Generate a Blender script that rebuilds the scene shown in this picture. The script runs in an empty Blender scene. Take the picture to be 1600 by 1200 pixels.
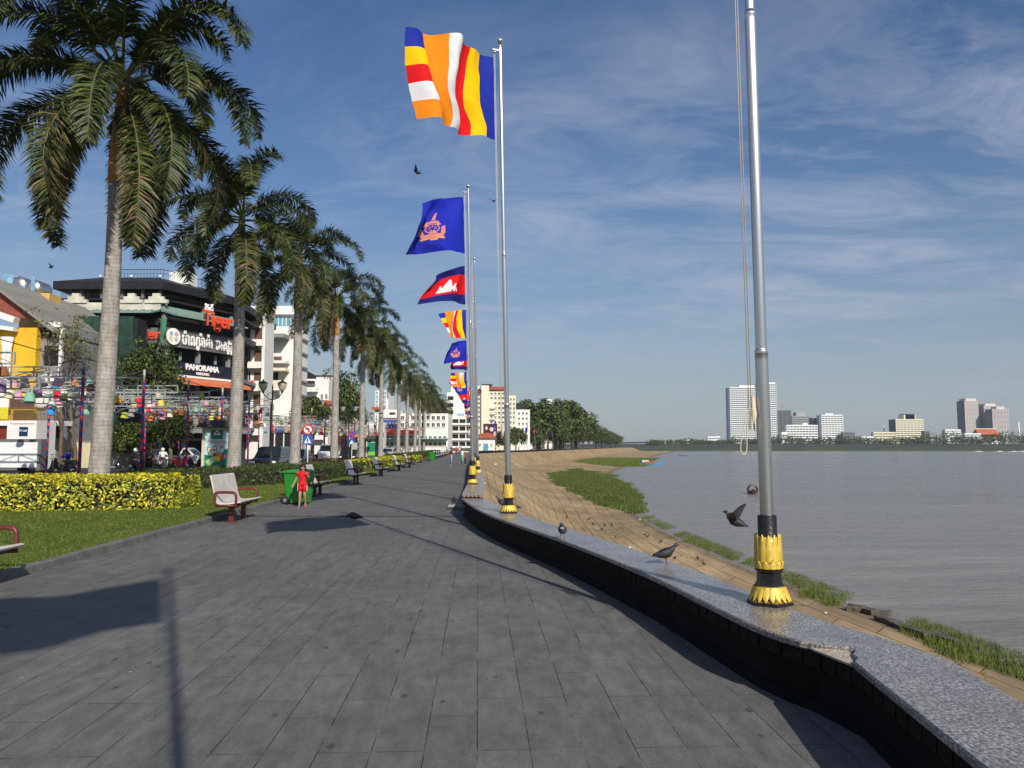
import bpy, bmesh, math, random
from mathutils import Vector as V, Matrix, noise
R = math.radians; PI = math.pi
rnd = random.Random(11)
HAZE = .00009
sc = bpy.context.scene; COL = sc.collection
# ---------------------------------------------------------------- camera geometry
F = 1202.0; CAMZ = 1.75; PIT = math.atan(97.0 / F); CP, SP = math.cos(PIT), math.sin(PIT)
def ray(x, y):
    rx = (x - 800) / F; ry = (600 - y) / F
    return V((rx, CP - ry * SP, SP + ry * CP))
def G(x, y, z=0.0):
    r = ray(x, y); t = (z - CAMZ) / r.z
    return V((r.x * t, r.y * t, z))
def D(x, y, Y):
    r = ray(x, y); t = Y / r.y
    return V((r.x * t, Y, CAMZ + r.z * t))
SL = -0.044                                   # the promenade runs slightly to the left of the view
# ---------------------------------------------------------------- materials
MC = {}
def lin(h):
    def c(v):
        v /= 255.0
        return v / 12.92 if v <= 0.04045 else ((v + 0.055) / 1.055) ** 2.4
    return tuple(c(int(h[i:i+2], 16)) for i in (0, 2, 4))
def nd(nt, t, **k):
    n = nt.nodes.new(t)
    for a, b in k.items(): setattr(n, a, b)
    return n
def lk(nt, a, b): nt.links.new(a, b)
def mat(name, col, rough=.6, metal=0.0, var=.15, scale=6.0, bump=0.0, bscale=40.0, spec=.4, col2=None, stretch=None, coat=0.0):
    if name in MC: return MC[name]
    m = bpy.data.materials.new(name); m.use_nodes = True; MC[name] = m
    nt = m.node_tree; p = nt.nodes['Principled BSDF']
    p.inputs['Roughness'].default_value = rough; p.inputs['Metallic'].default_value = metal
    p.inputs['Specular IOR Level'].default_value = spec; p.inputs['Coat Weight'].default_value = coat
    tc = nd(nt, 'ShaderNodeTexCoord'); src = tc.outputs['Object']
    if stretch:
        mp = nd(nt, 'ShaderNodeMapping'); mp.inputs['Scale'].default_value = stretch
        lk(nt, src, mp.inputs['Vector']); src = mp.outputs['Vector']
    if col2 is None:
        a = tuple(c * (1 - var) for c in col); b = tuple(min(1, c * (1 + var)) for c in col)
    else: a, b = col, col2
    no = nd(nt, 'ShaderNodeTexNoise'); no.inputs['Scale'].default_value = scale; no.inputs['Detail'].default_value = 5
    no.inputs['Roughness'].default_value = .65
    lk(nt, src, no.inputs['Vector'])
    cr = nd(nt, 'ShaderNodeValToRGB'); e = cr.color_ramp.elements
    e[0].position = .32; e[0].color = (*a, 1); e[1].position = .68; e[1].color = (*b, 1)
    lk(nt, no.outputs['Fac'], cr.inputs['Fac']); lk(nt, cr.outputs['Color'], p.inputs['Base Color'])
    if bump:
        n2 = nd(nt, 'ShaderNodeTexNoise'); n2.inputs['Scale'].default_value = bscale; n2.inputs['Detail'].default_value = 4
        lk(nt, src, n2.inputs['Vector'])
        bp = nd(nt, 'ShaderNodeBump'); bp.inputs['Strength'].default_value = bump; bp.inputs['Distance'].default_value = .02
        lk(nt, n2.outputs['Fac'], bp.inputs['Height']); lk(nt, bp.outputs['Normal'], p.inputs['Normal'])
    return m
def newmat(name):
    m = bpy.data.materials.new(name); m.use_nodes = True; MC[name] = m
    return m, m.node_tree, m.node_tree.nodes['Principled BSDF']
def ramp(nt, fac, stops):
    cr = nd(nt, 'ShaderNodeValToRGB'); e = cr.color_ramp.elements
    while len(e) < len(stops): e.new(.5)
    for i, (q, c) in enumerate(stops):
        e[i].position = q; e[i].color = (*c, 1) if isinstance(c, tuple) else (c, c, c, 1)
    lk(nt, fac, cr.inputs['Fac']); return cr.outputs['Color']
def mixc(nt, fac, a, b, mode='MIX'):
    mx = nd(nt, 'ShaderNodeMix', data_type='RGBA', blend_type=mode)
    for s, v in ((mx.inputs['Factor'], fac), (mx.inputs['A'], a), (mx.inputs['B'], b)):
        if hasattr(v, 'links'): lk(nt, v, s)
        else: s.default_value = v if isinstance(v, (int, float)) else (*v, 1)
    return mx.outputs['Result']
def noise_n(nt, vec, scale, detail=5, rough=.6):
    n = nd(nt, 'ShaderNodeTexNoise'); n.inputs['Scale'].default_value = scale
    n.inputs['Detail'].default_value = detail; n.inputs['Roughness'].default_value = rough
    lk(nt, vec, n.inputs['Vector']); return n.outputs['Fac']
def mapping(nt, vec, scale=(1, 1, 1), rot=(0, 0, 0), loc=(0, 0, 0)):
    mp = nd(nt, 'ShaderNodeMapping'); mp.inputs['Scale'].default_value = scale
    mp.inputs['Rotation'].default_value = rot; mp.inputs['Location'].default_value = loc
    lk(nt, vec, mp.inputs['Vector']); return mp.outputs['Vector']
def bumpn(nt, h, strength, dist, p):
    bp = nd(nt, 'ShaderNodeBump'); bp.inputs['Strength'].default_value = strength; bp.inputs['Distance'].default_value = dist
    lk(nt, h, bp.inputs['Height']); lk(nt, bp.outputs['Normal'], p.inputs['Normal'])
# ---------------------------------------------------------------- mesh builder
class MB:
    def __init__(s): s.v = []; s.f = []; s.m = []; s.sm = []; s.uv = []
    def add(s, vs, fs, m=0, smooth=False):
        b = len(s.v); s.v.extend(tuple(p) for p in vs)
        for f in fs:
            s.f.append(tuple(i + b for i in f)); s.m.append(m); s.sm.append(smooth)
        return s
    def box(s, c, d, m=0, rz=0.0, M=None, top=(1, 1)):
        x, y, z = d[0] / 2, d[1] / 2, d[2] / 2
        vs = [V((sx * x * (top[0] if sz > 0 else 1), sy * y * (top[1] if sz > 0 else 1), sz * z)) for sz in (-1, 1) for sx, sy in ((-1, -1), (1, -1), (1, 1), (-1, 1))]
        if M is None: M = Matrix.Rotation(rz, 3, 'Z')
        vs = [M @ v + V(c) for v in vs]
        return s.add(vs, [(3, 2, 1, 0), (4, 5, 6, 7), (0, 1, 5, 4), (1, 2, 6, 5), (2, 3, 7, 6), (3, 0, 4, 7)], m)
    def b2(s, lo, hi, m=0):
        return s.box([(a + b) / 2 for a, b in zip(lo, hi)], [abs(b - a) for a, b in zip(lo, hi)], m)
    def bar(s, p, q, w, h, m=0):
        p, q = V(p), V(q); d = q - p
        M = d.to_track_quat('X', 'Z').to_matrix()
        return s.box((p + q) / 2, (d.length, w, h), m, M=M)
    def tube(s, pts, r, n=8, m=0, cap=True, smooth=True, sq=1.0):
        pts = [V(p) for p in pts]; k = len(pts)
        if k < 2: return s
        rs = list(r) if isinstance(r, (list, tuple)) else [r] * k
        t0 = (pts[1] - pts[0]).normalized()
        u = t0.orthogonal().normalized() if abs(t0.z) < .95 else V((1, 0, 0)); u = (u - t0 * u.dot(t0)).normalized()
        vs = []
        for i, p in enumerate(pts):
            t = (pts[min(i + 1, k - 1)] - pts[max(i - 1, 0)]).normalized()
            u = (u - t * u.dot(t))
            u = u.normalized() if u.length > 1e-6 else t.orthogonal().normalized()
            w = t.cross(u)
            for j in range(n):
                a = 2 * PI * j / n
                vs.append(p + (u * math.cos(a) + w * math.sin(a) * sq) * rs[i])
        fs = [(i * n + j, i * n + (j + 1) % n, (i + 1) * n + (j + 1) % n, (i + 1) * n + j) for i in range(k - 1) for j in range(n)]
        s.add(vs, fs, m, smooth)
        if cap:
            b = len(s.v) - k * n
            s.f.append(tuple(b + j for j in reversed(range(n)))); s.m.append(m); s.sm.append(False)
            s.f.append(tuple(b + (k - 1) * n + j for j in range(n))); s.m.append(m); s.sm.append(False)
        return s
    def lathe(s, prof, n=20, o=(0, 0, 0), m=0, smooth=True, a0=0.0, M=None, cap=True):
        vs = []
        for r, z in prof:
            for j in range(n):
                a = a0 + 2 * PI * j / n
                p = V((r * math.cos(a), r * math.sin(a), z))
                vs.append((M @ p if M else p) + V(o))
        fs = []; k = len(prof)
        for i in range(k - 1):
            for j in range(n): fs.append((i * n + j, i * n + (j + 1) % n, (i + 1) * n + (j + 1) % n, (i + 1) * n + j))
        b = len(s.v); s.add(vs, fs, m, smooth)
        if cap:
            s.f.append(tuple(b + j for j in reversed(range(n)))); s.m.append(m); s.sm.append(False)
            s.f.append(tuple(b + (k - 1) * n + j for j in range(n))); s.m.append(m); s.sm.append(False)
        return s
    def ball(s, c, r, n=12, m=0, M=None):
        r = (r, r, r) if isinstance(r, (int, float)) else r
        k = max(5, n // 2 + 1); vs = []; fs = []
        for i in range(k):
            t = PI * i / (k - 1)
            for j in range(n):
                a = 2 * PI * j / n
                p = V((r[0] * math.sin(t) * math.cos(a), r[1] * math.sin(t) * math.sin(a), -r[2] * math.cos(t)))
                vs.append((M @ p if M else p) + V(c))
        for i in range(k - 1):
            for j in range(n): fs.append((i * n + j, i * n + (j + 1) % n, (i + 1) * n + (j + 1) % n, (i + 1) * n + j))
        return s.add(vs, fs, m, True)
    def prism(s, poly, z0, z1, m=0, M=None, o=(0, 0, 0)):
        n = len(poly)
        vs = [V((x, y, z0)) for x, y in poly] + [V((x, y, z1)) for x, y in poly]
        vs = [(M @ v if M else v) + V(o) for v in vs]
        fs = [tuple(reversed(range(n))), tuple(range(n, 2 * n))] + [(i, (i + 1) % n, n + (i + 1) % n, n + i) for i in range(n)]
        return s.add(vs, fs, m)
    def grid(s, rows, m=0, smooth=True):
        k, n = len(rows), len(rows[0])
        return s.add([p for r in rows for p in r], [(i * n + j, i * n + j + 1, (i + 1) * n + j + 1, (i + 1) * n + j) for i in range(k - 1) for j in range(n - 1)], m, smooth)
    def loft(s, secs, m=0, cap=True, smooth=True):
        n = len(secs[0]); k = len(secs); b = len(s.v)
        s.add([p for q in secs for p in q], [(i * n + j, i * n + (j + 1) % n, (i + 1) * n + (j + 1) % n, (i + 1) * n + j) for i in range(k - 1) for j in range(n)], m, smooth)
        if cap:
            s.f.append(tuple(b + j for j in reversed(range(n)))); s.m.append(m); s.sm.append(False)
            s.f.append(tuple(b + (k - 1) * n + j for j in range(n))); s.m.append(m); s.sm.append(False)
        return s
    def mesh(s, name, mats):
        me = bpy.data.meshes.new(name); me.from_pydata(s.v, [], s.f)
        mats = mats if isinstance(mats, (list, tuple)) else [mats]
        for q in mats: me.materials.append(q)
        me.polygons.foreach_set('material_index', s.m); me.polygons.foreach_set('use_smooth', s.sm)
        me.update(); return me
    def build(s, name, mats, parent=None, loc=None, rz=None):
        return link(name, s.mesh(name, mats), parent, loc, rz)
def link(name, me, parent=None, loc=None, rz=None):
    o = bpy.data.objects.new(name, me); COL.objects.link(o)
    if parent is not None: o.parent = parent
    if loc is not None: o.location = loc
    if rz is not None: o.rotation_euler = (0, 0, rz)
    return o
def tag(o, label=None, cat=None, group=None, kind=None):
    if label: o['label'] = label
    if cat: o['category'] = cat
    if group: o['group'] = group
    if kind: o['kind'] = kind
    return o
def thing(name, label, cat, loc=(0, 0, 0), rz=0.0, group=None):
    o = bpy.data.objects.new(name, None); COL.objects.link(o); o.empty_display_size = .2
    o.location = loc; o.rotation_euler = (0, 0, rz)
    return tag(o, label, cat, group)
def dup(root, loc, rz=None, label=None, group=None, scale=None):
    kids = {}
    for o in COL.objects:
        if o.parent: kids.setdefault(o.parent, []).append(o)
    def cp(o, par):
        c = o.copy(); COL.objects.link(c)
        if par: c.parent = par
        for ch in kids.get(o, []): cp(ch, c)
        return c
    r = cp(root, None); r.location = loc
    if rz is not None: r.rotation_euler = (0, 0, rz)
    if scale is not None: r.scale = (scale,) * 3 if isinstance(scale, (int, float)) else scale
    if label: r['label'] = label
    if group: r['group'] = group
    return r
def catmull(pts, per=8):
    pts = [V(p) for p in pts]; out = []
    for i in range(len(pts) - 1):
        p0 = pts[max(i - 1, 0)]; p1 = pts[i]; p2 = pts[i + 1]; p3 = pts[min(i + 2, len(pts) - 1)]
        for j in range(per):
            t = j / per
            out.append(.5 * ((2 * p1) + (p2 - p0) * t + (2 * p0 - 5 * p1 + 4 * p2 - p3) * t * t + (3 * p1 - p0 - 3 * p2 + p3) * t ** 3))
    out.append(pts[-1]); return out
def sweep(mb, path, prof, m=0, smooth=False, cap=True, off=None):
    """prof: (outward, z) pairs forming a closed loop; outward is to the right of the path."""
    secs = []; k = len(path)
    for i, p in enumerate(path):
        a = (path[i] - path[i - 1]).normalized() if i else (path[1] - path[0]).normalized()
        b = (path[i + 1] - path[i]).normalized() if i < k - 1 else a
        t = (a + b).normalized(); nrm = V((t.y, -t.x, 0)); c = max(.5, nrm.dot(V((a.y, -a.x, 0))))
        pr = prof if off is None else off(i, prof)
        secs.append([V((p.x, p.y, 0)) + nrm * (q / c) + V((0, 0, z)) for q, z in pr])
    return mb.loft([list(reversed(q)) for q in secs], m, cap, smooth)
ORD = 'first second third fourth fifth sixth seventh eighth ninth tenth eleventh twelfth thirteenth fourteenth fifteenth sixteenth seventeenth eighteenth nineteenth twentieth'.split()
TENS = {20: 'twenty', 30: 'thirty', 40: 'forty'}
def ordn(i):
    if i < 20: return ORD[i]
    n = i + 1; t = n // 10 * 10
    if n % 10 == 0: return {30: 'thirtieth', 40: 'fortieth'}[n]
    return TENS[t] + '-' + ORD[n % 10 - 1]
def text_mesh(s, size, depth=.02, bold=0.0, name='lettering', mats=None, parent=None, M=None, align='CENTER', sx=1.0, shear=0.0, fit=None):
    cu = bpy.data.curves.new(name, 'FONT'); cu.body = s; cu.size = size; cu.extrude = depth / 2; cu.offset = bold
    cu.align_x = align; cu.align_y = 'CENTER'; cu.shear = shear; cu.resolution_u = 3
    t = bpy.data.objects.new(name, cu); COL.objects.link(t)
    dg = bpy.context.evaluated_depsgraph_get()
    me = bpy.data.meshes.new_from_object(t.evaluated_get(dg))
    bpy.data.objects.remove(t); bpy.data.curves.remove(cu)
    if fit:
        xs = [v.co.x for v in me.vertices]; c = (min(xs) + max(xs)) / 2; sx = fit / (max(xs) - min(xs)); me.transform(Matrix.Translation((-c, 0, 0)))
    me.transform(Matrix.Diagonal((sx, 1, 1, 1)))
    me.transform(Matrix.Rotation(PI / 2, 4, 'X'))            # stands up, reads from -Y
    if M is not None: me.transform(M)
    me.materials.clear(); me.materials.append(mats)
    return link(name, me, parent)
# ---------------------------------------------------------------- world, sun, camera
SUN_EL, SUN_AZ = R(32.6), R(155.2)
w = bpy.data.worlds.new('World'); sc.world = w; w.use_nodes = True
nt = w.node_tree; bg = nt.nodes['Background']
sky = nd(nt, 'ShaderNodeTexSky', sky_type='NISHITA', sun_disc=False, sun_elevation=SUN_EL, sun_rotation=SUN_AZ)
sky.air_density = 1.0; sky.dust_density = .7; sky.ozone_density = 1.6; sky.altitude = 0
tcw = nd(nt, 'ShaderNodeTexCoord'); sep = nd(nt, 'ShaderNodeSeparateXYZ'); lk(nt, tcw.outputs['Generated'], sep.inputs[0])
def mth(op, a, b=None):
    n = nd(nt, 'ShaderNodeMath', operation=op)
    for i, q in enumerate((a, b)):
        if q is None: continue
        if hasattr(q, 'links'): lk(nt, q, n.inputs[i])
        else: n.inputs[i].default_value = q
    return n.outputs[0]
zz = mth('ADD', mth('MAXIMUM', sep.outputs['Z'], 0.0), .12)
cmb = nd(nt, 'ShaderNodeCombineXYZ'); lk(nt, mth('DIVIDE', sep.outputs['X'], zz), cmb.inputs[0]); lk(nt, mth('DIVIDE', sep.outputs['Y'], zz), cmb.inputs[1])
cv = mapping(nt, cmb.outputs[0], (.75, 1.35, 1), (0, 0, R(24)), (3.1, 1.7, 0))
warp = nd(nt, 'ShaderNodeTexNoise'); warp.inputs['Scale'].default_value = 1.1; lk(nt, cv, warp.inputs['Vector'])
wv = nd(nt, 'ShaderNodeVectorMath', operation='MULTIPLY_ADD'); wv.inputs[1].default_value = (1.3, 1.3, 1.3)
lk(nt, warp.outputs['Color'], wv.inputs[0]); lk(nt, cv, wv.inputs[2])
c1 = noise_n(nt, wv.outputs[0], 1.7, 12, .68); c2 = noise_n(nt, mapping(nt, cv, (1, 1, 1), (0, 0, 0), (7, 3, 0)), .6, 3, .5)
cl = mth('MULTIPLY', ramp(nt, c1, [(.42, 0.0), (.74, 1.0)]), ramp(nt, c2, [(.36, .12), (.62, 1.0)]))
hsv = nd(nt, 'ShaderNodeHueSaturation'); hsv.inputs['Saturation'].default_value = 1.27; hsv.inputs['Hue'].default_value = .508; hsv.inputs['Value'].default_value = 1.0
lk(nt, sky.outputs[0], hsv.inputs['Color'])
skyc = mixc(nt, mth('MULTIPLY', cl, .78), hsv.outputs[0], (6.2, 6.5, 7.6))
hz = ramp(nt, sep.outputs['Z'], [(0.0, 1.0), (.07, .85), (.3, .15), (.6, 0.0)])
skyc = mixc(nt, mth('MULTIPLY', hz, .75), skyc, (3.1, 3.55, 4.25))
lk(nt, skyc, bg.inputs['Color']); bg.inputs['Strength'].default_value = .094
sun = bpy.data.lights.new('sun', 'SUN'); sun.energy = 5.0; sun.angle = R(.53); sun.color = (1, .93, .82)
so = bpy.data.objects.new('sun', sun); COL.objects.link(so)
sd = V((math.sin(SUN_AZ) * math.cos(SUN_EL), math.cos(SUN_AZ) * math.cos(SUN_EL), math.sin(SUN_EL)))
so.rotation_euler = sd.to_track_quat('Z', 'Y').to_euler(); so.location = (0, 0, 30)
cam = bpy.data.cameras.new('camera'); co = bpy.data.objects.new('camera', cam); COL.objects.link(co); sc.camera = co
cam.sensor_width = 36; cam.lens = F / 1600 * 36; cam.clip_end = 20000; cam.clip_start = .05
co.location = (0, 0, CAMZ); co.rotation_euler = (PI / 2 + PIT, 0, 0)
sc.view_settings.view_transform = 'Standard'; sc.view_settings.look = 'None'; sc.view_settings.exposure = 0; sc.view_settings.gamma = 1
ANISO = 0.0
# ================================================================ SETTING
def dirx(c, d): return c + SL * d             # X of a line that runs with the promenade
# ---- stations: outer top of the embankment (T) and waterline (W)
TW = [((.9, -14), (17.2, -30)), ((2.0, -3), (17.6, -6)), ((2.62, 4.5), (17.8, 12)), ((2.35, 6.3), (17.3, 21)), ((1.62, 9.6), (16.4, 30)), ((.15, 15.5), (15.2, 42)),
      ((-.75, 19.8), (14.4, 52)), ((-2.6, 60), (12.9, 78)), ((-4.6, 100), (17.5, 110)), ((-8.0, 160), (25, 176)), ((-8.4, 190), (33, 222)),
      ((0, 234), (46, 276)), ((23, 350), (72, 400)), ((93, 700), (150, 735)), ((150, 960), (215, 960))]
def polyline(pts, per=10, it=30):
    out = []
    for a, b in zip(pts, pts[1:]): out += [V(a).lerp(V(b), k / per) for k in range(per)]
    out.append(V(pts[-1]))
    for _ in range(it): out = [out[0]] + [(out[i - 1] + out[i] * 2 + out[i + 1]) / 4 for i in range(1, len(out) - 1)] + [out[-1]]
    return out
Tp = polyline([(a[0], a[1], 0) for a, b in TW], it=14); Wp = polyline([(b[0], b[1], 0) for a, b in TW])
ZW = -5.25
def bank_pt(i, v, dz=0.0):
    """station i (float) down the slope: v=0 top, v=1 waterline"""
    i = max(0, min(len(Tp) - 1.001, i)); k = int(i); f = i - k
    t = Tp[k].lerp(Tp[k + 1], f); q = Wp[k].lerp(Wp[k + 1], f)
    w_ = (q - t); L_ = w_.length; tw = min(.55 * L_, 9.5); toe = t + w_ / L_ * tw
    p = t.lerp(toe, v / .5) if v < .5 else toe.lerp(q, (v - .5) / .5); z = -.08 - 4.25 * v / .54 if v < .5 else (-4.015 - 2.0 * (v - .5) - 4.6 * max(0, .54 - v) * 0 - .36 * (1 - math.exp(-(v - .5) * 12)))
    return V((p.x, p.y, z + dz))
# ---- ground sheet
m, nt, p = newmat('ground_earth')
tc = nd(nt, 'ShaderNodeTexCoord')
lk(nt, ramp(nt, noise_n(nt, tc.outputs['Object'], .06, 6), [(.3, (.07, .065, .055)), (.7, (.12, .11, .09))]), p.inputs['Base Color']); p.inputs['Roughness'].default_value = .9
mb = MB(); rows = []
for t in [V((-20, -60, 0))] + Tp + [V((420, 2500, 0))]:
    rows.append([V((-3000 if t.y > 300 else -900, t.y, -.06)), V((min(t.x - 30, -60), t.y, -.06)), V((t.x - .05, t.y, -.06))])
mb.grid(rows); tag(mb.build('ground', m), kind='structure')
# ---- embankment
m, nt, p = newmat('embankment_slabs')
uv = nd(nt, 'ShaderNodeUVMap'); uvo = uv.outputs['UV']
wob = nd(nt, 'ShaderNodeTexNoise'); wob.inputs['Scale'].default_value = .35; lk(nt, uvo, wob.inputs['Vector'])
wm = nd(nt, 'ShaderNodeVectorMath', operation='MULTIPLY_ADD'); wm.inputs[1].default_value = (.05, .0, 0); lk(nt, wob.outputs['Color'], wm.inputs[0]); lk(nt, uvo, wm.inputs[2])
br = nd(nt, 'ShaderNodeTexBrick'); br.inputs['Scale'].default_value = 1; br.inputs['Brick Width'].default_value = 4.2; br.inputs['Row Height'].default_value = .95
br.inputs['Mortar Size'].default_value = .032; br.inputs['Mortar Smooth'].default_value = .3; br.inputs['Color1'].default_value = (.33, .33, .33, 1); br.inputs['Color2'].default_value = (.62, .62, .62, 1); br.inputs['Mortar'].default_value = (0, 0, 0, 1)
lk(nt, wm.outputs[0], br.inputs['Vector'])
s1 = noise_n(nt, mapping(nt, uvo, (.10, 2.2, 1)), 1.6, 9, .75); s2 = noise_n(nt, mapping(nt, uvo, (.5, .5, 1)), .22, 6, .65)
s3 = noise_n(nt, mapping(nt, uvo, (.35, 5, 1)), 2.0, 5, .7)
base = ramp(nt, s1, [(.28, (.26, .182, .098)), (.5, (.40, .292, .16)), (.74, (.56, .43, .25))])
base = mixc(nt, ramp(nt, s2, [(.4, 0.0), (.62, .75)]), base, (.21, .155, .09))
base = mixc(nt, .36, base, br.outputs['Color'], 'OVERLAY')
base = mixc(nt, ramp(nt, s3, [(.54, 0.0), (.66, .7)]), base, (.10, .08, .055))
crk = nd(nt, 'ShaderNodeMath', operation='MULTIPLY'); lk(nt, br.outputs['Fac'], crk.inputs[0]); lk(nt, ramp(nt, noise_n(nt, mapping(nt, uvo, (.25, .8, 1), (0, 0, 0), (3, 8, 0)), 1.1, 4, .6), [(.42, .12), (.6, .95)]), crk.inputs[1])
base = mixc(nt, crk.outputs[0], base, (.075, .058, .038))
sv = nd(nt, 'ShaderNodeSeparateXYZ'); lk(nt, uvo, sv.inputs[0]); wet = nd(nt, 'ShaderNodeMath', operation='MULTIPLY_ADD'); wet.inputs[1].default_value = 2.2; lk(nt, s2, wet.inputs[0]); lk(nt, sv.outputs['Y'], wet.inputs[2])
wm2 = nd(nt, 'ShaderNodeMapRange'); wm2.inputs['From Min'].default_value = 16.6; wm2.inputs['From Max'].default_value = 18.3; lk(nt, wet.outputs[0], wm2.inputs['Value'])
base = mixc(nt, wm2.outputs[0], base, (.075, .058, .04))
lk(nt, base, p.inputs['Base Color']); p.inputs['Roughness'].default_value = .92; p.inputs['Specular IOR Level'].default_value = .2
bumpn(nt, mixc(nt, .4, br.outputs['Fac'], s3), .7, -.06, p)
mb = MB(); NV = 26; rows = []; uvs = []
acc = 0; SU = []
for i in range(len(Tp)):
    if i: acc += ((Tp[i] - Tp[i - 1]).length + (Wp[i] - Wp[i - 1]).length) / 2
    SU.append(acc)
    L = (Wp[i] - Tp[i]).length
    row = []
    for j in range(NV + 1):
        v = j / NV * 1.14
        q = bank_pt(i, v); 
        q.z += .008 * (noise.noise((q.x * .25, q.y * .12, 3)) ) * min(1, v * 6) + (.05 if int(v * L / .62 + 1e-6) % 6 == 0 else 0) * 0
        row.append(q); uvs.append((acc, v * 19 if v < .5 else 9.5 + (v - .5) * 16))
    rows.append(row)
mb.grid([list(reversed(r)) for r in rows], smooth=True)
me = mb.mesh('embankment', m); ul = me.uv_layers.new(name='UVMap'); n = NV + 1
uvr = [uvs[r * n + (n - 1 - c)] for r in range(len(rows)) for c in range(n)]
for lp in me.loops: ul.data[lp.index].uv = uvr[lp.vertex_index]
tag(link('embankment', me), kind='structure')
# ---- river
m, nt, p = newmat('river_water')
tc = nd(nt, 'ShaderNodeTexCoord'); oc = tc.outputs['Object']
wst = mixc(nt, .5, noise_n(nt, mapping(nt, oc, (.012, .09, 1), (0, 0, R(5))), 1, 8, .7), noise_n(nt, mapping(nt, oc, (.10, .55, 1), (0, 0, R(-6))), 1, 7, .7))
lk(nt, ramp(nt, wst, [(.36, (.15, .14, .122)), (.52, (.215, .202, .18)), (.68, (.31, .295, .27))]), p.inputs['Base Color'])
lk(nt, ramp(nt, wst, [(.4, .16), (.6, .38)]), p.inputs['Roughness']); p.inputs['IOR'].default_value = 1.33; p.inputs['Specular IOR Level'].default_value = .5
h1 = noise_n(nt, mapping(nt, oc, (.22, .6, 1), (0, 0, R(-14))), 1.0, 8, .62)
h2 = noise_n(nt, mapping(nt, oc, (1.3, 3.2, 1), (0, 0, R(8))), 1.0, 5, .6)
h3 = noise_n(nt, mapping(nt, oc, (.012, .05, 1)), 1.0, 4, .6)
hh = mixc(nt, .3, h1, h2)
bp = nd(nt, 'ShaderNodeBump'); bp.inputs['Distance'].default_value = .8
lk(nt, ramp(nt, h3, [(.35, .5), (.65, 1.0)]), bp.inputs['Strength']); lk(nt, hh, bp.inputs['Height']); lk(nt, bp.outputs['Normal'], p.inputs['Normal'])
mb = MB().grid([[V((x, y, ZW)) for x in (0, 400, 1500, 4000)] for y in (-60, 60, 300, 1000, 3200)])
tag(mb.build('river_water', m), kind='structure')
# ---- paved promenade
KX, WX = -6.15, 1.5                            # kerb line and wall line at d=0
wallA_px = [(721, 778), (735, 788), (756, 800), (794, 815), (876, 843), (1000, 892), (1100, 940), (1180, 978), (1262, 1005)]
inA = [G(x, y, .45) for x, y in wallA_px]
inA = [V((q.x, q.y, 0)) for q in inA]
far2near = catmull(inA, 5)
corner = G(1333, 1033, .45); corner.z = 0
nearpts = [corner] + [corner.lerp(V((1.34, -2.9, 0)), t) for t in (.2, .5, 1.0)] + [V((.4, -13, 0))]
pathA = list(reversed(far2near + nearpts))     # from behind the camera to the far end
b0 = G(722, 771, .57); b0.z = 0
pathB = catmull([b0, V((-1.75, 33, 0)), V((-3.25, 60, 0)), V((-5.15, 100, 0)), V((-7.6, 145, 0)), V((-8.75, 172, 0)), V((-8.7, 192, 0)), V((-5.5, 214, 0)), V((-.4, 234, 0)), V((10, 286, 0)), V((22.6, 350, 0)), V((56, 520, 0)), V((92.5, 700, 0))], 8)
m, nt, p = newmat('promenade_tiles')
tc = nd(nt, 'ShaderNodeTexCoord'); oc = mapping(nt, tc.outputs['Object'], (1, 1, 1), (0, 0, R(-92.5)))
br = nd(nt, 'ShaderNodeTexBrick'); br.inputs['Scale'].default_value = 1; br.inputs['Brick Width'].default_value = .92; br.inputs['Row Height'].default_value = .305
br.inputs['Mortar Size'].default_value = .0036; br.inputs['Mortar Smooth'].default_value = .2; br.inputs['Color1'].default_value = (.25, .25, .25, 1); br.inputs['Color2'].default_value = (.75, .75, .75, 1); br.inputs['Mortar'].default_value = (.5, .5, .5, 1)
br.offset = .37; br.offset_frequency = 3
lk(nt, oc, br.inputs['Vector'])
big = noise_n(nt, tc.outputs['Object'], .45, 6, .6); med = noise_n(nt, mapping(nt, oc, (1.2, 3, 1)), 2.5, 6, .7); fine = noise_n(nt, tc.outputs['Object'], 55, 3, .7)
base = ramp(nt, big, [(.3, (.108, .106, .101)), (.7, (.152, .149, .141))])
base = mixc(nt, .15, base, br.outputs['Color'], 'OVERLAY')
stn = noise_n(nt, mapping(nt, oc, (.8, 1.6, 1), (0, 0, 0), (4, 2, 0)), .9, 9, .75)
base = mixc(nt, ramp(nt, stn, [(.55, 0.0), (.70, .42)]), base, (.075, .068, .058))
base = mixc(nt, .7, base, ramp(nt, med, [(.3, .28), (.7, .68)]), 'OVERLAY')
base = mixc(nt, .35, base, ramp(nt, fine, [(.3, .2), (.7, .8)]), 'OVERLAY')
sp = nd(nt, 'ShaderNodeTexVoronoi'); sp.inputs['Scale'].default_value = 2.1; sp.inputs['Randomness'].default_value = 1; lk(nt, mapping(nt, oc, (1, 1.9, 1)), sp.inputs['Vector'])
spn = nd(nt, 'ShaderNodeMath', operation='MULTIPLY_ADD'); spn.inputs[1].default_value = .22; lk(nt, noise_n(nt, oc, 9, 3, .7), spn.inputs[0]); lk(nt, sp.outputs['Distance'], spn.inputs[2])
base = mixc(nt, ramp(nt, spn.outputs[0], [(.17, .72), (.225, 0.0)]), base, (.045, .043, .04))
sp2 = nd(nt, 'ShaderNodeTexVoronoi'); sp2.inputs['Scale'].default_value = 1.6; lk(nt, mapping(nt, oc, (1, 1, 1), (0, 0, 0), (5, 9, 0)), sp2.inputs['Vector'])
base = mixc(nt, ramp(nt, sp2.outputs['Distance'], [(.016, .9), (.024, 0.0)]), base, (.42, .41, .38))
edge = noise_n(nt, oc, 1.3, 4, .7)
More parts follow.
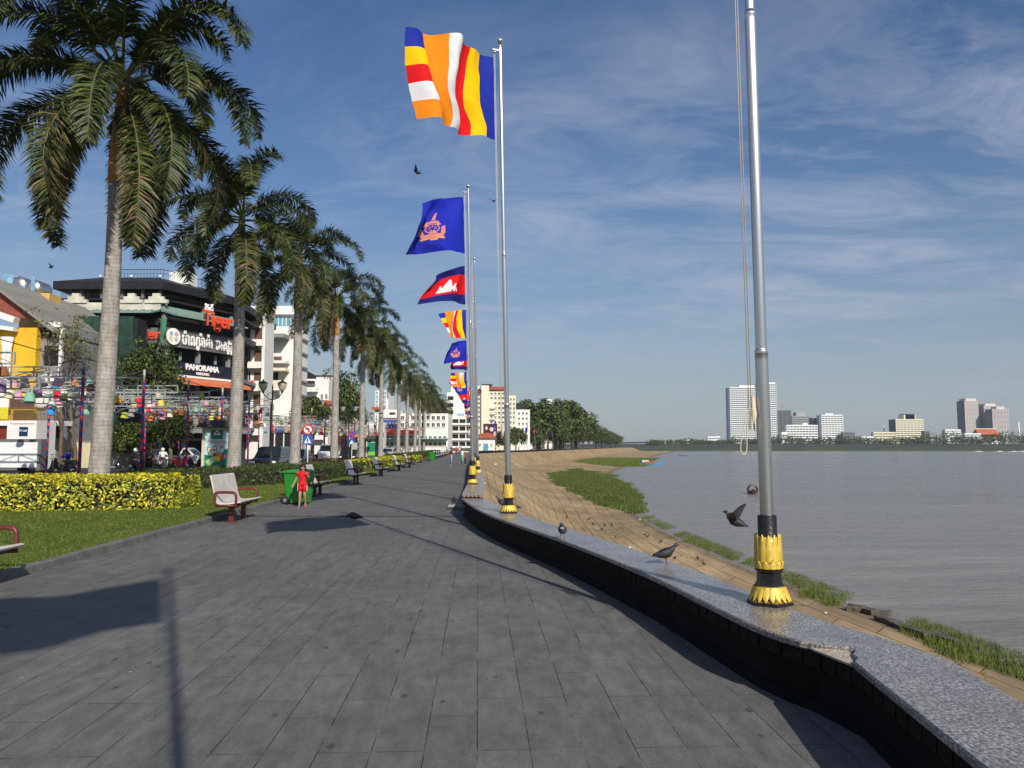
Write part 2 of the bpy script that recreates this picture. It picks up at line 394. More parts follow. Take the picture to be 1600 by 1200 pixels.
jc = mixc(nt, ramp(nt, edge, [(.47, 0.0), (.62, 1.0)]), (.022, .021, .02), (.17, .165, .15))
base = mixc(nt, br.outputs['Fac'], base, jc)
lk(nt, base, p.inputs['Base Color']); lk(nt, ramp(nt, med, [(.3, .62), (.7, .85)]), p.inputs['Roughness']); p.inputs['Specular IOR Level'].default_value = .3
bumpn(nt, mixc(nt, .25, br.outputs['Fac'], fine), .5, -.006, p)
mb = MB(); rows = []
pin = [V((-1.2, -16, 0))] + [q for q in pathA] + [q for q in pathB if q.y < 236]
for q in pin:
    rows.append([V((dirx(KX - .06, q.y), q.y, 0)), V((q.x + .12, q.y, 0))])
mb.grid(rows, smooth=False); tag(mb.build('promenade_pavement', m), kind='structure')
# ---- kerb
m = mat('kerb_stone', (.13, .13, .125), .85, 0, .3, 5, .4, 60)
kp = [V((dirx(KX, d), d, 0)) for d in range(-4, 190, 1)]
mb = MB()
for i in range(0, 193):
    g = .006; a, b = kp[i], kp[i + 1]; dz = rnd.uniform(-.004, .004)
    sweep(mb, [a.lerp(b, g), a.lerp(b, 1 - g)], [(-.14, -.02), (-.14, .112 + dz), (-.015, .115 + dz), (0, .1 + dz), (.004, -.02)])
tag(mb.build('kerb', m), kind='structure')
# ---- lawn
m = mat('lawn_turf', (.06, .088, .014), .95, 0, .3, 1.2, .6, 30, .1, col2=(.105, .13, .024))
mb = MB(); rows = [[V((dirx(-17.5, d), d, .085)), V((dirx(-12, d), d, .09)), V((dirx(KX - .13, d), d, .09))] for d in range(-4, 200, 4)]
mb.grid(rows); tag(mb.build('lawn', m), kind='structure')
# ---- street beyond the lawn
m = mat('asphalt', (.05, .05, .052), .85, 0, .3, .8, .3, 80, .3)
mb = MB().grid([[V((dirx(-33, d), d, -.03)), V((dirx(-18.6, d), d, -.03))] for d in range(-10, 240, 10)])
tag(mb.build('street_road', m), kind='structure')
m = mat('side_pavement', (.2, .19, .17), .85, 0, .2, 1.0, .2, 40)
mb = MB()
sweep(mb, [V((dirx(-17.5, d), d, 0)) for d in range(-10, 240, 5)], [(-1.1, -.06), (-1.1, .09), (0, .095), (0, -.06)])
tag(mb.build('street_pavement', m), kind='structure')
mb = MB()
sweep(mb, [V((dirx(-33, d), d, 0)) for d in range(-10, 240, 5)], [(-6, -.06), (-6, .1), (0, .105), (0, -.06)])
tag(mb.build('shopfront_pavement', m), kind='structure')
# ---- grass on the lawn (real blades) and by the river
GR = [mat('grass_a', (.075, .115, .016), .8, 0, .3, 2, spec=.2), mat('grass_b', (.125, .16, .028), .8, 0, .3, 2, spec=.2), mat('grass_c', (.12, .13, .035), .8, 0, .3, 2, spec=.2)]
def blades(mb, base, n, h, wd, spread, lean=.5):
    for k in range(n):
        a = rnd.uniform(0, 2 * PI); r = spread * math.sqrt(rnd.random())
        b = base + V((math.cos(a) * r, math.sin(a) * r, 0)); hh = h * rnd.uniform(.55, 1.2)
        c = rnd.uniform(0, 2 * PI); u = V((math.cos(c), math.sin(c), 0)) * wd / 2; l = V((rnd.uniform(-lean, lean), rnd.uniform(-lean, lean), 1)) * hh
        mb.add([b - u, b + u, b + l], [(0, 1, 2)], rnd.choices((0, 1, 2), (5, 4, 1))[0])
mb = MB()
for k in range(26000):
    d = 9.2 + 42 * rnd.random() ** 2.2
    x = dirx(KX - .16, d) - rnd.random() * (6.5 if d < 22 else 4.5)
    blades(mb, V((x, d, .085)), 2, .032 + d * .0006, .012 + d * .0007, .05)
tag(mb.build('lawn_grass', GR), 'short mown green grass on the lawn behind the stone kerb', 'grass', kind='stuff')
# riverside: shore fringe and large patch
def near_i(y):                                   # station whose waterline is at depth y
    for i in range(len(Wp) - 1):
        if Wp[i].y <= y <= Wp[i + 1].y: return i + (y - Wp[i].y) / (Wp[i + 1].y - Wp[i].y)
    return 0
mb = MB()
for k in range(15000):
    y = 11 + 75 * rnd.random() ** 1.7; i = near_i(y); nz = noise.noise((y * .16, 0, 5)) * .6 + noise.noise((y * .5, 2, 5)) * .4
    if y > 24 and nz < -.05 and y < 82: continue
    if y > 60 and rnd.random() < .4: continue
    wide = .11 + .12 * max(0, nz) + (.12 if y < 22 else 0)
    v = 1.02 - rnd.random() ** 1.6 * wide * (.6 if y > 40 else 1)
    q = bank_pt(i, v)
    blades(mb, q, 3, .26 + .14 * max(0, nz), .035, .22)
for k in range(60):
    y = rnd.uniform(24, 75); q0 = bank_pt(near_i(y), rnd.uniform(.55, .9)); 
    for _ in range(rnd.randint(5, 26)): blades(mb, q0 + V((rnd.gauss(0, .16), rnd.gauss(0, .5), 0)), 2, .12, .03, .12)
tag(mb.build('shore_grass', GR), 'green grass fringe growing along the edge of the river', 'grass', kind='stuff')
poly = [(852, 741), (900, 733), (962, 748), (985, 762), (999, 778), (999, 806), (985, 806), (950, 795), (905, 775), (868, 757)]
def inpoly(x, y):
    c = False; n = len(poly)
    for i in range(n):
        x1, y1 = poly[i]; x2, y2 = poly[i - 1]
        if (y1 > y) != (y2 > y) and x < (x2 - x1) * (y - y1) / (y2 - y1) + x1: c = not c
    return c
def to_px(q):
    z = q.y * CP + (q.z - CAMZ) * SP; u = -q.y * SP + (q.z - CAMZ) * CP
    return 800 + F * q.x / z, 600 - F * u / z
mb = MB(); cells = []
i0, i1 = near_i(82), near_i(240); NI, NJ = 150, 60
cache = {}
for a in range(NI):
    for b in range(NJ):
        i = i0 + (i1 - i0) * a / NI; v = .2 + .86 * b / NJ
        q = bank_pt(i, v); x, y = to_px(q)
        x += noise.noise((q.x * .15, q.y * .15, 0)) * 14; y += noise.noise((q.x * .15, q.y * .15, 9)) * 7
        if inpoly(x, y): cells.append((i, v))
for (i, v) in cells:
    for k in range(9):
        q = bank_pt(i + rnd.uniform(0, (i1 - i0) / NI), min(1.05, v + rnd.uniform(0, .86 / NJ)))
        reed = v > .86 and rnd.random() < .45
        hgt = .34 * (1 + .6 * noise.noise((q.x * .3, q.y * .3, 4)))
        blades(mb, q, 2, .6 if reed else hgt, .09 if reed else .11, .5, .25 if reed else .7)
tag(mb.build('riverside_grass', [mat('bank_grass_a', (.05, .085, .018), .85, 0, .45, .25, spec=.15), mat('bank_grass_b', (.105, .13, .032), .85, 0, .4, .3, spec=.15), mat('reed', (.15, .125, .06), .85, 0, .3, 2, spec=.2)]), 'broad green grass patch with reeds low on the river slope', 'grass', kind='stuff')
mb = MB()
i0, i1 = near_i(240), near_i(450)
for k in range(5000):
    i = rnd.uniform(i0 + (i1 - i0) * .25, i1); f = (i - i0) / (i1 - i0)
    v = 1.03 - .5 * rnd.random() * max(.05, min(1, f * 1.5) - .1 )
    blades(mb, bank_pt(i, v), 3, .6, .35, 1.2)
tag(mb.build('point_grass', GR), 'green grass on the far point of the bank beside blue boats', 'grass', kind='stuff')
# ---- far shore
m = mat('far_bank_grass', (.022, .036, .012), .95, 0, .35, .02, col2=(.042, .056, .02), stretch=(1, 1, 6))
YB = 1100
mb = MB(); xs = [-260, -60, 100, 300, 500, 700, 900, 1500, 3000]
mb.grid([[V((x, YB + 40 * noise.noise((x * .004, 0, 0)) + (0 if x > 0 else -x * .5), z)) + V((0, dy, 0)) for x in xs] for z, dy in ((-6, 0), (-3.5, 4), (.3, 22))])
tag(mb.build('far_bank', m), kind='structure')
mb = MB()
mb.grid([[V((x, YB + 40 * noise.noise((x * .004, 0, 0)) + (0 if x > 0 else -x * .5) + dy, z)) for x in xs] for z, dy in ((.3, 22), (4.6, 29), (4.7, 40), (5, 2200))])
tag(mb.build('far_bank_terrace', mat('far_revetment', (.032, .032, .032), .9, 0, .3, .05, stretch=(.2, 1, 3))), kind='structure')
# ================================================================ RIVER WALL
M_gran = newmat('granite_polished'); m, nt, p = M_gran
tc = nd(nt, 'ShaderNodeTexCoord'); oc = tc.outputs['Object']
g1 = noise_n(nt, mapping(nt, oc, (1.0, .7, 1)), 64, 3, .7); g2 = noise_n(nt, oc, 3, 4)
cg = ramp(nt, g1, [(.36, (.065, .057, .052)), (.5, (.20, .184, .17)), (.66, (.50, .465, .43))])
cg = mixc(nt, ramp(nt, g2, [(.35, 0.0), (.65, .35)]), cg, (.11, .105, .105)); lk(nt, cg, p.inputs['Base Color'])
lk(nt, ramp(nt, g2, [(.3, .2), (.7, .34)]), p.inputs['Roughness']); p.inputs['Specular IOR Level'].default_value = .4
M_gran = m
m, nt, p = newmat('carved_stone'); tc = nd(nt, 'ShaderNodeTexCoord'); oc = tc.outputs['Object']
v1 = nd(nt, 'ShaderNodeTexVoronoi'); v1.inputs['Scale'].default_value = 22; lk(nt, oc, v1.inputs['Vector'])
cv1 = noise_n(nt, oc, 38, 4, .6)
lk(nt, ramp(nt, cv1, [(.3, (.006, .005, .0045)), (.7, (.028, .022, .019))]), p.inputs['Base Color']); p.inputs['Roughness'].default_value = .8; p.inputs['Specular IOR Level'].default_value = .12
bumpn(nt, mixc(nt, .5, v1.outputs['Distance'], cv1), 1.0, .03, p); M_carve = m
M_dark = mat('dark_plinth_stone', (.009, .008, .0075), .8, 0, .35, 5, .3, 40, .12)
M_mortar = mat('bare_mortar', (.42, .37, .29), .95, 0, .25, 14, .8, 50)
def river_wall(name, label, path, top, width, chip=None):
    t = thing(name, label, 'wall', tuple(path[len(path) // 2].xy) + (0,))
    o = V((t.location.x, t.location.y, 0)); pa = [q - o for q in path]
    W = width - .045; pa0 = pa; pa = []
    for i, q in enumerate(pa0):
        d = (pa0[min(i + 1, len(pa0) - 1)] - pa0[max(i - 1, 0)]).normalized(); pa.append(q + V((d.y, -d.x, 0)) * .045)
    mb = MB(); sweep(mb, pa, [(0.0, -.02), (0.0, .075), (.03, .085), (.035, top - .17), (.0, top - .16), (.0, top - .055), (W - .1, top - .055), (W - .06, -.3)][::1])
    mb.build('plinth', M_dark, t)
    # carved frieze blocks
    mb = MB(); run = 0; nxt = 0
    fine = []
    for i in range(len(pa) - 1):
        n = max(1, int((pa[i + 1] - pa[i]).length / .08))
        fine += [pa[i].lerp(pa[i + 1], k / n) for k in range(n)]
    fine.append(pa[-1]); acc = 0; cur = [fine[0]]
    z0, z1 = top - .158, top - .062
    for a, b in zip(fine, fine[1:]):
        acc += (b - a).length; cur.append(b)
        if acc > .135:
            if b.y + o.y > -3 and b.y + o.y < 60 and len(cur) > 1:
                c0, c1 = cur[0].lerp(cur[-1], .06), cur[-1].lerp(cur[0], .06)
                sweep(mb, [c0, c1], [(-.014, z0), (-.022, z0 + .012), (-.022, z1 - .012), (-.014, z1), (.03, z1), (.03, z0)])
            acc = 0; cur = [b]
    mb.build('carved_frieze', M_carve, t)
    prof = [(-.035, top - .052), (-.045, top - .04), (-.045, top - .012), (-.035, top), (W, top), (W + .03, top - .012), (W + .03, top - .052)]
    def off(i, pr):
        if chip is None or not (chip[0] <= i <= chip[1]): return pr
        k = (i - chip[0]) / max(1, chip[1] - chip[0]); dpt = .17 * math.sin(PI * min(1, .12 + k * .8)) * (1 + .25 * math.sin(i * 5.1))
        return [(q + dpt if q < 0 else q, z) for q, z in pr]
    mb = MB(); sweep(mb, pa, prof, off=off); c = mb.build('granite_coping', M_gran, t)
    if chip:
        mb = MB(); sub = pa[chip[0]:chip[1] + 1]
        sweep(mb, sub, [(-.012, top - .052), (-.02, top - .035), (.06, top - .022), (.16, top - .03), (.2, top - .052)])
        tag(mb.build('broken_edge', M_mortar, t), 'chipped edge with pale bare mortar')
    return t
# refine the path round the chip
ci = [i for i, q in enumerate(pathA) if (q - corner).length < 1e-4][0]
c0, c1 = pathA[ci], pathA[ci + 1]
ins = [c0.lerp(c1, k / 9) for k in range(1, 10)]
pathA2 = pathA[:ci + 1] + ins + pathA[ci + 2:] if (c1 - c0).length < .01 else pathA[:ci + 1] + ins + pathA[ci + 1:]
pathA2 = [q for i, q in enumerate(pathA2) if i == 0 or (q - pathA2[i - 1]).length > 1e-3]
ci = min(range(len(pathA2)), key=lambda i: (pathA2[i] - corner).length)
ce = min(range(len(pathA2)), key=lambda i: (pathA2[i] - G(1262, 1005, .45).xy.to_3d()).length)
river_wall('parapet_wall', 'low dark stone wall with polished granite top and chipped edge, curving in front', pathA2, .45, .58, (ci + 1, ce))
river_wall('parapet_wall', 'low granite topped wall running straight away behind the curved wall', [q for q in pathB if q.y < 215], .57, .50)
river_wall('parapet_wall', 'far low wall edging the bay in front of the riverside trees', [q for q in pathB if q.y > 213], .45, .5)
# end face of the second wall: diamond carved panel
mb = MB(); a = pathB[0]; dr = (pathB[1] - pathB[0]).normalized(); nr = V((dr.y, -dr.x, 0))
for k in range(5):
    c = a + nr * (.06 + .1 * k) - dr * .006 + V((0, 0, .50)); 
    mb.prism([(-.045, 0), (0, -.03), (.045, 0), (0, .03)], 0, .012, M=Matrix.Rotation(PI / 2, 3, 'X'), o=c)
tag(mb.build('carved_end_panel', mat('pink_stone', (.25, .15, .12), .6)), 'row of pink diamond carvings on the end of the straight wall', 'carving')
# ================================================================ FLAGPOLES
M_steel = mat('brushed_steel', (.56, .56, .555), .33, 1.0, .08, 3, 0, 40, .5, stretch=(1, 1, .15))
p_ = M_steel.node_tree.nodes['Principled BSDF']; p_.inputs['Anisotropic'].default_value = .7; p_.inputs['Anisotropic Rotation'].default_value = ANISO
tg_ = nd(M_steel.node_tree, 'ShaderNodeTangent', direction_type='RADIAL', axis='Z'); lk(M_steel.node_tree, tg_.outputs[0], p_.inputs['Tangent'])
M_gold = mat('gold_paint', (.66, .46, .07), .5, .15, .25, 14, .4, 30, .5)
M_blk = mat('black_paint', (.012, .011, .011), .33, 0, .4, 10, .2, 40, .5)
M_goldworn = newmat('gold_paint_worn'); m, nt, p = M_goldworn
tc = nd(nt, 'ShaderNodeTexCoord'); wn = noise_n(nt, mapping(nt, tc.outputs['Object'], (1, 1, .45)), 26, 5, .75)
lk(nt, mixc(nt, ramp(nt, wn, [(.60, 0.0), (.63, 1.0)]), ramp(nt, noise_n(nt, tc.outputs['Object'], 12, 4), [(.3, (.52, .34, .035)), (.7, (.74, .52, .10))]), (.02, .018, .016)), p.inputs['Base Color'])
p.inputs['Roughness'].default_value = .42; p.inputs['Metallic'].default_value = .2; M_goldworn = m
M_golddk = mat('gold_paint_dark', (.20, .12, .015), .6, .1, .4, 14)  # darker gold for the base cone seen in the gaps between petals
M_rope = mat('rope', (.55, .48, .36), .9, 0, .2, 60)
def petals(mb, n, z0, z1, r0, r1, wd, m=0, a0=0.0, flip=False):
    for k in range(n):
        a = a0 + 2 * PI * k / n; M = Matrix.Rotation(a, 3, 'Z')
        ps = []
        for t, wf in ((0, .95), (.35, 1), (.7, .8), (.9, .4), (1, .05)):
            z = z0 + (z1 - z0) * t; r = r0 + (r1 - r0) * t
            ps.append((wd * wf / 2, r, z))
        vs = [M @ V((r + .0, -w_, z)) for w_, r, z in ps] + [M @ V((r + .012, 0, z)) for w_, r, z in ps] + [M @ V((r + .0, w_, z)) for w_, r, z in ps]
        q = len(ps)
        mb.add(vs, [(i, q + i, q + i + 1, i + 1) for i in range(q - 1)] + [(q + i, 2 * q + i, 2 * q + i + 1, q + i + 1) for i in range(q - 1)], m, True)
HP = 9.48
def flagpole(label, loc, lean, detail=True, first=None):
    t = thing('flagpole', label, 'flagpole', loc, 0, 'flagpoles along the river wall'); t.rotation_euler = lean
    mb = MB(); n = 24 if detail else 10
    mb.lathe([(.055, .7), (.055, .72), (.0542, 2.0), (.0542, 2.055), (.056, 2.058), (.056, 2.064), (.0555, 2.078), (.0555, 2.084), (.0475, 2.088), (.0474, 2.1), (.0455, 4.98), (.0455, 5.02), (.047, 5.023), (.047, 5.05), (.0385, 5.054), (.0384, 5.08), (.034, 9.27), (.034, 9.3)], n)
    mb.build('shaft', M_steel, t)
    mb = MB(); mb.lathe([(.02, 9.28), (.038, 9.3), (.02, 9.33), (.018, 9.36)], 12); mb.ball((0, 0, 9.42), .06, 14); mb.build('finial', M_steel, t)
    mb = MB(); mb.bar((0, 0, 9.22), (-.14, 0, 9.24), .022, .022); mb.ball((-.15, 0, 9.24), .025, 8); mb.tube([(-.11, 0, 9.22), (-.11, 0, 9.16)], .02, 8); mb.build('truck_arm', M_steel, t)
    h = 6
    mb = MB()
    mb.lathe([(.188, 0), (.188, .018), (.176, .026)], h, a0=PI / 6, smooth=False); mb.build('base_rim', M_blk, t)
    mb = MB()
    mb.lathe([(.118, .15), (.112, .165), (.102, .18), (.098, .25), (.112, .262), (.118, .28), (.11, .286)], h, a0=PI / 6, smooth=False); mb.build('base_waist', M_blk, t)
    mb = MB()
    mb.lathe([(.086, .545), (.079, .55), (.077, .715), (.06, .72)], n, smooth=True); mb.build('sleeve', M_blk, t)
    mb = MB()
    mb.lathe([(.172, .026), (.155, .05), (.145, .085), (.128, .12), (.118, .15)], h, a0=PI / 6, smooth=False)
    if detail:
        petals(mb, 18, .145, .03, .116, .162, .055)
    mb.m = [1 if (mb.f[i] and i < 31) else 0 for i in range(len(mb.f))] if detail else mb.m; mb.build('lotus_base', [M_gold, M_golddk], t)
    mb = MB()
    mb.lathe([(.10, .286), (.112, .30), (.106, .335), (.104, .35), (.106, .42), (.096, .5), (.09, .545)], n)
    if detail:
        petals(mb, 12, .29, .35, .106, .112, .055); petals(mb, 12, .345, .565, .104, .094, .05, 0, PI / 12)
    mb.build('lotus_bulb', M_goldworn, t)
    mb = MB(); mb.tube([(-.11, 0, 9.15), (-.105, -.01, 1.6)], .004, 5); mb.tube([(-.13, 0, 9.15), (-.125, -.01, 1.6)], .004, 5)
    if detail: mb.tube([(-.085, 0, 1.7), (-.098, -.03, 1.55), (-.09, -.035, 1.42), (-.08, -.03, 1.55), (-.085, 0, 1.68)], .014, 6)
    mb.build('halyard', M_rope, t)
    mb = MB(); mb.bar((-.035, 0, 1.55), (-.1, 0, 1.55), .02, .02); mb.bar((-.118, -.005, 1.42), (-.122, -.005, 1.68), .016, .016); mb.build('cleat', M_steel, t)
    return t
polY = [-3.0, 6.1, 15.2, 24.2, 33.8, 43.3] + [43.3 + 9.35 * k for k in range(1, 15)]
def wall_mid(y, off):
    path, tp = (pathA2, .45) if y < 19.8 else (pathB, .57)
    for a, b in zip(path, path[1:]):
        if a.y <= y <= b.y:
            q = a.lerp(b, (y - a.y) / (b.y - a.y)); d = (b - a).normalized()
            return q + V((d.y, -d.x, 0)) * off + V((0, 0, tp))
poles = []
names = {0: 'flagpole standing behind the viewer, only its shadow falling across the pavement', 1: 'tall steel flagpole nearest, with rope cleat, cropped at the top',
         2: 'steel flagpole on the curved wall flying the large striped Buddhist flag', 3: 'steel flagpole flying the large blue flag with orange emblem'}
protoN = protoF = None
for k, y in enumerate(polY):
    q = wall_mid(y, .3 if k else .19)
    if k == 1: q = G(1203, 943, .45)
    if k == 2: q = V((D(795, 800, 15.2).x, 15.2, .45))
    if k == 3: q = V((D(738.5, 760, 24.2).x, 24.2, .57))
    lean = (0, R(-.45 if k == 1 else -1.1), 0)
    if k == 0: lean = (0, R(.8), 0)
    lab = names.get(k) or 'steel flagpole with gold base, %s behind the one with the large blue flag' % ORD[k - 4]
    if k == 0: protoN = t = flagpole(lab, q, lean, True)
    elif k < 4: t = dup(protoN, q, None, lab); t.rotation_euler = lean
    elif k == 4: protoF = t = flagpole(lab, q, lean, False)
    else: t = dup(protoF, q, None, lab); t.rotation_euler = lean
    t.scale = (1, 1, 1.012 if k != 2 else 1.02); poles.append(t)
# poles round the bay
bay = []
def bay_point(s):                                 # along the last part of pathB
    pts = [q for q in pathB if q.y > 205]
    for a, b in zip(pts, pts[1:]):
        L = (b - a).length
        if s <= L: return a.lerp(b, s / L)
        s -= L
for k in range(22):
    q = bay_point(14 + 15.5 * k)
    if q is None: break
    t = dup(protoF, (q.x - .4, q.y, .0), None, 'distant flagpole round the bay in front of the trees, %s from the white pavilion' % ORD[min(k, 19)] if k < 20 else 'distant flagpole at the far end of the bay trees, %s of the last two' % ('nearer' if k == 20 else 'farther'))
    t['group'] = 'flagpoles round the bay'; bay.append(t)
# the loose end of rope on the nearest pole
mb = MB(); base = poles[1]; mb.tube(catmull([(-.12, -.02, 1.62), (-.16, -.03, 1.5), (-.2, -.03, 1.35), (-.21, -.03, 1.25), (-.185, -.03, 1.215), (-.16, -.03, 1.26), (-.15, -.02, 1.42), (-.13, -.02, 1.55)], 5), .0045, 6); mb.build('rope_loop', M_rope, base)
# ================================================================ FLAGS
FC = {k: mat('flag_' + k, lin(c), .75, 0, .08, 2, spec=.15) for k, c in dict(blue='1b2a8c', yellow='dcae00', red='c01018', white='c6c6ca', orange='d27a10', navy='191b66', royal='18269c', pink='c0786e', gold='d08c54').items()}
class Flag:
    """cloth between four world corners with billows that grow towards the fly"""
    def __init__(s, TR, BR, TL, BL, ph=0.0, amp=.22, waves=1.35, drop=.1):
        s.c = [V(q) for q in (TR, BR, TL, BL)]; s.ph = ph; s.amp = amp; s.wv = waves; s.drop = drop
        e = (s.c[2] - s.c[0]); s.n = e.cross(s.c[1] - s.c[0]).normalized(); s.e = e.normalized()
        if s.n.y > 0: s.n = -s.n
    def at(s, u, v):
        TR, BR, TL, BL = s.c
        p = (TR.lerp(TL, u)).lerp(BR.lerp(BL, u), v)
        p = p + V((0, 0, -s.drop * math.sin(PI * u) * (.6 + .4 * (1 - v))))
        a = s.wv * 2 * PI * u - 2.2 * v + s.ph
        p = p + s.n * (s.amp * u ** .7 * math.sin(a) + (.13 if s.amp > .2 else .09) * u ** .6 * math.sin(2.3 * a + 5.5 * v + s.ph))
        p = p + s.e * ((.10 * math.sin(PI * u) * math.sin(7.5 * v + s.ph + 1.2) + .05 * u * (1 - u) * 4 * math.sin(11 * v + 2 * s.ph)) * s.amp / .24)
        p = p + s.n * .012 * noise.noise((u * 9, v * 7 + u * 5, s.ph)) * 2
        return p
    def grid(s, mb, nu, nv, fcol):
        vs = [s.at(i / nu, j / nv) for i in range(nu + 1) for j in range(nv + 1)]
        b = len(mb.v); mb.v.extend(tuple(q) for q in vs)
        for i in range(nu):
            for j in range(nv):
                a = b + i * (nv + 1) + j
                mb.f.append((a, a + 1, a + nv + 2, a + nv + 1)); mb.m.append(fcol((i + .5) / nu, (j + .5) / nv)); mb.sm.append(True)
def buddhist(u, v):
    k = int(u * 6)
    return k if k < 5 else int(v * 5)
def cambodian(u, v):
    return 0 if v < .25 or v > .75 else 1
def flag_thing(label, kind, fl, group, detail=True):
    mb = MB(); o = fl.c[0]
    if kind == 'B':
        fl.grid(mb, 48 if detail else 24, 40 if detail else 20, buddhist); mats = [FC[c] for c in ('blue', 'yellow', 'red', 'white', 'orange')]
    elif kind == 'C':
        fl.grid(mb, 36 if detail else 20, 32 if detail else 16, cambodian); mats = [FC['navy'], FC['red']]
    else:
        fl.grid(mb, 36 if detail else 18, 28 if detail else 14, lambda u, v: 0); mats = [FC['royal']]
    mb.v = [tuple(V(q) - o) for q in mb.v]
    f = tag(mb.build('flag', mats, None, o), label, 'flag', group)
    def patch(name, m, quads):
        if kind == 'R': quads = [[(.5 + (a - .5) * .8, .54 + (b - .54) * .86) for a, b in q] for q in quads]
        mb = MB()
        for q in quads:
            n = 5; c = [V((a, b, 0)) for a, b in q]
            for sgn in (1, -1):
                rows = []
                for i in range(n + 1):
                    row = []
                    for j in range(n + 1):
                        w_ = c[0].lerp(c[1], i / n).lerp(c[3].lerp(c[2], i / n), j / n)
                        row.append(fl.at(w_.x, w_.y) + fl.n * .012 * sgn - o)
                    rows.append(row)
                mb.grid(rows)
        mb.build(name, m, f)
    if kind == 'C':
        T = [[(.28, .68), (.72, .68), (.70, .62), (.30, .62)], [(.31, .625), (.69, .625), (.67, .57), (.33, .57)], [(.34, .575), (.41, .575), (.39, .47), (.36, .47)], [(.59, .575), (.66, .575), (.64, .47), (.61, .47)],
             [(.42, .575), (.58, .575), (.55, .45), (.45, .45)], [(.45, .455), (.55, .455), (.515, .35), (.485, .35)], [(.40, .58), (.60, .58), (.60, .53), (.40, .53)]]
        patch('temple_emblem', FC['white'], T)
    if kind == 'R':
        T = [[(.36, .74), (.64, .74), (.68, .66), (.32, .66)], [(.30, .66), (.40, .70), (.36, .52), (.29, .50)], [(.70, .66), (.60, .70), (.64, .52), (.71, .50)],
             [(.47, .36), (.53, .36), (.515, .22), (.485, .22)], [(.44, .43), (.56, .43), (.54, .375), (.46, .375)], [(.36, .47), (.42, .49), (.46, .40), (.42, .38)], [(.64, .47), (.58, .49), (.54, .40), (.58, .38)], [(.44, .655), (.56, .655), (.53, .59), (.47, .59)]]
        for k in range(14):
            a, b = 2 * PI * k / 14, 2 * PI * (k + .82) / 14
            T.append([(.5 + .105 * math.cos(a), .54 + .105 * math.sin(a)), (.5 + .105 * math.cos(b), .54 + .105 * math.sin(b)), (.5 + .082 * math.cos(b), .54 + .082 * math.sin(b)), (.5 + .082 * math.cos(a), .54 + .082 * math.sin(a))])
            if k % 2 == 0: T.append([(.5 + .06 * math.cos(a), .54 + .06 * math.sin(a)), (.5 + .06 * math.cos(b), .54 + .06 * math.sin(b)), (.5 + .03 * math.cos(b), .54 + .03 * math.sin(b)), (.5 + .03 * math.cos(a), .54 + .03 * math.sin(a))])
        patch('royal_emblem', FC['gold'] if False else FC['pink'], T)
        patch('emblem_ribbon', FC['gold'], [[(.35, .79), (.47, .76), (.47, .73), (.33, .745)], [(.65, .79), (.53, .76), (.53, .73), (.67, .745)], [(.46, .80), (.54, .80), (.55, .745), (.45, .745)]])
    return f
GF = 'flags flying from the riverside poles'
def pxflag(label, kind, Y, TR, BR, TL, BL, dy=-1.7, **k):
    flag_thing(label, kind, Flag(D(*TR, Y), D(*BR, Y), D(*TL, Y + dy), D(*BL, Y + dy), **k), GF)
pxflag('large Buddhist flag of blue, yellow, red, white and orange stripes, highest and nearest', 'B', 15.2, (771, 90), (773, 219), (645, 36), (652, 186), ph=-2.9, amp=.26, waves=1.3, drop=-.02)
pxflag('large royal blue flag with orange emblem on the pole behind the striped flag', 'R', 24.2, (724, 309), (726, 397), (646, 322), (634, 398), ph=2.2, amp=.42, waves=1.0, drop=-.12)
pxflag('navy and red flag with white temple below the large blue flag', 'C', 33.8, (726, 415), (727, 476), (676, 442), (664, 474), ph=1.0, amp=.34, waves=.9, drop=-.18)
pxflag('smaller Buddhist striped flag under the navy and red temple flag', 'B', 43.3, (729, 484), (729, 530), (687, 490), (696, 528), ph=2.9, amp=.28, waves=1.2, drop=-.05)
pxflag('small royal blue flag with pink emblem under the smaller striped flag', 'R', 52.65, (730, 532), (730, 564), (700, 540), (694, 570), ph=2.0, amp=.28, waves=.9, drop=-.1)
pxflag('small navy and red temple flag half hidden under the small blue flag', 'C', 62, (731, 553), (731, 579), (699, 558), (704, 577), ph=.4, amp=.3, drop=-.05)
pxflag('small crumpled Buddhist striped flag low in the stack of flags', 'B', 71.4, (729, 580), (729, 606), (710, 582), (708, 604), ph=3.4, amp=.35)
pxflag('small blue flag drooping behind the crumpled striped flag', 'R', 80.7, (730, 595), (730, 615), (703, 597), (711, 614), ph=1.4, amp=.3)
pxflag('tiny navy and red flag near the bottom of the stack of flags', 'C', 90, (731, 610), (731, 628), (716, 612), (720, 630), ph=2.4, amp=.3)
kinds = 'BRC'
for k in range(11, len(polY)):
    y = polY[k]; o = poles[k].location + V((-.25, 0, 9.05)); kd = kinds[(k - 2) % 3]
    nm = {'B': 'striped Buddhist', 'R': 'royal blue', 'C': 'navy and red'}[kd]
    flag_thing('far tiny %s flag on the %s pole before the wall turns' % (nm, ORD[len(polY) - 1 - k]), kd, Flag(o, o + V((0, 0, -1.75)), o + V((-1.2, -1.2, -.5)), o + V((-1.0, -1.1, -2.2)), ph=k * 1.3, amp=.3), GF, False)
# flags of the two nearest poles: outside the frame, their shadows are in it
for k, kd, lab in ((0, 'R', 'blue flag behind the viewer whose shadow lies on the near pavement'), (1, 'C', 'temple flag above the frame on the nearest pole, seen by its shadow')):
    o = poles[k].location + V((-.25 if k else .02, 0, 9.0))
    flag_thing(lab, kd, Flag(o, o + V((0, 0, -1.8)), o + V((-1.75, -1.55, -.35)), o + V((-1.85, -1.6, -2.0)), ph=.5 + k, amp=.25, waves=1.0), GF)
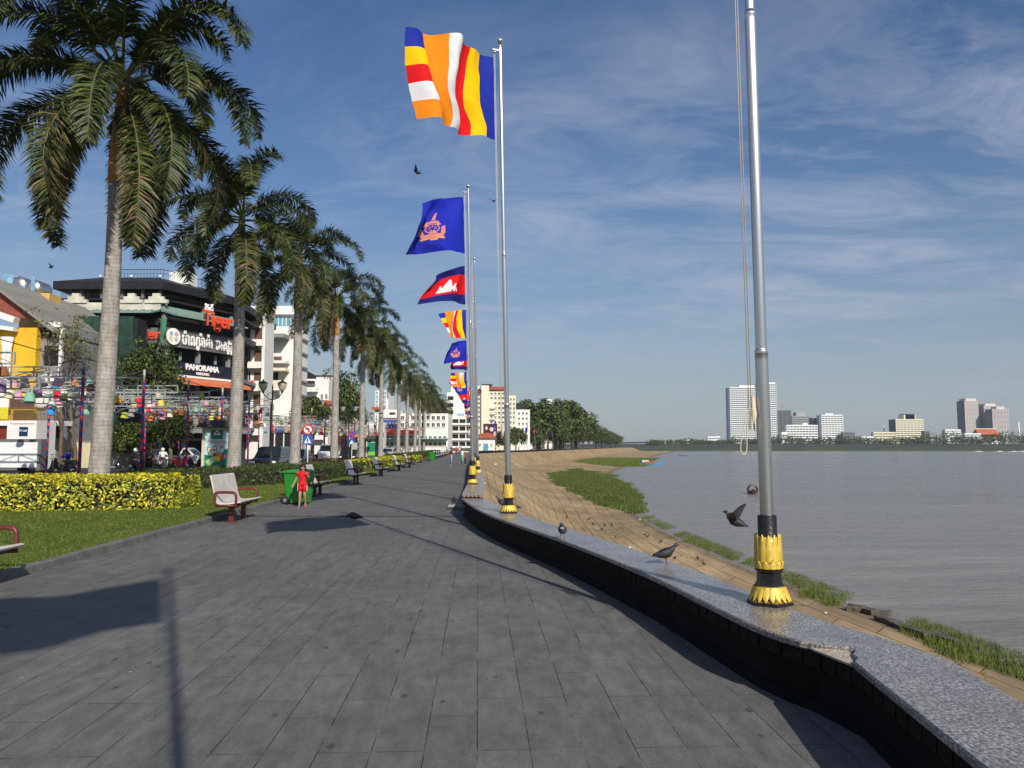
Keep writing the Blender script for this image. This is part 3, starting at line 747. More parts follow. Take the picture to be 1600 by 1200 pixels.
# limp flags of the bay
for k, t in enumerate(bay[:16]):
    if k in (2, 5): continue
    kd = 'RCBRCCBRCBRCBRCB'[k]; o = t.location + V((-.1, -.1, 9.0))
    nm = {'B': 'striped', 'R': 'blue', 'C': 'red and navy'}[kd]
    flag_thing('limp %s flag on the %s pole round the bay' % (nm, ORD[k]), kd, Flag(o, o + V((0, 0, -2.3)), o + V((-.7, -.5, -1.2)), o + V((-.6, -.4, -3.4)), ph=k, amp=.2), 'limp flags round the bay', False)
# ================================================================ PALMS
LV = [mat('frond_dark', (.022, .031, .008), .5, 0, .25, 3, spec=.35), mat('frond_mid', (.042, .058, .011), .5, 0, .25, 3, spec=.35),
      mat('frond_light', (.085, .105, .02), .5, 0, .25, 3, spec=.35), mat('frond_dry', (.17, .12, .06), .7, 0, .25, 3, spec=.2), mat('rachis', (.09, .10, .03), .5, 0, .2, 3)]
M_trunk = newmat('palm_bark'); m, nt, p = M_trunk
tc = nd(nt, 'ShaderNodeTexCoord'); oc = tc.outputs['Object']
wv_ = nd(nt, 'ShaderNodeTexWave', wave_type='BANDS', bands_direction='Z'); wv_.inputs['Scale'].default_value = 2.3; wv_.inputs['Distortion'].default_value = 3.2; wv_.inputs['Detail'].default_value = 4; wv_.inputs['Detail Scale'].default_value = 2.5
lk(nt, oc, wv_.inputs['Vector'])
n1 = noise_n(nt, mapping(nt, oc, (1, 1, .35)), 7, 6, .7); n2 = noise_n(nt, oc, 1.6, 4)
cb = ramp(nt, n1, [(.3, (.19, .17, .15)), (.55, (.34, .315, .29)), (.75, (.48, .45, .42))])
cb = mixc(nt, ramp(nt, wv_.outputs['Fac'], [(.0, .5), (.10, 0.0)]), cb, (.11, .095, .08))
cb = mixc(nt, ramp(nt, n2, [(.62, 0.0), (.72, .5)]), cb, (.20, .115, .06))
lk(nt, cb, p.inputs['Base Color']); p.inputs['Roughness'].default_value = .85; p.inputs['Specular IOR Level'].default_value = .2
bumpn(nt, mixc(nt, .75, wv_.outputs['Fac'], n1), .45, .03, p); M_trunk = m
M_shaft = mat('crownshaft_green', (.05, .075, .016), .45, 0, .4, 5, col2=(.14, .17, .03), stretch=(3, 3, .4))
M_shafto = mat('crownshaft_orange', (.35, .15, .04), .55, 0, .4, 5, .2, 30, col2=(.52, .26, .08), stretch=(2, 2, .6))
M_sheath = mat('dry_sheath', (.50, .30, .15), .7, 0, .3, 5, .2, 20, stretch=(2, 2, .5))
def frond(mb, r, base, az, el, L, curl, dens, wid, dry=0.0):
    """arching rachis with plumose leaflets all round it"""
    n = 22; pts = [V(base)]; d_el = el
    for i in range(n):
        t = i / n
        d_el = el - curl * (t ** 1.7)
        s = L / n
        pts.append(pts[-1] + V((math.cos(az) * math.cos(d_el), math.sin(az) * math.cos(d_el), math.sin(d_el))) * s)
    mb.tube(pts, [.05 * (1 - .88 * i / n) + .004 for i in range(n + 1)], 5, 4, cap=False)
    k = int(dens * L)
    for i in range(k):
        t = .17 + .83 * i / k; f = t * n; a = min(int(f), n - 1)
        p = pts[a].lerp(pts[a + 1], f - a); tg = (pts[a + 1] - pts[a]).normalized()
        sd = tg.cross(V((0, 0, 1)));
        sd = sd.normalized() if sd.length > .1 else V((-math.sin(az), math.cos(az), 0))
        up = sd.cross(tg).normalized()
        ll = wid * (.55 + .75 * math.sin(PI * min(1, .12 + t * .82)) ** .8) * r.uniform(.8, 1.15)
        if t > .93: ll *= .7
        for side in (-1, 1):
            ang = r.choice((-.55, -.15, .25, .65)) + r.uniform(-.2, .2)
            d = (sd * side * math.cos(ang) + up * math.sin(ang) + tg * r.uniform(.35, .75)).normalized()
            q1 = p + d * ll * .5; d2 = (d + V((0, 0, -r.uniform(.25, .75)))).normalized(); q2 = q1 + d2 * ll * .55
            wv = (d.cross(up if abs(d.dot(up)) < .8 else tg)).normalized() * r.uniform(.020, .036)
            c = 3 if r.random() < dry else r.choices((0, 1, 2), (4, 5, 2))[0]
            mb.add([p - wv * .5, p + wv * .5, q1 + wv, q1 - wv, q2], [(0, 1, 2, 3), (3, 2, 4)], c)
def crown_mesh(seed, nfr, L, dens, elr=(1.35, -.55)):
    r = random.Random(seed); mb = MB(); az = r.uniform(0, 6)
    for i in range(nfr):
        az += 2.39996; f = i / (nfr - 1)
        el = elr[0] + (elr[1] - elr[0]) * f ** .85 + r.uniform(-.12, .12)
        frond(mb, r, (math.cos(az) * .1, math.sin(az) * .1, -.85 * f ** 1.3 + .15), az + r.uniform(-.2, .2), el, L * r.uniform(.88, 1.08) * (.82 if i < 2 else 1), 1.75 + .8 * (1 - f) + r.uniform(-.25, .35), dens, .62, .02 if f < .8 else .22)
    return mb
crowns = [crown_mesh(3, 26, 6.3, 50, (1.3, -.6)).mesh('crown', LV), crown_mesh(8, 20, 5.4, 40, (1.35, -.6)).mesh('crown', LV), crown_mesh(21, 20, 5.3, 36, (1.35, -.55)).mesh('crown', LV), crown_mesh(33, 18, 5.2, 20, (1.3, -.6)).mesh('crown', LV)]
def palm_trunk(h, r0, seed):
    r = random.Random(seed); mb = MB(); n = 28; pts = []; rs = []
    for i in range(n + 1):
        t = i / n; z = h * t
        pts.append((math.sin(t * 2.2) * .06, math.sin(t * 3) * .05, z))
        rs.append(r0 * (1 + .42 * math.exp(-z / .7) + .10 * math.sin(PI * min(1, t * 1.5)) - .16 * t) * (1 + r.uniform(-.012, .012)))
    return mb.tube(pts, rs, 18)
def palm(label, loc, top, trunk_h, r0, crown, rz, sheath, shaft_m, lean=(0, 0), cs=1.0):
    t = thing('palm_tree', label, 'palm tree', loc, 0, 'royal palms in the row along the lawn'); t.rotation_euler = (lean[0], lean[1], 0)
    palm_trunk(trunk_h, r0, int(rz * 100)).build('trunk', M_trunk, t)
    x0, y0 = math.sin(2.2) * .06, math.sin(3) * .05
    mb = MB(); H = top - trunk_h
    mb.tube([(x0, y0, trunk_h - .05), (x0, y0, trunk_h + .1), (x0, y0, trunk_h + H * .3), (x0, y0, trunk_h + H * .65), (x0, y0, top + .15)], [r0 * .80, r0 * 1.0, r0 * .98, r0 * .7, r0 * .38], 16)
    mb.build('crownshaft', shaft_m, t)
    c = link('crown', crown, t, (x0, y0, top), rz); c.scale = (cs, cs, cs)
    if sheath:
        mb = MB(); a = sheath
        ps = [V((x0 + math.cos(a) * r, y0 + math.sin(a) * r, z)) for r, z in ((r0 * .75, top - .05), (r0 * 1.1, top - .5), (r0 * 1.25, trunk_h + .35), (r0 * 1.7, trunk_h - .05), (r0 * 2.6, trunk_h - .75))]
        mb.tube(catmull(ps, 4), [.06, .1, .12, .14, .15, .15, .15, .14, .13, .13, .12, .12, .11, .10, .08, .06, .02][:17], 7, sq=.35); mb.build('dry_sheath', M_sheath, t)
    return t
# (pixel x of the trunk base, distance, crown centre height, trunk height, radius)
PC = 12.2
palms = [(160, 25.0, 14.0, 10.4, .285, 0, .35, 0, 1), (369, 38.5, 13.5, 10.6, .30, 1, 2.1, 0, 0), (463, 51.5, 14.6, 10.9, .32, 2, .8, -.9, 0), (524, 66, 14.6, 11.2, .30, 1, 4.0, -2.4, 1), (566, 80.5, 14.5, 11.6, .29, 2, 2.6, 0, 1),
         (596, 96.5, 14.2, 11.5, .29, 1, 5.1, 0, 0), (623, 114, 13.6, 10.8, .28, 3, .3, 0, 0), (636, 130, 13.8, 10.8, .28, 3, 1.7, 0, 0), (649, 147, 13.4, 10.5, .28, 3, 2.9, 0, 0), (656, 161, 13.6, 10.6, .28, 3, 4.4, -1, 0),
         (663, 175, 13.6, 10.6, .28, 3, 5.5, 0, 0), (669, 189, 13.4, 10.5, .28, 3, .9, 0, 1), (677, 203, 13.4, 10.5, .28, 3, 2.2, 0, 1), (682, 217, 13.4, 10.4, .28, 3, 3.5, 0, 1), (686, 231, 13.2, 10.4, .28, 3, 4.9, 0, 1), (690, 246, 13.2, 10.4, .28, 3, .5, 0, 1)]
plab = ['tallest nearest royal palm with orange crownshaft rising behind the yellow hedge', 'royal palm beside the teal advertising lightbox, its crown touching the nearest palm', 'royal palm with green crownshaft and hanging dry sheath beside the no-left-turn sign',
        'royal palm with pale trunk and long orange sheath peeling off under its crown']
for i, (px, d, top, th, r0, cr, rz, sh, go) in enumerate(palms):
    lab = plab[i] if i < 4 else 'royal palm in the receding row, %s behind the one with the long orange sheath' % ORD[i - 4]
    palm(lab, ((px - 800) / F * d * 1.004, d, .08), top, th, r0, crowns[cr], rz, sh, M_shafto if go else M_shaft, (R(rnd.uniform(-.6, .6)), R(.9 if i == 0 else rnd.uniform(-.5, .8))), 1.0)
# ================================================================ HEDGES
def leafy(mb, pts_n, size, weights, r, tilt=.7):
    for p, nrm in pts_n:
        a = (nrm + V((r.uniform(-tilt, tilt), r.uniform(-tilt, tilt), r.uniform(-tilt, tilt)))).normalized()
        u = a.orthogonal().normalized(); u = Matrix.Rotation(r.uniform(0, 6.28), 3, a) @ u; v = a.cross(u)
        s = size * r.uniform(.6, 1.25)
        mb.add([p - u * s, p - v * s * .42, p + u * s, p + v * s * .42], [(0, 1, 2, 3)], r.choices(range(len(weights)), weights)[0])
def hedge(name, label, cat, path, width, h, mats, wts_top, wts_side, size, dens, seed, round_=.25, group=None):
    r = random.Random(seed); path = [V((q[0], q[1], 0)) for q in path]
    path = catmull(path, 6); o = path[len(path) // 2].copy(); t = thing(name, label, cat, tuple(o), 0, group)
    path = [q - o for q in path]; w2 = width / 2; z0 = .1
    core = path[1:-1] if len(path) > 6 else path; mb = MB(); sweep(mb, core, [(-w2 * .74, z0), (-w2 * .78, h * .74), (-w2 * .6, h * .84), (w2 * .6, h * .84), (w2 * .78, h * .74), (w2 * .74, z0)]); mb.build('branches', mats[-1], t)
    mb = MB(); pn = []
    cum = [0]
    for a, b in zip(path, path[1:]): cum.append(cum[-1] + (b - a).length)
    L = cum[-1]
    def at(s):
        for i in range(len(path) - 1):
            if cum[i] <= s <= cum[i + 1]:
                d = (path[i + 1] - path[i]).normalized(); return path[i] + d * (s - cum[i]), d
        return path[-1], d
    tot = int(dens * L * (width + 2 * h)); top_pts, side_pts = [], []
    for k in range(tot):
        s = r.uniform(-.02, 1.02) * L; q, d = at(max(0, min(L, s))); n = V((d.y, -d.x, 0)); u = r.uniform(0, width + 2 * h)
        end = min(s, L - s); sq = 1.0 if end > w2 else .55 + .45 * math.sqrt(max(0, 1 - (1 - max(0, end) / w2) ** 2))
        bump = .07 * noise.noise((s * 1.7, u * 1.7, seed)) + r.uniform(-.06, .05)
        if h < u < h + width:
            y = (u - h - w2); e = max(0, abs(y) / w2 - .7) / .3
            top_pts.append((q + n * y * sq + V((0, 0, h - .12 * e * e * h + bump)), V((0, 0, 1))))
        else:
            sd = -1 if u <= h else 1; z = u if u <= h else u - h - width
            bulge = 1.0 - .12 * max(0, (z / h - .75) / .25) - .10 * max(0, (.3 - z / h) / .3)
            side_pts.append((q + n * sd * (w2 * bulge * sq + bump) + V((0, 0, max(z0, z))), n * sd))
    for s_, dr in ((0, -1), (L, 1)):
        q, d = at(s_); n = V((d.y, -d.x, 0))
        for k in range(int(dens * width * h * 1.2)):
            y = r.uniform(-w2, w2); z = r.uniform(z0, h); b = math.sqrt(max(0, 1 - (y / w2) ** 2)) * w2 * .5
            side_pts.append((q + n * y * .9 + d * dr * (b + r.uniform(-.08, .05)) * (1 - .3 * max(0, z / h - .7)) + V((0, 0, z)), d * dr))
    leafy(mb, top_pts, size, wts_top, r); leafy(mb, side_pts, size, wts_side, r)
    mb.build('foliage', mats[:-1], t); return t
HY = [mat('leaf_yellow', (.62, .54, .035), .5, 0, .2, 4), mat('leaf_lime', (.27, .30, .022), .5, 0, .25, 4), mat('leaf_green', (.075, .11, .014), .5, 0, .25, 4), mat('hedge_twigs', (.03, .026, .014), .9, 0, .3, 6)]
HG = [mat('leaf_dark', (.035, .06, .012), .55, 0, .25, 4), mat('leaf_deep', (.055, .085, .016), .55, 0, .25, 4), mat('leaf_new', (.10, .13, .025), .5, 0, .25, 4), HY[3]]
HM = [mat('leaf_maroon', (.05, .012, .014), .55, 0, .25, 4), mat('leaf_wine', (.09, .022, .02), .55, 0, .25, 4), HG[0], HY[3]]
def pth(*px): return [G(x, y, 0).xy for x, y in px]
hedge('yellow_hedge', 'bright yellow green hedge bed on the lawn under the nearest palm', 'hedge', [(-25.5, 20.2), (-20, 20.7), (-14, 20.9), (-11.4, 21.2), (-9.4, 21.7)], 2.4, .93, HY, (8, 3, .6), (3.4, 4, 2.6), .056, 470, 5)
hedge('green_hedge', 'clipped dark green hedge curving behind the white bench and green bin', 'hedge', [(-13.5, 29.5), (-11.6, 33.3), (-10.2, 36.5), (-10.1, 41), (-9.9, 46)], 2.4, .8, HG, (3, 5, 3), (5, 4, 1), .05, 300, 6)
hedge('green_hedge', 'flat green hedge running back behind the curved one, below the lamp post', 'hedge', [(-17.3, 35), (-16.4, 42), (-15.2, 49), (-13, 53.5)], 1.8, .62, HG, (2, 5, 5), (5, 4, 1), .06, 100, 7)
hedge('maroon_hedge', 'low dark maroon hedge at the feet of the palms', 'hedge', [(-14.6, 58), (-13.6, 62), (-12.6, 66), (-12.4, 71)], 1.6, .75, HM, (4, 4, 1), (5, 3, 1), .07, 60, 8)
hedge('yellow_hedge', 'low yellow hedge behind the benches in the middle of the row', 'hedge', [(-11.4, 57), (-11.2, 64), (-11.6, 72), (-12.4, 80)], 2.2, .72, HY, (6, 4, 1), (3, 4, 2.5), .085, 60, 9)
hedge('green_hedge', 'long low green hedge further down beside the far green bin', 'hedge', [(-12.6, 82), (-13.0, 92), (-13.8, 108), (-15.5, 140), (-17.5, 180)], 2.4, .85, HG, (3, 5, 3), (5, 4, 1), .11, 22, 10)
hedge('yellow_hedge', 'far yellow hedge patch just before the long low green hedge', 'hedge', [(-10.9, 81), (-11.3, 90), (-11.9, 97)], 1.2, .6, HY, (6, 4, 1), (3, 4, 2), .1, 45, 12)
hedge('tall_hedge', 'tall dark green hedge closing the far end of the promenade', 'hedge', [(-26, 238), (-20, 240), (-13.5, 241)], 3, 3.2, HG, (3, 5, 2), (5, 4, 1), .2, 20, 11)
# ================================================================ BENCHES
M_bw = mat('bench_white', (.60, .58, .54), .55, 0, .14, 5, .15, 30, col2=(.46, .43, .38)); M_bwn = mat('bench_white_clean', (.72, .70, .67), .55, 0, .1, 5, .1, 30)
M_br = mat('bench_redbrown', (.12, .022, .018), .4, 0, .25, 8, .1, 30); M_bd = mat('bench_darkframe', (.045, .016, .015), .4, 0, .25, 8)
def bench(label, loc, rz, seat, frame):
    """long axis along local y, sitter looks along +x"""
    t = thing('park_bench', label, 'bench', loc, rz, 'benches along the kerb')
    Lh = .82
    def slab(prof, name):
        mb = MB(); n = 14; pr = catmull([V((x, 0, z)) for x, z in prof], 4); th = .035; secs = []
        for j in range(2):
            y = -Lh if j == 0 else Lh; up = []; dn = []
            for i, q in enumerate(pr):
                tg = (pr[min(i + 1, len(pr) - 1)] - pr[max(i - 1, 0)]).normalized(); nn = V((-tg.z, 0, tg.x))
                up.append(V((q.x, y, q.z)) + nn * th / 2); dn.append(V((q.x, y, q.z)) - nn * th / 2)
            secs.append(up + dn[::-1])
        mb.loft(secs, 0, True, False); o = mb.build(name, seat, t)
        bv = o.modifiers.new('edge', 'BEVEL'); bv.width = .012; bv.segments = 2; bv.limit_method = 'ANGLE'; return o
    slab([(-.19, .43), (-.1, .415), (.1, .43), (.27, .455), (.31, .445)], 'seat')
    slab([(-.2, .425), (-.24, .5), (-.31, .75), (-.37, .98), (-.40, 1.0)], 'backrest')
    for y in (-Lh - .01, Lh + .01):
        mb = MB(); a = catmull([(-.25, y, .36), (-.26, y, .58), (-.22, y, .655), (.12, y, .655), (.19, y, .62), (.21, y, .54), (.2, y, .36)], 5)
        mb.tube([(q.x, q.y, q.z) for q in a], .03, 8); mb.tube([(-.25, y, .38), (.2, y, .38)], .026, 8); mb.build('armrest', frame, t)
    for y in (-.45, .45):
        mb = MB(); mb.box((0, y, .2), (.1, .1, .4)); mb.box((0, y, .012), (.18, .18, .024)); mb.bar((-.0, y, .3), (.22, y, .40), .06, .05); mb.bar((-.0, y, .3), (-.2, y, .40), .06, .05); mb.build('leg', frame, t)
    mb = MB(); mb.box((0, 0, .385), (.34, 1.5, .035)); mb.build('seat_beam', frame, t)
    return t
bz = R(2.5)
by = [9.2, 18.35, 27.4, 36.0, 45.2, 55.5, 64.0, 106, 112, 118, 124, 131, 138, 145, 153]
bl = ['white bench cut by the left edge of the picture, red armrest nearest', 'stained white bench with red brown frame in front of the yellow hedge', 'white bench just behind the girl in red and the green bin',
      'grey white bench second beyond the girl in red, beside the curved green hedge', 'grey bench before the maroon hedge, third beyond the girl', 'small white bench fourth beyond the girl in red', 'small white bench last before the far green bin']
proto = None
for i, d in enumerate(by):
    lab = bl[i] if i < 7 else 'tiny far bench past the far green bin, %s from it' % ORD[i - 7]
    loc = (dirx(KX - .02, d) + (.5 if i else .02), d, .0)
    if i < 3: bench(lab, loc, bz, M_bw, M_br if i < 2 else M_bd).scale = (1, 1, 1.07)
    elif i == 3: proto = bench(lab, loc, bz, M_bwn, M_bd); proto.scale = (1, 1, 1.07)
    else: dup(proto, loc, bz, lab)
# ================================================================ WHEELIE BINS
M_bin = mat('bin_green', (.022, .22, .028), .42, 0, .1, 6, .05, 20); M_rub = mat('rubber', (.015, .015, .015), .8, 0, .2, 10)
def bin_(label, loc, rz):
    t = thing('wheelie_bin', label, 'bin', loc, rz)
    mb = MB(); w0, w1, d0, d1 = .29, .36, .27, .37
    secs = []
    for z, k in ((.05, 0), (.2, .15), (.9, .95), (.91, 1.08), (.95, 1.08), (.95, 1.0)):
        a, b = (w0 + (w1 - w0) * k) , (d0 + (d1 - d0) * k); c = .05
        secs.append([V((x * a, y * b, z)) for x, y in ((-1, -.86), (-.88, -1), (.88, -1), (1, -.86), (1, .86), (.88, 1), (-.88, 1), (-1, .86))])
    mb.loft(secs, 0, True, False)
    for y in (-.2, 0, .2): mb.box((w0 + .035, y * .7, .55), (.02, .04, .5))
    mb.build('body', M_bin, t)
    mb = MB(); secs = []
    for x, h in ((-.6, .955), (-.5, 1.0), (-.1, 1.045), (.3, 1.03), (.55, .975), (.6, .955)):
        secs.append([V((x * .68, -.42, .952)), V((x * .68, -.39, h)), V((x * .68, .39, h)), V((x * .68, .42, .952))])
    mb.loft(secs, 0, True, False); mb.build('lid', M_bin, t)
    mb = MB(); mb.tube([(-.38, -.3, .93), (-.48, -.3, .95), (-.48, .3, .95), (-.38, .3, .93)], .022, 8); mb.build('handle', M_bin, t)
    for y in (-.31, .31):
        mb = MB(); M = Matrix.Rotation(PI / 2, 3, 'X'); mb.lathe([(.03, -.03), (.1, -.035), (.125, -.025), (.125, .025), (.1, .035), (.03, .03)], 20, (-.28, y, .125), M=M); w_ = mb.build('wheel', M_rub, t)
        mb = MB(); mb.lathe([(.055, -.037), (.06, 0), (.055, .037)], 12, (-.28, y, .125), M=M); mb.build('hub', mat('hub_grey', (.2, .2, .2), .5), w_)
    return t
q = G(462, 789, 0); bin_('large green wheelie bin standing on the kerb side behind the girl', (q.x - .05, q.y + .5, 0), R(-12))
bin_('smaller looking green wheelie bin far down the row of benches', ((676 - 800) / F * 92, 92, 0), R(-8))
# ================================================================ LAMP POSTS
M_lamp = mat('lamp_black', (.018, .018, .02), .45, .3, .3, 8); M_glass = mat('lamp_glass', (.42, .40, .32), .3, 0, .15, 6)
def lamp(label, loc, rz=0):
    t = thing('street_lamp', label, 'street lamp', loc, rz, 'twin lantern lamps beside the palms')
    mb = MB(); mb.lathe([(.16, 0), (.16, .12), (.12, .18), (.10, .6), (.11, .65), (.07, .72), (.06, 2.6), (.075, 2.65), (.05, 2.7), (.042, 5.0), (.06, 5.05), (.03, 5.15), (.05, 5.3), (.0, 5.55)], 12, cap=False); mb.build('post', M_lamp, t)
    for s in (-1, 1):
        mb = MB(); mb.tube(catmull([(0, 0, 4.55), (s * .25, 0, 4.62), (s * .5, 0, 4.85), (s * .58, 0, 5.0)], 5), .028, 6); mb.tube(catmull([(0, 0, 4.9), (s * .18, 0, 4.98), (s * .3, 0, 4.85), (s * .2, 0, 4.72)], 4), .018, 5); mb.build('arm', M_lamp, t)
        mb = MB(); o = (s * .58, 0, 5.0); mb.lathe([(.03, .05), (.10, .08), (.2, .22), (.27, .45), (.28, .52)], 12, o); g = mb.build('lantern', M_glass, t)
        mb = MB(); mb.lathe([(.06, -.04), (.09, .06), (.05, .07)], 10, o); mb.build('lantern_socket', M_lamp, g); mb = MB(); mb.lathe([(.29, .52), (.29, .56), (.2, .62), (.08, .68), (.03, .76), (.0, .84)], 12, o, cap=False); mb.build('lantern_cap', M_lamp, g)
    return t
ll = ['twin lantern black street lamp beside the dark SUV and traffic sign', 'twin lantern street lamp between the fourth and fifth palms', 'twin lantern street lamp in front of the far green advertising box', 'small far twin lantern street lamp left of the hotel banner', 'farthest small twin lantern street lamp among the palm trunks']
p0 = None
for i, (x, d) in enumerate(((425, 46.5), (545, 74), (588, 92), (630, 128), (655, 161))):
    loc = ((x - 800) / F * d, d, 0)
    if p0 is None: p0 = lamp(ll[0], loc)
    else: dup(p0, loc, 0, ll[i])
# ================================================================ TRAFFIC SIGNS
M_red = mat('sign_red', (.60, .02, .02), .4); M_wht = mat('sign_white', (.75, .75, .74), .4); M_blu = mat('sign_blue', (.02, .11, .42), .4); M_bk = mat('sign_black', (.01, .01, .01), .5); M_gry = mat('post_grey', (.45, .45, .44), .45, .3)
def disc(mb, r, y0, y1, c, n=28, r0=0.0):
    M = Matrix.Rotation(PI / 2, 3, 'X')
    if r0: mb.lathe([(r0, -y0), (r, -y0), (r, -y1), (r0, -y1), (r0, -y0)], n, c, M=M, smooth=False, cap=False)
    else: mb.lathe([(r, -y0), (r, -y1)], n, c, M=M, smooth=False)
def flat(mb, poly, y0, y1, c):
    """poly in (x,z), thickness along y"""
    M = Matrix.Rotation(PI / 2, 3, 'X'); mb.prism(poly, -y0, -y1, M=M, o=c)
def sign_a(loc):
    t = thing('traffic_sign', 'round red no-left-turn sign above a blue pedestrian sign on a white post', 'traffic sign', loc)
    mb = MB(); mb.lathe([(.035, 0), (.035, 2.95)], 10); mb.build('post', M_wht, t)
    c = V((0, -.05, 2.72)); mb = MB(); disc(mb, .29, 0, .02, c); d = mb.build('no_left_turn_disc', M_wht, t)
    mb = MB(); disc(mb, .3, -.024, .004, c, r0=.235); mb.build('red_ring', M_red, d)
    mb = MB(); k = c + V((0, -.003, 0)); flat(mb, [(.03, -.15), (.09, -.15), (.09, .07), (-.02, .07), (-.02, .12), (-.14, .04), (-.02, -.04), (-.02, .01), (.03, .01)], -.022, -.02, k); mb.build('turn_arrow', M_bk, d)
    mb = MB(); M = Matrix.Rotation(-PI / 4, 3, 'Y'); mb.box(c + V((0, -.0265, 0)), (.5, .003, .05), M=Matrix.Rotation(PI / 4, 3, 'Y')); mb.build('red_bar', M_red, d)
    c = V((0, -.05, 2.12)); mb = MB(); mb.box(c, (.56, .02, .56)); b = mb.build('pedestrian_panel', M_blu, t)
    mb = MB(); flat(mb, [(-.21, -.2), (.21, -.2), (0, .2)], -.002, .004, c + V((0, -.014, 0))); w_ = mb.build('white_triangle', M_wht, b)
    mb = MB(); k = c + V((0, -.026, 0)); disc(mb, .032, 0, .004, k + V((0, 0, .075)), 10)
    flat(mb, [(-.03, -.17), (.0, -.05), (.035, -.17), (.055, -.165), (.03, .0), (.025, .045), (-.02, .045), (-.035, -.02), (-.055, -.16)], 0, .004, k); mb.build('walking_figure', M_bk, w_)
def sign_b(loc):
    t = thing('traffic_sign', 'round blue no-parking sign with red ring over a small blue panel', 'traffic sign', loc)
    mb = MB(); mb.lathe([(.035, 0), (.035, 2.9)], 10); mb.build('post', M_wht, t)
    c = V((0, -.05, 2.65)); mb = MB(); disc(mb, .3, 0, .02, c); d = mb.build('no_parking_disc', M_blu, t)
    mb = MB(); disc(mb, .31, -.024, .004, c, r0=.245); mb.build('red_ring', M_red, d)
    mb = MB(); mb.box(c + V((0, -.0265, 0)), (.52, .003, .06), M=Matrix.Rotation(PI / 4, 3, 'Y')); mb.build('red_bar', M_red, d)
    mb = MB(); mb.box((0, -.05, 2.08), (.5, .02, .46)); b = mb.build('blue_panel', M_blu, t)
    mb = MB(); flat(mb, [(-.17, -.15), (.17, -.15), (0, .17)], -.002, .004, V((0, -.064, 2.08))); mb.build('white_triangle', M_wht, b)
    mb = MB(); mb.box((.22, -.02, 1.75), (.45, .12, .55)); mb.build('grey_box', M_gry, t)
sign_a(((482 - 800) / F * 45, 45, 0)); sign_b(((550.5 - 800) / F * 62, 62, 0))
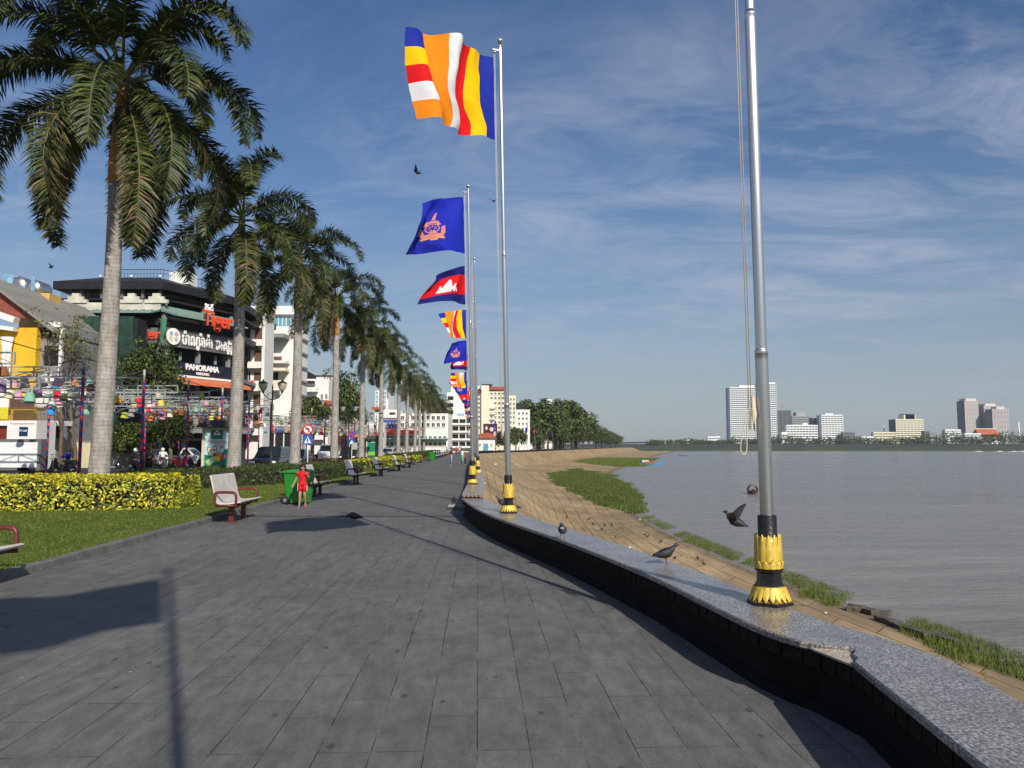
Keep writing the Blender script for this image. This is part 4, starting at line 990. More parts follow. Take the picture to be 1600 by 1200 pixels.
# ================================================================ AD LIGHTBOXES
def adbox(label, loc, w, h, second=False):
    t = thing('advertising_lightbox', label, 'advertising panel', loc, R(3))
    cream = mat('ad_frame_cream', (.62, .52, .33), .6); teal = mat('ad_pale_teal', (.38, .56, .58), .4, 0, .1, 1.5, col2=(.52, .66, .70)); deep = mat('ad_deep_teal', (.012, .17, .15), .4, 0, .2, 2); gr = mat('ad_green', (.01, .19, .12), .4)
    mb = MB()
    for x in (-w / 2, w / 2): mb.box((x, 0, h / 2), (.14, .5, h))
    mb.box((0, 0, h - .08), (w, .46, .16)); mb.box((0, 0, .25), (w, .46, .1)); mb.build('frame', cream, t)
    mb = MB(); s = [[V((sx * (w / 2 + e), sy * (.45 + e * .8), z)) for sx, sy in ((-1, -1), (1, -1), (1, 1), (-1, 1))] for e, z in ((.32, h + .005), (.32, h + .08), (-.25, h + .48))]
    mb.loft(s, 0, True, False); mb.build('roof', mat('dark_tiles', (.05, .048, .05), .8, 0, .3, 8, .4, 12), t)
    y = -.16
    mb = MB(); mb.box((0, y, h * .54), (w - .16, .06, h * .82)); p = mb.build('poster', gr if second else teal, t)
    f = y - .034
    def poly(name, ps, m, dy=.0): 
        mb = MB(); flat(mb, ps, 0, -.004 - dy, V((0, f + .0, 0))); return mb.build(name, m, p)
    if second:
        poly('poster_leaf', [(-.3, 2.2), (.3, 2.2), (0, 2.75)], M_wht); poly('poster_band', [(-.6, .6), (.6, .6), (.6, 1.1), (-.6, 1.0)], mat('ad_lime', (.25, .45, .05), .4)); return
    W = w / 2 - .1; H = h
    ps = [(-W, .4)] + [(-W, 1.22), (-W * .5, 1.1), (0, .95), (W * .35, 1.25), (W * .7, 1.55), (W, 1.62), (W, .4)]; poly('poster_wave', ps, deep)
    def rr(cx, cz, a, b, r, n=5, rot=0):
        o = []
        for sx, sz, a0 in ((1, 1, 0), (-1, 1, 90), (-1, -1, 180), (1, -1, 270)):
            for k in range(n + 1):
                an = R(a0 + 90 * k / n); o.append(((a - r) * sx + r * math.cos(an), (b - r) * sz + r * math.sin(an)))
        c, s = math.cos(rot), math.sin(rot); return [(cx + x * c - z * s, cz + x * s + z * c) for x, z in o]
    poly('logo_square', rr(-.02, 2.56, .39, .36, .09), gr, .002); poly('logo_triangle', [(-.28, 2.46), (.24, 2.46), (.17, 2.55), (-.02, 2.82), (-.21, 2.55)], M_wht, .004)
    poly('logo_flower', [(-.02 + .1 * (1 if k % 2 else .6) * math.cos(k * PI / 6), 2.6 + .1 * (1 if k % 2 else .6) * math.sin(k * PI / 6)) for k in range(12)], M_red, .006)
    poly('caption_line', rr(-.0, 2.06, .6, .022, .02), mat('ad_pink', (.6, .2, .28), .5), .002); poly('caption_line', rr(0, 1.98, .4, .018, .016), MC['ad_pink'], .002)
    poly('poster_phone', rr(-.28, 1.42, .3, .3, .06, rot=.2), gr, .003); poly('phone_screen', rr(-.28, 1.42, .25, .26, .04, rot=.2), M_wht, .005)
    poly('poster_phone', rr(-.28, .85, .42, .22, .06, rot=.6), mat('ad_lime', (.25, .45, .05), .4), .004); poly('phone_screen', rr(-.28, .85, .34, .15, .04, rot=.6), mat('ad_mint', (.45, .65, .4), .5), .006)
    for (x, z, r, c) in ((.16, 1.2, .16, 'ad_or'), (.3, .98, .15, 'ad_rd'), (.08, .93, .17, 'ad_ye'), (.3, 1.7, .1, 'ad_pink'), (-.12, 1.2, .12, 'ad_rd'), (.55, 1.1, .1, 'ad_pink'), (-.38, 1.48, .1, 'ad_ye'), (-.16, 1.5, .08, 'ad_rd')):
        mm = mat(c, dict(ad_or=(.7, .25, .03), ad_rd=(.55, .04, .03), ad_ye=(.75, .55, .06), ad_pink=(.6, .2, .28))[c], .5); poly('poster_icon', rr(x, z, r, r, r * .9), mm, .008 + r * .02)
    text_mesh('MEKONG RIVER', .085, .004, 0, 'lettering', M_wht, p, Matrix.Translation((-.02, f - .004, 2.34)))
adbox('teal advertising lightbox with green logo under a small dark roof', ((342 - 800) / F * 50, 50, 0), 1.75, 2.95)
adbox('far green advertising lightbox behind the lamp post', ((584 - 800) / F * 98, 98, 0), 1.6, 2.6, True)
q = D(476, 716, 49); mb = MB(); mb.box((0, 0, .32), (.85, .35, .64)); o = mb.build('barrier_block', mat('white_concrete', (.62, .62, .6), .8, 0, .1, 4), None, (q.x, 49, .0), 0); tag(o, 'white concrete barrier block at the foot of the traffic sign', 'barrier')
bv = o.modifiers.new('edge', 'BEVEL'); bv.width = .04; bv.segments = 2
mb = MB(); 
for k in range(3): mb.box((-.05, -.178, .42 - .09 * k), (.5 - .1 * k, .004, .035))
mb.build('faded_print', mat('faded_print', (.4, .41, .4), .8), o)
# ================================================================ LANTERN CANOPY
M_truss = mat('truss_steel', (.36, .37, .36), .5, .3, .2, 4); M_cable = mat('cable_dark', (.05, .05, .055), .6)
M_post = newmat('post_spiral'); m, nt, p = M_post
tc = nd(nt, 'ShaderNodeTexCoord'); sp_ = nd(nt, 'ShaderNodeSeparateXYZ'); lk(nt, tc.outputs['Object'], sp_.inputs[0])
def M2(op, a, b=None):
    n = nd(nt, 'ShaderNodeMath', operation=op)
    for i, q in enumerate((a, b)):
        if q is None: continue
        if hasattr(q, 'links'): lk(nt, q, n.inputs[i])
        else: n.inputs[i].default_value = q
    return n.outputs[0]
ang = M2('DIVIDE', M2('ARCTAN2', sp_.outputs['Y'], sp_.outputs['X']), 2 * PI)
fr = M2('FRACT', M2('ADD', M2('MULTIPLY', sp_.outputs['Z'], 2.1), ang))
lk(nt, mixc(nt, ramp(nt, fr, [(.40, 0.0), (.42, 1.0)]), (.55, .02, .025), (.035, .04, .22)), p.inputs['Base Color']); p.inputs['Roughness'].default_value = .5; M_post = m
CF, CB = -18.6, -25.2
def canopy(label, d0, d1, npost, ntr, zt=5.0):
    t = thing('lantern_canopy', label, 'canopy', (0, 0, 0), 0, None); t.location = (dirx(CF, d0), d0, 0); o = V(t.location)
    for side, c in (('f', CF), ('b', CB)):
        for k in range(npost):
            d = d0 + (d1 - d0) * k / (npost - 1) + (0 if side == 'f' else 2.5); top = 6.0 if side == 'f' else 5.1
            pl = V((dirx(c, d), d, 0)) - o
            mb = MB(); r = .075 if side == 'f' else .06
            mb.tube([(0, 0, 0), (0, 0, top - .65)], r, 10); pst = mb.build('striped_post', M_post, t, pl)
            mb = MB(); mb.tube([(0, 0, top - .65), (0, 0, top)], r * .96, 10); mb.build('post_top', M_truss, pst)
            if side == 'f':
                mb = MB()
                nd_ = d0 + (d1 - d0) * (k + 1) / (npost - 1)
                mb.tube([pl + V((0, 0, top - .05)), V((dirx(CB, d + 2.5), d + 2.5, 4.75)) - o], .022, 4)
                if k < npost - 1: mb.tube([pl + V((0, 0, top - .1)), V((dirx(c, nd_), nd_, top - .35)) - o], .022, 4)
                mb.build('stay_cable', M_cable, t)
    for i in range(ntr):
        d = d0 - 1.0 + (d1 - d0 + 3) * i / (ntr - 1); mb = MB(); x0, x1 = dirx(CB - .5, d), dirx(CF + .2, d); zb, zu = zt - .42 + .5 * math.sin(i * 2.1), zt + .02 + .5 * math.sin(i * 2.1)
        for z in (zb, zu): mb.bar((x0, d, z), (x1, d, z), .065, .065)
        n = 6
        for k in range(n + 1):
            x = x0 + (x1 - x0) * k / n; mb.bar((x, d, zb), (x, d, zu), .055, .055)
            if k < n: mb.bar((x, d, zu if k % 2 else zb), (x + (x1 - x0) / n, d, zb if k % 2 else zu), .03, .03)
        mb.v = [tuple(V(q) - o) for q in mb.v]; mb.build('truss', M_truss, t)
    return [d0 - 1.0 + (d1 - d0 + 3) * i / (ntr - 1) for i in range(ntr)]
rows = canopy('steel truss canopy on red and blue striped posts, hung with the nearest lampshades', 29.5, 69, 7, 24, 5.0)
rows2 = canopy('far steel truss canopy on striped posts, dense with tiny lampshades', 86, 146, 9, 24, 4.7)
LC = dict(pink=(.62, .30, .42), orange=(.66, .20, .035), yellow=(.66, .52, .10), blue=(.03, .26, .56), lime=(.42, .45, .05), mint=(.20, .42, .32), red=(.58, .03, .05), cream=(.66, .62, .42), white=(.66, .66, .63), violet=(.22, .15, .28), brown=(.25, .09, .04), grey=(.30, .27, .26))
LCn = list(LC)
def shade_mesh(c):
    mb = MB(); mb.lathe([(.235, -.40), (.238, -.39), (.165, 0), (.0, .012), (.155, -.006), (.228, -.40), (.235, -.40)], 12, cap=False); mb.tube([(0, 0, 0), (0, 0, .12)], .02, 4)
    return mb.mesh('lampshade', mat('shade_' + c, LC[c], .75, 0, .1, 4, spec=.2))
SM = {c: shade_mesh(c) for c in LC}
r = random.Random(77)
def shades(rows, per, where, zt):
    for i, d in enumerate(rows):
        last = None
        for k in range(per):
            if r.random() < SKIP: continue
            c = r.choice(LCn)
            dd = d + r.uniform(-.2, .2); x = dirx(CB - .3, d) + (CF - CB + .3) * (k + .5 + r.uniform(-.35, .35)) / per
            z = zt - .40 + .5 * math.sin(i * 2.1) - r.uniform(.06, .3) + (.42 if r.random() < .3 else 0)
            o = link('lampshade', SM[c], None, (x, dd, z)); o.rotation_euler = (R(r.uniform(-8, 8)), R(r.uniform(-14, 14)), r.uniform(0, 6)); s = r.uniform(.74, 1.0); o.scale = (s, s, s)
            tag(o, '%s lampshade hanging from the %s truss of the %s canopy, %s from its street side' % (c, ordn(i), where, ORD[k]), 'lampshade', 'coloured lampshades on the canopy')
SKIP = .42; shades(rows, 12, 'near', 5.0); SKIP = .38; shades(rows2, 8, 'far', 4.7)
# ================================================================ BUILDINGS
def zz_(y, Y): return D(800, y, Y).z
def xx_(x, Y): return D(x, 690, Y).x
class Bld:
    def __init__(s, name, label, cat, x, Y, rz=0.0, group=None):
        s.t = thing(name, label, cat, (xx_(x, Y), Y, 0), rz, group); s.o = V(s.t.location); s.n = 0
    def rect(s, name, m, x0, y0, x1, y1, Y, dep, parent=None):
        mb = MB().b2((xx_(x0, Y), Y, zz_(y1, Y)), (xx_(x1, Y), Y + dep, zz_(y0, Y))); return s.put(name, m, mb, parent)
    def put(s, name, m, mb, parent=None):
        mb.v = [tuple(V(q) - s.o) for q in mb.v]; return mb.build(name, m, parent or s.t)
P_ = dict
W_wht = mat('plaster_white', (.66, .65, .62), .85, 0, .08, .5, col2=(.78, .77, .74)); W_cream = mat('plaster_cream', (.68, .62, .47), .85, 0, .08, .4, col2=(.74, .69, .55)); W_grey = mat('concrete_grey', (.24, .24, .235), .85, 0, .2, .6)
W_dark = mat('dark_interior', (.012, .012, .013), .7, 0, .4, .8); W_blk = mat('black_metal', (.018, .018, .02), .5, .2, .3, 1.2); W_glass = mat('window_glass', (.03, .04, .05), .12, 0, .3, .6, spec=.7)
W_tile = mat('red_roof_tiles', (.36, .085, .045), .8, 0, .25, 2, .4, 6); W_yel = mat('plaster_yellow', (.72, .46, .02), .8, 0, .1, .8, col2=(.62, .36, .02)); W_greyr = mat('grey_sheet_roof', (.23, .215, .185), .7, 0, .2, .5, .2, 4, stretch=(1, .1, 1)); W_brown = mat('brown_red_gable', (.22, .06, .04), .85, 0, .3, 3)
W_navy = mat('navy_panel', (.012, .016, .035), .5, 0, .3, 2); W_net = mat('green_net', (.007, .032, .022), .8, 0, .45, 1.2, .6, 3); W_beige = mat('hoarding_beige', (.55, .50, .33), .85, 0, .18, .6); W_blue = mat('pale_blue_paint', (.25, .46, .62), .6)
W_or = mat('awning_orange', (.62, .17, .07), .75, 0, .15, 1); W_steel = mat('tank_steel', (.5, .49, .46), .3, .9, .15, 4); W_shut = mat('brown_shutter', (.13, .06, .04), .7); W_tealg = mat('teal_glass', (.12, .30, .38), .2, 0, .2, 1); W_mint = mat('mint_paint', (.20, .29, .24), .6); W_red = mat('fascia_red', (.5, .04, .03), .6)
WINM = {}
def window(par, x, y, z, w, h, rz=0.0, fm=None, gm=None, name='window', sill=True):
    fm = fm or W_wht; gm = gm or W_glass; k = (round(w, 2), round(h, 2), fm.name, gm.name, sill)
    if k not in WINM:
        f = .09 * min(1, w); mb = MB()
        mb.b2((-w / 2, -.05, -h / 2), (-w / 2 + f, .06, h / 2), 0); mb.b2((w / 2 - f, -.05, -h / 2), (w / 2, .06, h / 2), 0); mb.b2((-w / 2 + f, -.05, h / 2 - f), (w / 2 - f, .06, h / 2), 0); mb.b2((-w / 2 + f, -.05, -h / 2), (w / 2 - f, .06, -h / 2 + f), 0)
        mb.b2((-.03, -.04, -h / 2 + f), (.03, .05, h / 2 - f), 0); mb.b2((-w / 2 + f, -.025, -h / 2 + f), (-.03, .055, h / 2 - f), 1); mb.b2((.03, -.025, -h / 2 + f), (w / 2 - f, .055, h / 2 - f), 1)
        if sill: mb.b2((-w / 2 - .12, -.2, -h / 2 - .1), (w / 2 + .12, .06, -h / 2 - .002), 0)
        WINM[k] = mb.mesh(name, [fm, gm])
    return link(name, WINM[k], par, (x, y, z), rz)
def lat(b, x, y, Y): q = D(x, y, Y) - b.o; return q
def wgrid(b, Y, xs, ys, wpx, hpx, fm=None, gm=None, skip=0.0, r=random.Random(5)):
    sc_ = Y / F
    for y in ys:
        for x in xs:
            if r.random() < skip: continue
            q = lat(b, x, y, Y); window(b.t, q.x, q.y, q.z, wpx * sc_, hpx * sc_, 0, fm, gm)
def rail(mb, p, q, h, n, r=.02):
    p, q = V(p), V(q); mb.bar(p + V((0, 0, h)), q + V((0, 0, h)), r * 2, r * 2); mb.bar(p + V((0, 0, h * .5)), q + V((0, 0, h * .5)), r, r)
    for k in range(n + 1): a = p.lerp(q, k / n); mb.bar(a, a + V((0, 0, h)), r, r)
# ---- the yellow corner house on the left edge
Y = 60; b = Bld('yellow_house', 'yellow house with white columns and grey sloping roof at the left edge', 'house', 20, Y)
b.rect('walls', W_yel, -60, 512, 49, 722, Y, 3)
mb = MB(); X0, X1 = xx_(-70, Y), xx_(88, Y)
ap = [(-95, 497), (-30, 438), (44, 497)]; flat(mb, [(xx_(x, Y), zz_(y, Y)) for x, y in ap], .3, .0, V((0, Y, 0))); b.put('gable', W_brown, mb)
mb = MB(); e0, e1 = D(-32, 432, Y - .6), D(84, 520, Y - .6); e0b, e1b = e0 + V((0, 15, 0)), e1 + V((0, 15, 0)); th = V((0, 0, .25))
mb.add([e0, e1, e1b, e0b, e0 + th, e1 + th, e1b + th, e0b + th], [(3, 2, 1, 0), (4, 5, 6, 7), (0, 1, 5, 4), (1, 2, 6, 5), (2, 3, 7, 6), (3, 0, 4, 7)]); b.put('roof', W_greyr, mb)
mb = MB(); mb.bar(D(-40, 478, Y - .7), D(26, 501, Y - .7), .7, .45); mb.bar(D(-40, 506, Y - .5), D(24, 515, Y - .5), .5, .3); b.put('cornice', W_wht, mb)
for x in (2, 9): 
    mb = MB(); q = D(x, 640, Y - .45); mb.lathe([(.3, q.z), (.22, q.z + .3), (.2, zz_(545, Y)), (.3, zz_(528, Y))], 12, (q.x, q.y, 0)); b.put('column', W_wht, mb)
b.rect('annex_wall', W_grey, 49.6, 506, 88, 722, Y + .6, 9); b.rect('annex_frieze', W_wht, 51, 503, 84, 511, Y + .3, .28)
for k in range(4): b.rect('louvre_window', W_dark, 52 + 7 * k, 512, 57.5 + 7 * k, 528, Y + .5, .09)
b.rect('annex_column', W_wht, 85, 512, 90, 650, Y + .3, .3); b.rect('dark_window', W_dark, 62, 540, 84, 570, Y + .5, .09)
mb = MB(); q = D(73, 600, Y + .3); 
for k, (dx, dz, s) in enumerate(((0, 0, .9), (.5, -.8, 1.0), (-.4, -1.2, .8))): mb.ball(q + V((dx, 0, dz)), (s, .25, s * .9), 10)
b.put('white_relief', W_wht, mb)
b.rect('balcony_slab', W_wht, -60, 657.5, 95, 665, Y - 1.6, 1.55)
mb = MB(); rail(mb, D(-40, 657, Y - 1.5), D(94, 657, Y - 1.5), .95, 60, .035); b.put('balcony_railing', mat('rail_brown', (.16, .10, .06), .7), mb)
b.rect('balcony_curtain', mat('brown_blind', (.10, .055, .04), .8), 13, 620, 50, 639, Y - 1.4, .06); b.rect('dark_shopfront', W_dark, 10, 666, 95, 690, Y - .3, .25)
b.rect('red_board', mat('red_board', (.16, .02, .012), .6), -40, 664, 10, 690, Y - 1.3, .1); b.rect('yellow_banner', mat('banner_yellow', (.6, .52, .03), .6), -25, 637, 10, 655, Y - 1.72, .05)
Y = 67; b = Bld('rooftop_block', 'yellow rooftop block with two steel water tanks and pale blue railing', 'building', 45, Y)
b.rect('walls', mat('ochre_wall', (.56, .37, .12), .85, 0, .2, .8), 20, 458, 66, 700, Y, 1.8); b.rect('parapet', W_blue, -30, 446, 27, 460, Y + .5, .4); b.rect('blue_pillar', W_blue, -2, 434, 6, 446, Y + .4, .6)
for x, y, r in ((37, 449, .85), (60, 453, .8)):
    q = D(x, y, Y + 1.5); mb = MB(); M = Matrix.Rotation(PI / 2, 3, 'X'); mb.lathe([(.3, -1.1), (r * .9, -.95), (r, -.8), (r, .8), (r * .9, .95), (.3, 1.1)], 18, q, M=M @ Matrix.Rotation(0, 3, 'Z')); b.put('water_tank', W_steel, mb)
mb = MB(); rail(mb, D(6, 446, Y + .6), D(28, 450, Y + .6), 1.0, 12, .04); rail(mb, D(49, 458, Y + .2), D(53, 458, Y + .2), 1.4, 2, .06); b.put('railing', W_blue, mb)
# ---- netted building site and hoarding
Y = 69; b = Bld('building_site', 'building site draped in dark green netting behind the bare trees', 'building', 140, Y)
b.rect('frame', W_dark, 86, 497, 208, 722, Y, 1.6)
mb = MB(); n = 30; rows = []
for j in range(9):
    y = 494 + j * 23; rows.append([D(84 + (126) * i / n, y, Y - .25 + .18 * math.sin(i * 1.9 + j * .8) + .12 * math.sin(i * .7)) for i in range(n + 1)])
mb.grid(rows); o = b.put('green_netting', W_net, mb); sl = o.modifiers.new('thick', 'SOLIDIFY'); sl.thickness = .03
Y = 63; b = Bld('hoarding', 'stained beige hoarding wall along the pavement behind the riders', 'fence', 130, Y)
for k, (x0, x1) in enumerate(((59, 96), (96.3, 134), (134.3, 172), (172.3, 207))):
    b.rect('board', W_beige if k < 3 else W_grey, x0, 690.5, x1, 731, Y + .02 * k, .12)
b.rect('top_strip', W_grey, 59, 688.6, 207, 690.4, Y - .03, .2)
Y = 52; b = Bld('booth', 'white booth with navy sign behind the white trailer panel', 'kiosk', 33, Y)
b.rect('walls', W_wht, 10, 657, 56, 735, Y, 2.2); b.rect('frame_trim', mat('booth_trim', (.4, .41, .43), .5), 14, 661, 52, 662.5, Y - .03, .03)
p_ = b.rect('cafe_sign', mat('sign_navy', (.01, .03, .09), .4), 29, 667, 42, 681, Y - .06, .05); q = lat(b, 35.5, 673, Y - .07); text_mesh('VIP Café', .17, .01, .003, 'lettering', M_wht, p_, Matrix.Translation(q), sx=.95)
Y = 45; b = Bld('panel_trailer', 'big blank white panel trailer parked at the left edge beside the striped post', 'trailer', 30, Y)
b.rect('frame', mat('trailer_grey', (.13, .13, .135), .5), -45, 686, 64.5, 735, Y, .5); b.rect('panel', mat('panel_white', (.74, .74, .75), .35), -38, 691, 58.5, 730.5, Y - .05, .05); b.rect('chassis', M_rub, -45, 735.2, 64, 739, Y + .05, .9)
for x in (-20, 37):
    mb = MB(); q = D(x, 742, Y + .1); mb.lathe([(.08, -.1), (.34, -.1), (.36, -.07), (.36, .07), (.34, .1), (.08, .1)], 18, (q.x, q.y, .36), M=Matrix.Rotation(PI / 2, 3, 'X')); b.put('wheel', M_rub, mb)
# ---- the dark corner restaurant
Y0 = 86; b = Bld('corner_restaurant', 'dark multi-storey corner restaurant with rooftop terrace, orange and white sign letters', 'restaurant', 285, Y0)
A0, A1, A2, A3, A4 = V((xx_(82, Y0), Y0, 0)), V((-39.6, Y0, 0)), V((-34.9, 96, 0)), V((-36.5, 116, 0)), V((xx_(82, Y0), 116, 0))
def ring(e):                                     # footprint grown outwards by e
    pts = [A0, A1, A2, A3, A4]; out = []; n = 5
    for i in range(n):
        a, c, d = pts[i - 1], pts[i], pts[(i + 1) % n]; u = (c - a).normalized(); w_ = (d - c).normalized(); n1 = V((u.y, -u.x, 0)); n2 = V((w_.y, -w_.x, 0)); m_ = (n1 + n2).normalized(); out.append(c + m_ * e / max(.4, m_.dot(n1)))
    return [(q.x, q.y) for q in out]
def lev(name, m, e, z0, z1, e2=None):
    mb = MB()
    if e2 is None: mb.prism(ring(e), z0, z1)
    else: mb.loft([[V((x, y, z0)) for x, y in ring(e)], [V((x, y, z1)) for x, y in ring(e2)]], 0, True, False)
    return b.put(name, m, mb)
def Zp(y): return zz_(y, 89)
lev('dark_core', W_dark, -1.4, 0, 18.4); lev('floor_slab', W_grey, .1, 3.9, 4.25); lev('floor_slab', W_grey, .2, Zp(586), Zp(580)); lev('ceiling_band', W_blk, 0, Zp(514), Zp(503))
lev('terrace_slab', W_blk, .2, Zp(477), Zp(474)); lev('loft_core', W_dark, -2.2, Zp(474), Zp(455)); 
rf = lev('roof', W_blk, .5, Zp(461), Zp(449)); lev('roof_slope', mat('roof_black_sheet', (.022, .022, .024), .6, 0, .3, .6, .3, 5, stretch=(3, 3, .3)), .45, Zp(449), Zp(433), -3.2)
mb = MB(); rail(mb, V((A0.x + 4, Y0 + 3.4, Zp(433))), V((A1.x - 1.5, Y0 + 3.4, Zp(433))), 1.0, 16, .03); rail(mb, V((A1.x - 1.5, Y0 + 3.4, Zp(433))), V((A2.x - 3.3, 97, Zp(433))), 1.0, 8, .03); b.put('roof_railing', W_blk, mb)
def along(t, e, z):                               # a point on the river facade, e metres out
    d = (A2 - A1); n = V((d.y, -d.x, 0)).normalized(); return A1 + d * t + n * e + V((0, 0, z))
def front(x, e, z): return V((A0.x + (A1.x - A0.x) * x, Y0 - e, z))
ANG = math.atan2((A2 - A1).y, (A2 - A1).x)
def seg(name, m, p0, p1, th, z0, z1, parent=None):
    mb = MB(); d = (p1 - p0); nn = V((d.y, -d.x, 0)).normalized() * th
    q = [p0, p1, p1 - nn, p0 - nn]; mb.add([V((k.x, k.y, z)) for z in (z0, z1) for k in q], [(3, 2, 1, 0), (4, 5, 6, 7), (0, 1, 5, 4), (1, 2, 6, 5), (2, 3, 7, 6), (3, 0, 4, 7)]); return b.put(name, m, mb, parent)
seg('balcony_band', W_navy, along(-.02, .35, 0), along(1.0, .35, 0), .15, Zp(585), Zp(566)); sb = seg('white_strip', W_wht, along(0, .42, 0), along(.95, .42, 0), .1, Zp(590), Zp(586.5))
seg('balcony_band', W_navy, front(.62, .35, 0), front(1.0, .35, 0), .15, Zp(583), Zp(566))
sgn = seg('sign_band', mat('sign_band_grey', (.12, .12, .12), .6, 0, .2, 1), along(-.03, .5, 0), along(1.04, .5, 0), .3, Zp(545), Zp(517)); seg('sign_band', MC['sign_band_grey'], front(.42, .5, 0), front(.985, .5, 0), .3, Zp(543), Zp(519))
mb = MB(); 
for t0, t1 in ((.12, 1.06),):
    a, c = along(t0, .3, Zp(590.5)), along(t1, .3, Zp(590.5)); a2, c2 = along(t0, 2.3, Zp(598.5)), along(t1, 2.3, Zp(598.5)); v = V((0, 0, -.35))
    mb.add([a, c, c2, a2, a + V((0, 0, -.15)), c + V((0, 0, -.15)), c2 + v, a2 + v], [(0, 3, 2, 1), (4, 5, 6, 7), (0, 1, 5, 4), (1, 2, 6, 5), (2, 3, 7, 6), (3, 0, 4, 7)])
b.put('awning', W_or, mb)
for z0, z1, xs in ((Zp(566), Zp(545), (.08, .5, .93)), (Zp(514), Zp(480), (.05, .55, .95)), (4.3, Zp(590), (.05, .5, .95)), (0, 3.9, (.05, .35, .65, .95))):
    for t in xs:
        q = along(t, -.2, 0); mb = MB(); mb.box((q.x, q.y, (z0 + z1) / 2), (.4, .4, z1 - z0), rz=ANG); b.put('column', W_grey, mb)
for z0, z1 in ((Zp(566), Zp(543)), (4.3, Zp(586)), (0, 3.9), (Zp(474), Zp(461))):
    for t in (.2, .4, .6, .8, .97):
        q = front(t, -.3, 0); mb = MB(); mb.box((q.x, q.y, (z0 + z1) / 2), (.28, .28, z1 - z0)); b.put('column', W_grey, mb)
for x, w_ in ((.3, .7), (.78, .5)):                # pale menu boards inside
    q = along(x, -.6, Zp(556)); mb = MB(); mb.box(q, (.35, .1, 1.0), rz=ANG); b.put('pale_board', W_mint, mb)
W_corn = mat('cornice_weathered', (.50, .48, .40), .85, 0, .25, .8)
def canopy_strip(p0, p1, out):
    mb = MB(); v = V((0, 0, .12)); u0, u1 = p0 + out, p1 + out
    u0.z = u1.z = Zp(502); 
    mb.add([p0, p1, u1, u0, p0 + v, p1 + v, u1 + v, u0 + v], [(3, 2, 1, 0), (4, 5, 6, 7), (0, 1, 5, 4), (1, 2, 6, 5), (2, 3, 7, 6), (3, 0, 4, 7)]); b.put('glass_canopy', W_tealg, mb)
    mb = MB()
    for k in range(9): mb.bar(p0.lerp(p1, k / 8) + v * 1.6, u0.lerp(u1, k / 8) + v * 1.6, .08, .08)
    mb.bar(u0 + v, u1 + v, .22, .16); b.put('canopy_frame', W_mint, mb)
canopy_strip(front(.40, .1, Zp(493)), front(1.0, .1, Zp(493)), V((0, -2.4, 0))); dN = V((math.sin(ANG), -math.cos(ANG), 0)) * 2.0; canopy_strip(along(0.02, .1, Zp(494)), along(1, .1, Zp(494)), dN)
seg('cornice', W_corn, front(.05, .35, 0), front(1.0, .35, 0), .4, Zp(493), Zp(481)); seg('cornice', W_mint, along(0, .3, 0), along(1.0, .3, 0), .3, Zp(494), Zp(485))
for x, in ((.18,), (.72,), (.96,)):
    mb = MB(); q = front(x, .5, 0)
    for k, (w_, h) in enumerate(((2.6, .4), (1.7, .75), (.8, 1.1))): mb.b2((q.x - w_ / 2, q.y - .02 * k, Zp(482)), (q.x + w_ / 2, q.y + .4, Zp(482) + h))
    b.put('cornice_crest', W_corn, mb)
mb = MB(); rail(mb, front(.02, .0, Zp(474)), front(1.0, .0, Zp(474)), 1.05, 60, .03); rail(mb, along(0, 0, Zp(474)), along(1, 0, Zp(474)), 1.05, 26, .03); b.put('terrace_railing', W_blk, mb)
for q in (front(.7, .2, Zp(474)), front(.98, .2, Zp(474)), along(.6, .1, Zp(474)), front(.4, .2, Zp(474))):
    mb = MB(); mb.tube([q, q + V((0, 0, 2.4))], .035, 6); l = b.put('terrace_lamp_post', W_blk, mb); mb = MB(); mb.ball(q + V((0, 0, 2.5)), .16, 10); b.put('globe', M_wht, mb, l)
mb = MB(); mb.b2((A0.x + 4, Y0 + 6, Zp(433)), (A0.x + 5.5, Y0 + 8, Zp(425))); b.put('roof_box', W_grey, mb); mb = MB(); q = along(.5, -3, 0); mb.box((q.x, q.y, Zp(428)), (2.4, 2.4, 1.5)); b.put('stair_head', W_wht, mb)
for t in (-.02, .98):
    mb = MB(); q = along(t, .55, 0); mb.tube(catmull([q + V((0, 0, Zp(506))), q + V((.1, -.1, Zp(520))), q + V((-.12, 0, Zp(534))), q + V((.15, -.1, Zp(548)))], 5), [.5, .45, .4, .36, .34, .36, .4, .42, .4, .36, .3, .25, .2, .16, .12, .08], 7, sq=.5); b.put('green_drape', mat('drape_green', (.05, .17, .10), .7), mb)
# lettering
def face_M(t, e, y): return Matrix.Translation(along(t, e, Zp(y)) - b.o) @ Matrix.Rotation(ANG, 4, 'Z')
M_let = mat('letter_white', (.82, .82, .8), .4); M_orl = mat('letter_orange', (.72, .07, .02), .45)
bb = [o for o in COL.objects if o.parent == b.t and o.name.startswith('balcony_band')][0]
text_mesh('PANORAMA', .95, .12, .03, 'lettering', M_let, bb, face_M(.52, .44, 573.5), fit=5.0); text_mesh('MEKONG', .42, .08, .012, 'lettering', M_let, sb, face_M(.51, .58, 582.5), fit=1.9)
kz = 532
text_mesh('ប៉ាណូរ៉ាម៉ា', 1.85, .12, .04, 'khmer_lettering', M_let, sgn, face_M(.42, .62, kz), fit=4.5); text_mesh('េមគង', 1.85, .12, .04, 'khmer_lettering', M_let, sgn, face_M(.79, .62, kz + 1.0), fit=2.6); text_mesh('គ', .95, .12, .03, 'khmer_lettering', M_let, sgn, face_M(.875, .62, kz + 9.5), fit=.75)
mb = MB(); M = Matrix.Rotation(ANG, 3, 'Z') @ Matrix.Rotation(PI / 2, 3, 'X'); mb.lathe([(0.95, 0), (.95, .12)], 28, along(.10, .66, Zp(530)), M=M, smooth=False); em = b.put('round_emblem', M_let, mb, sgn)
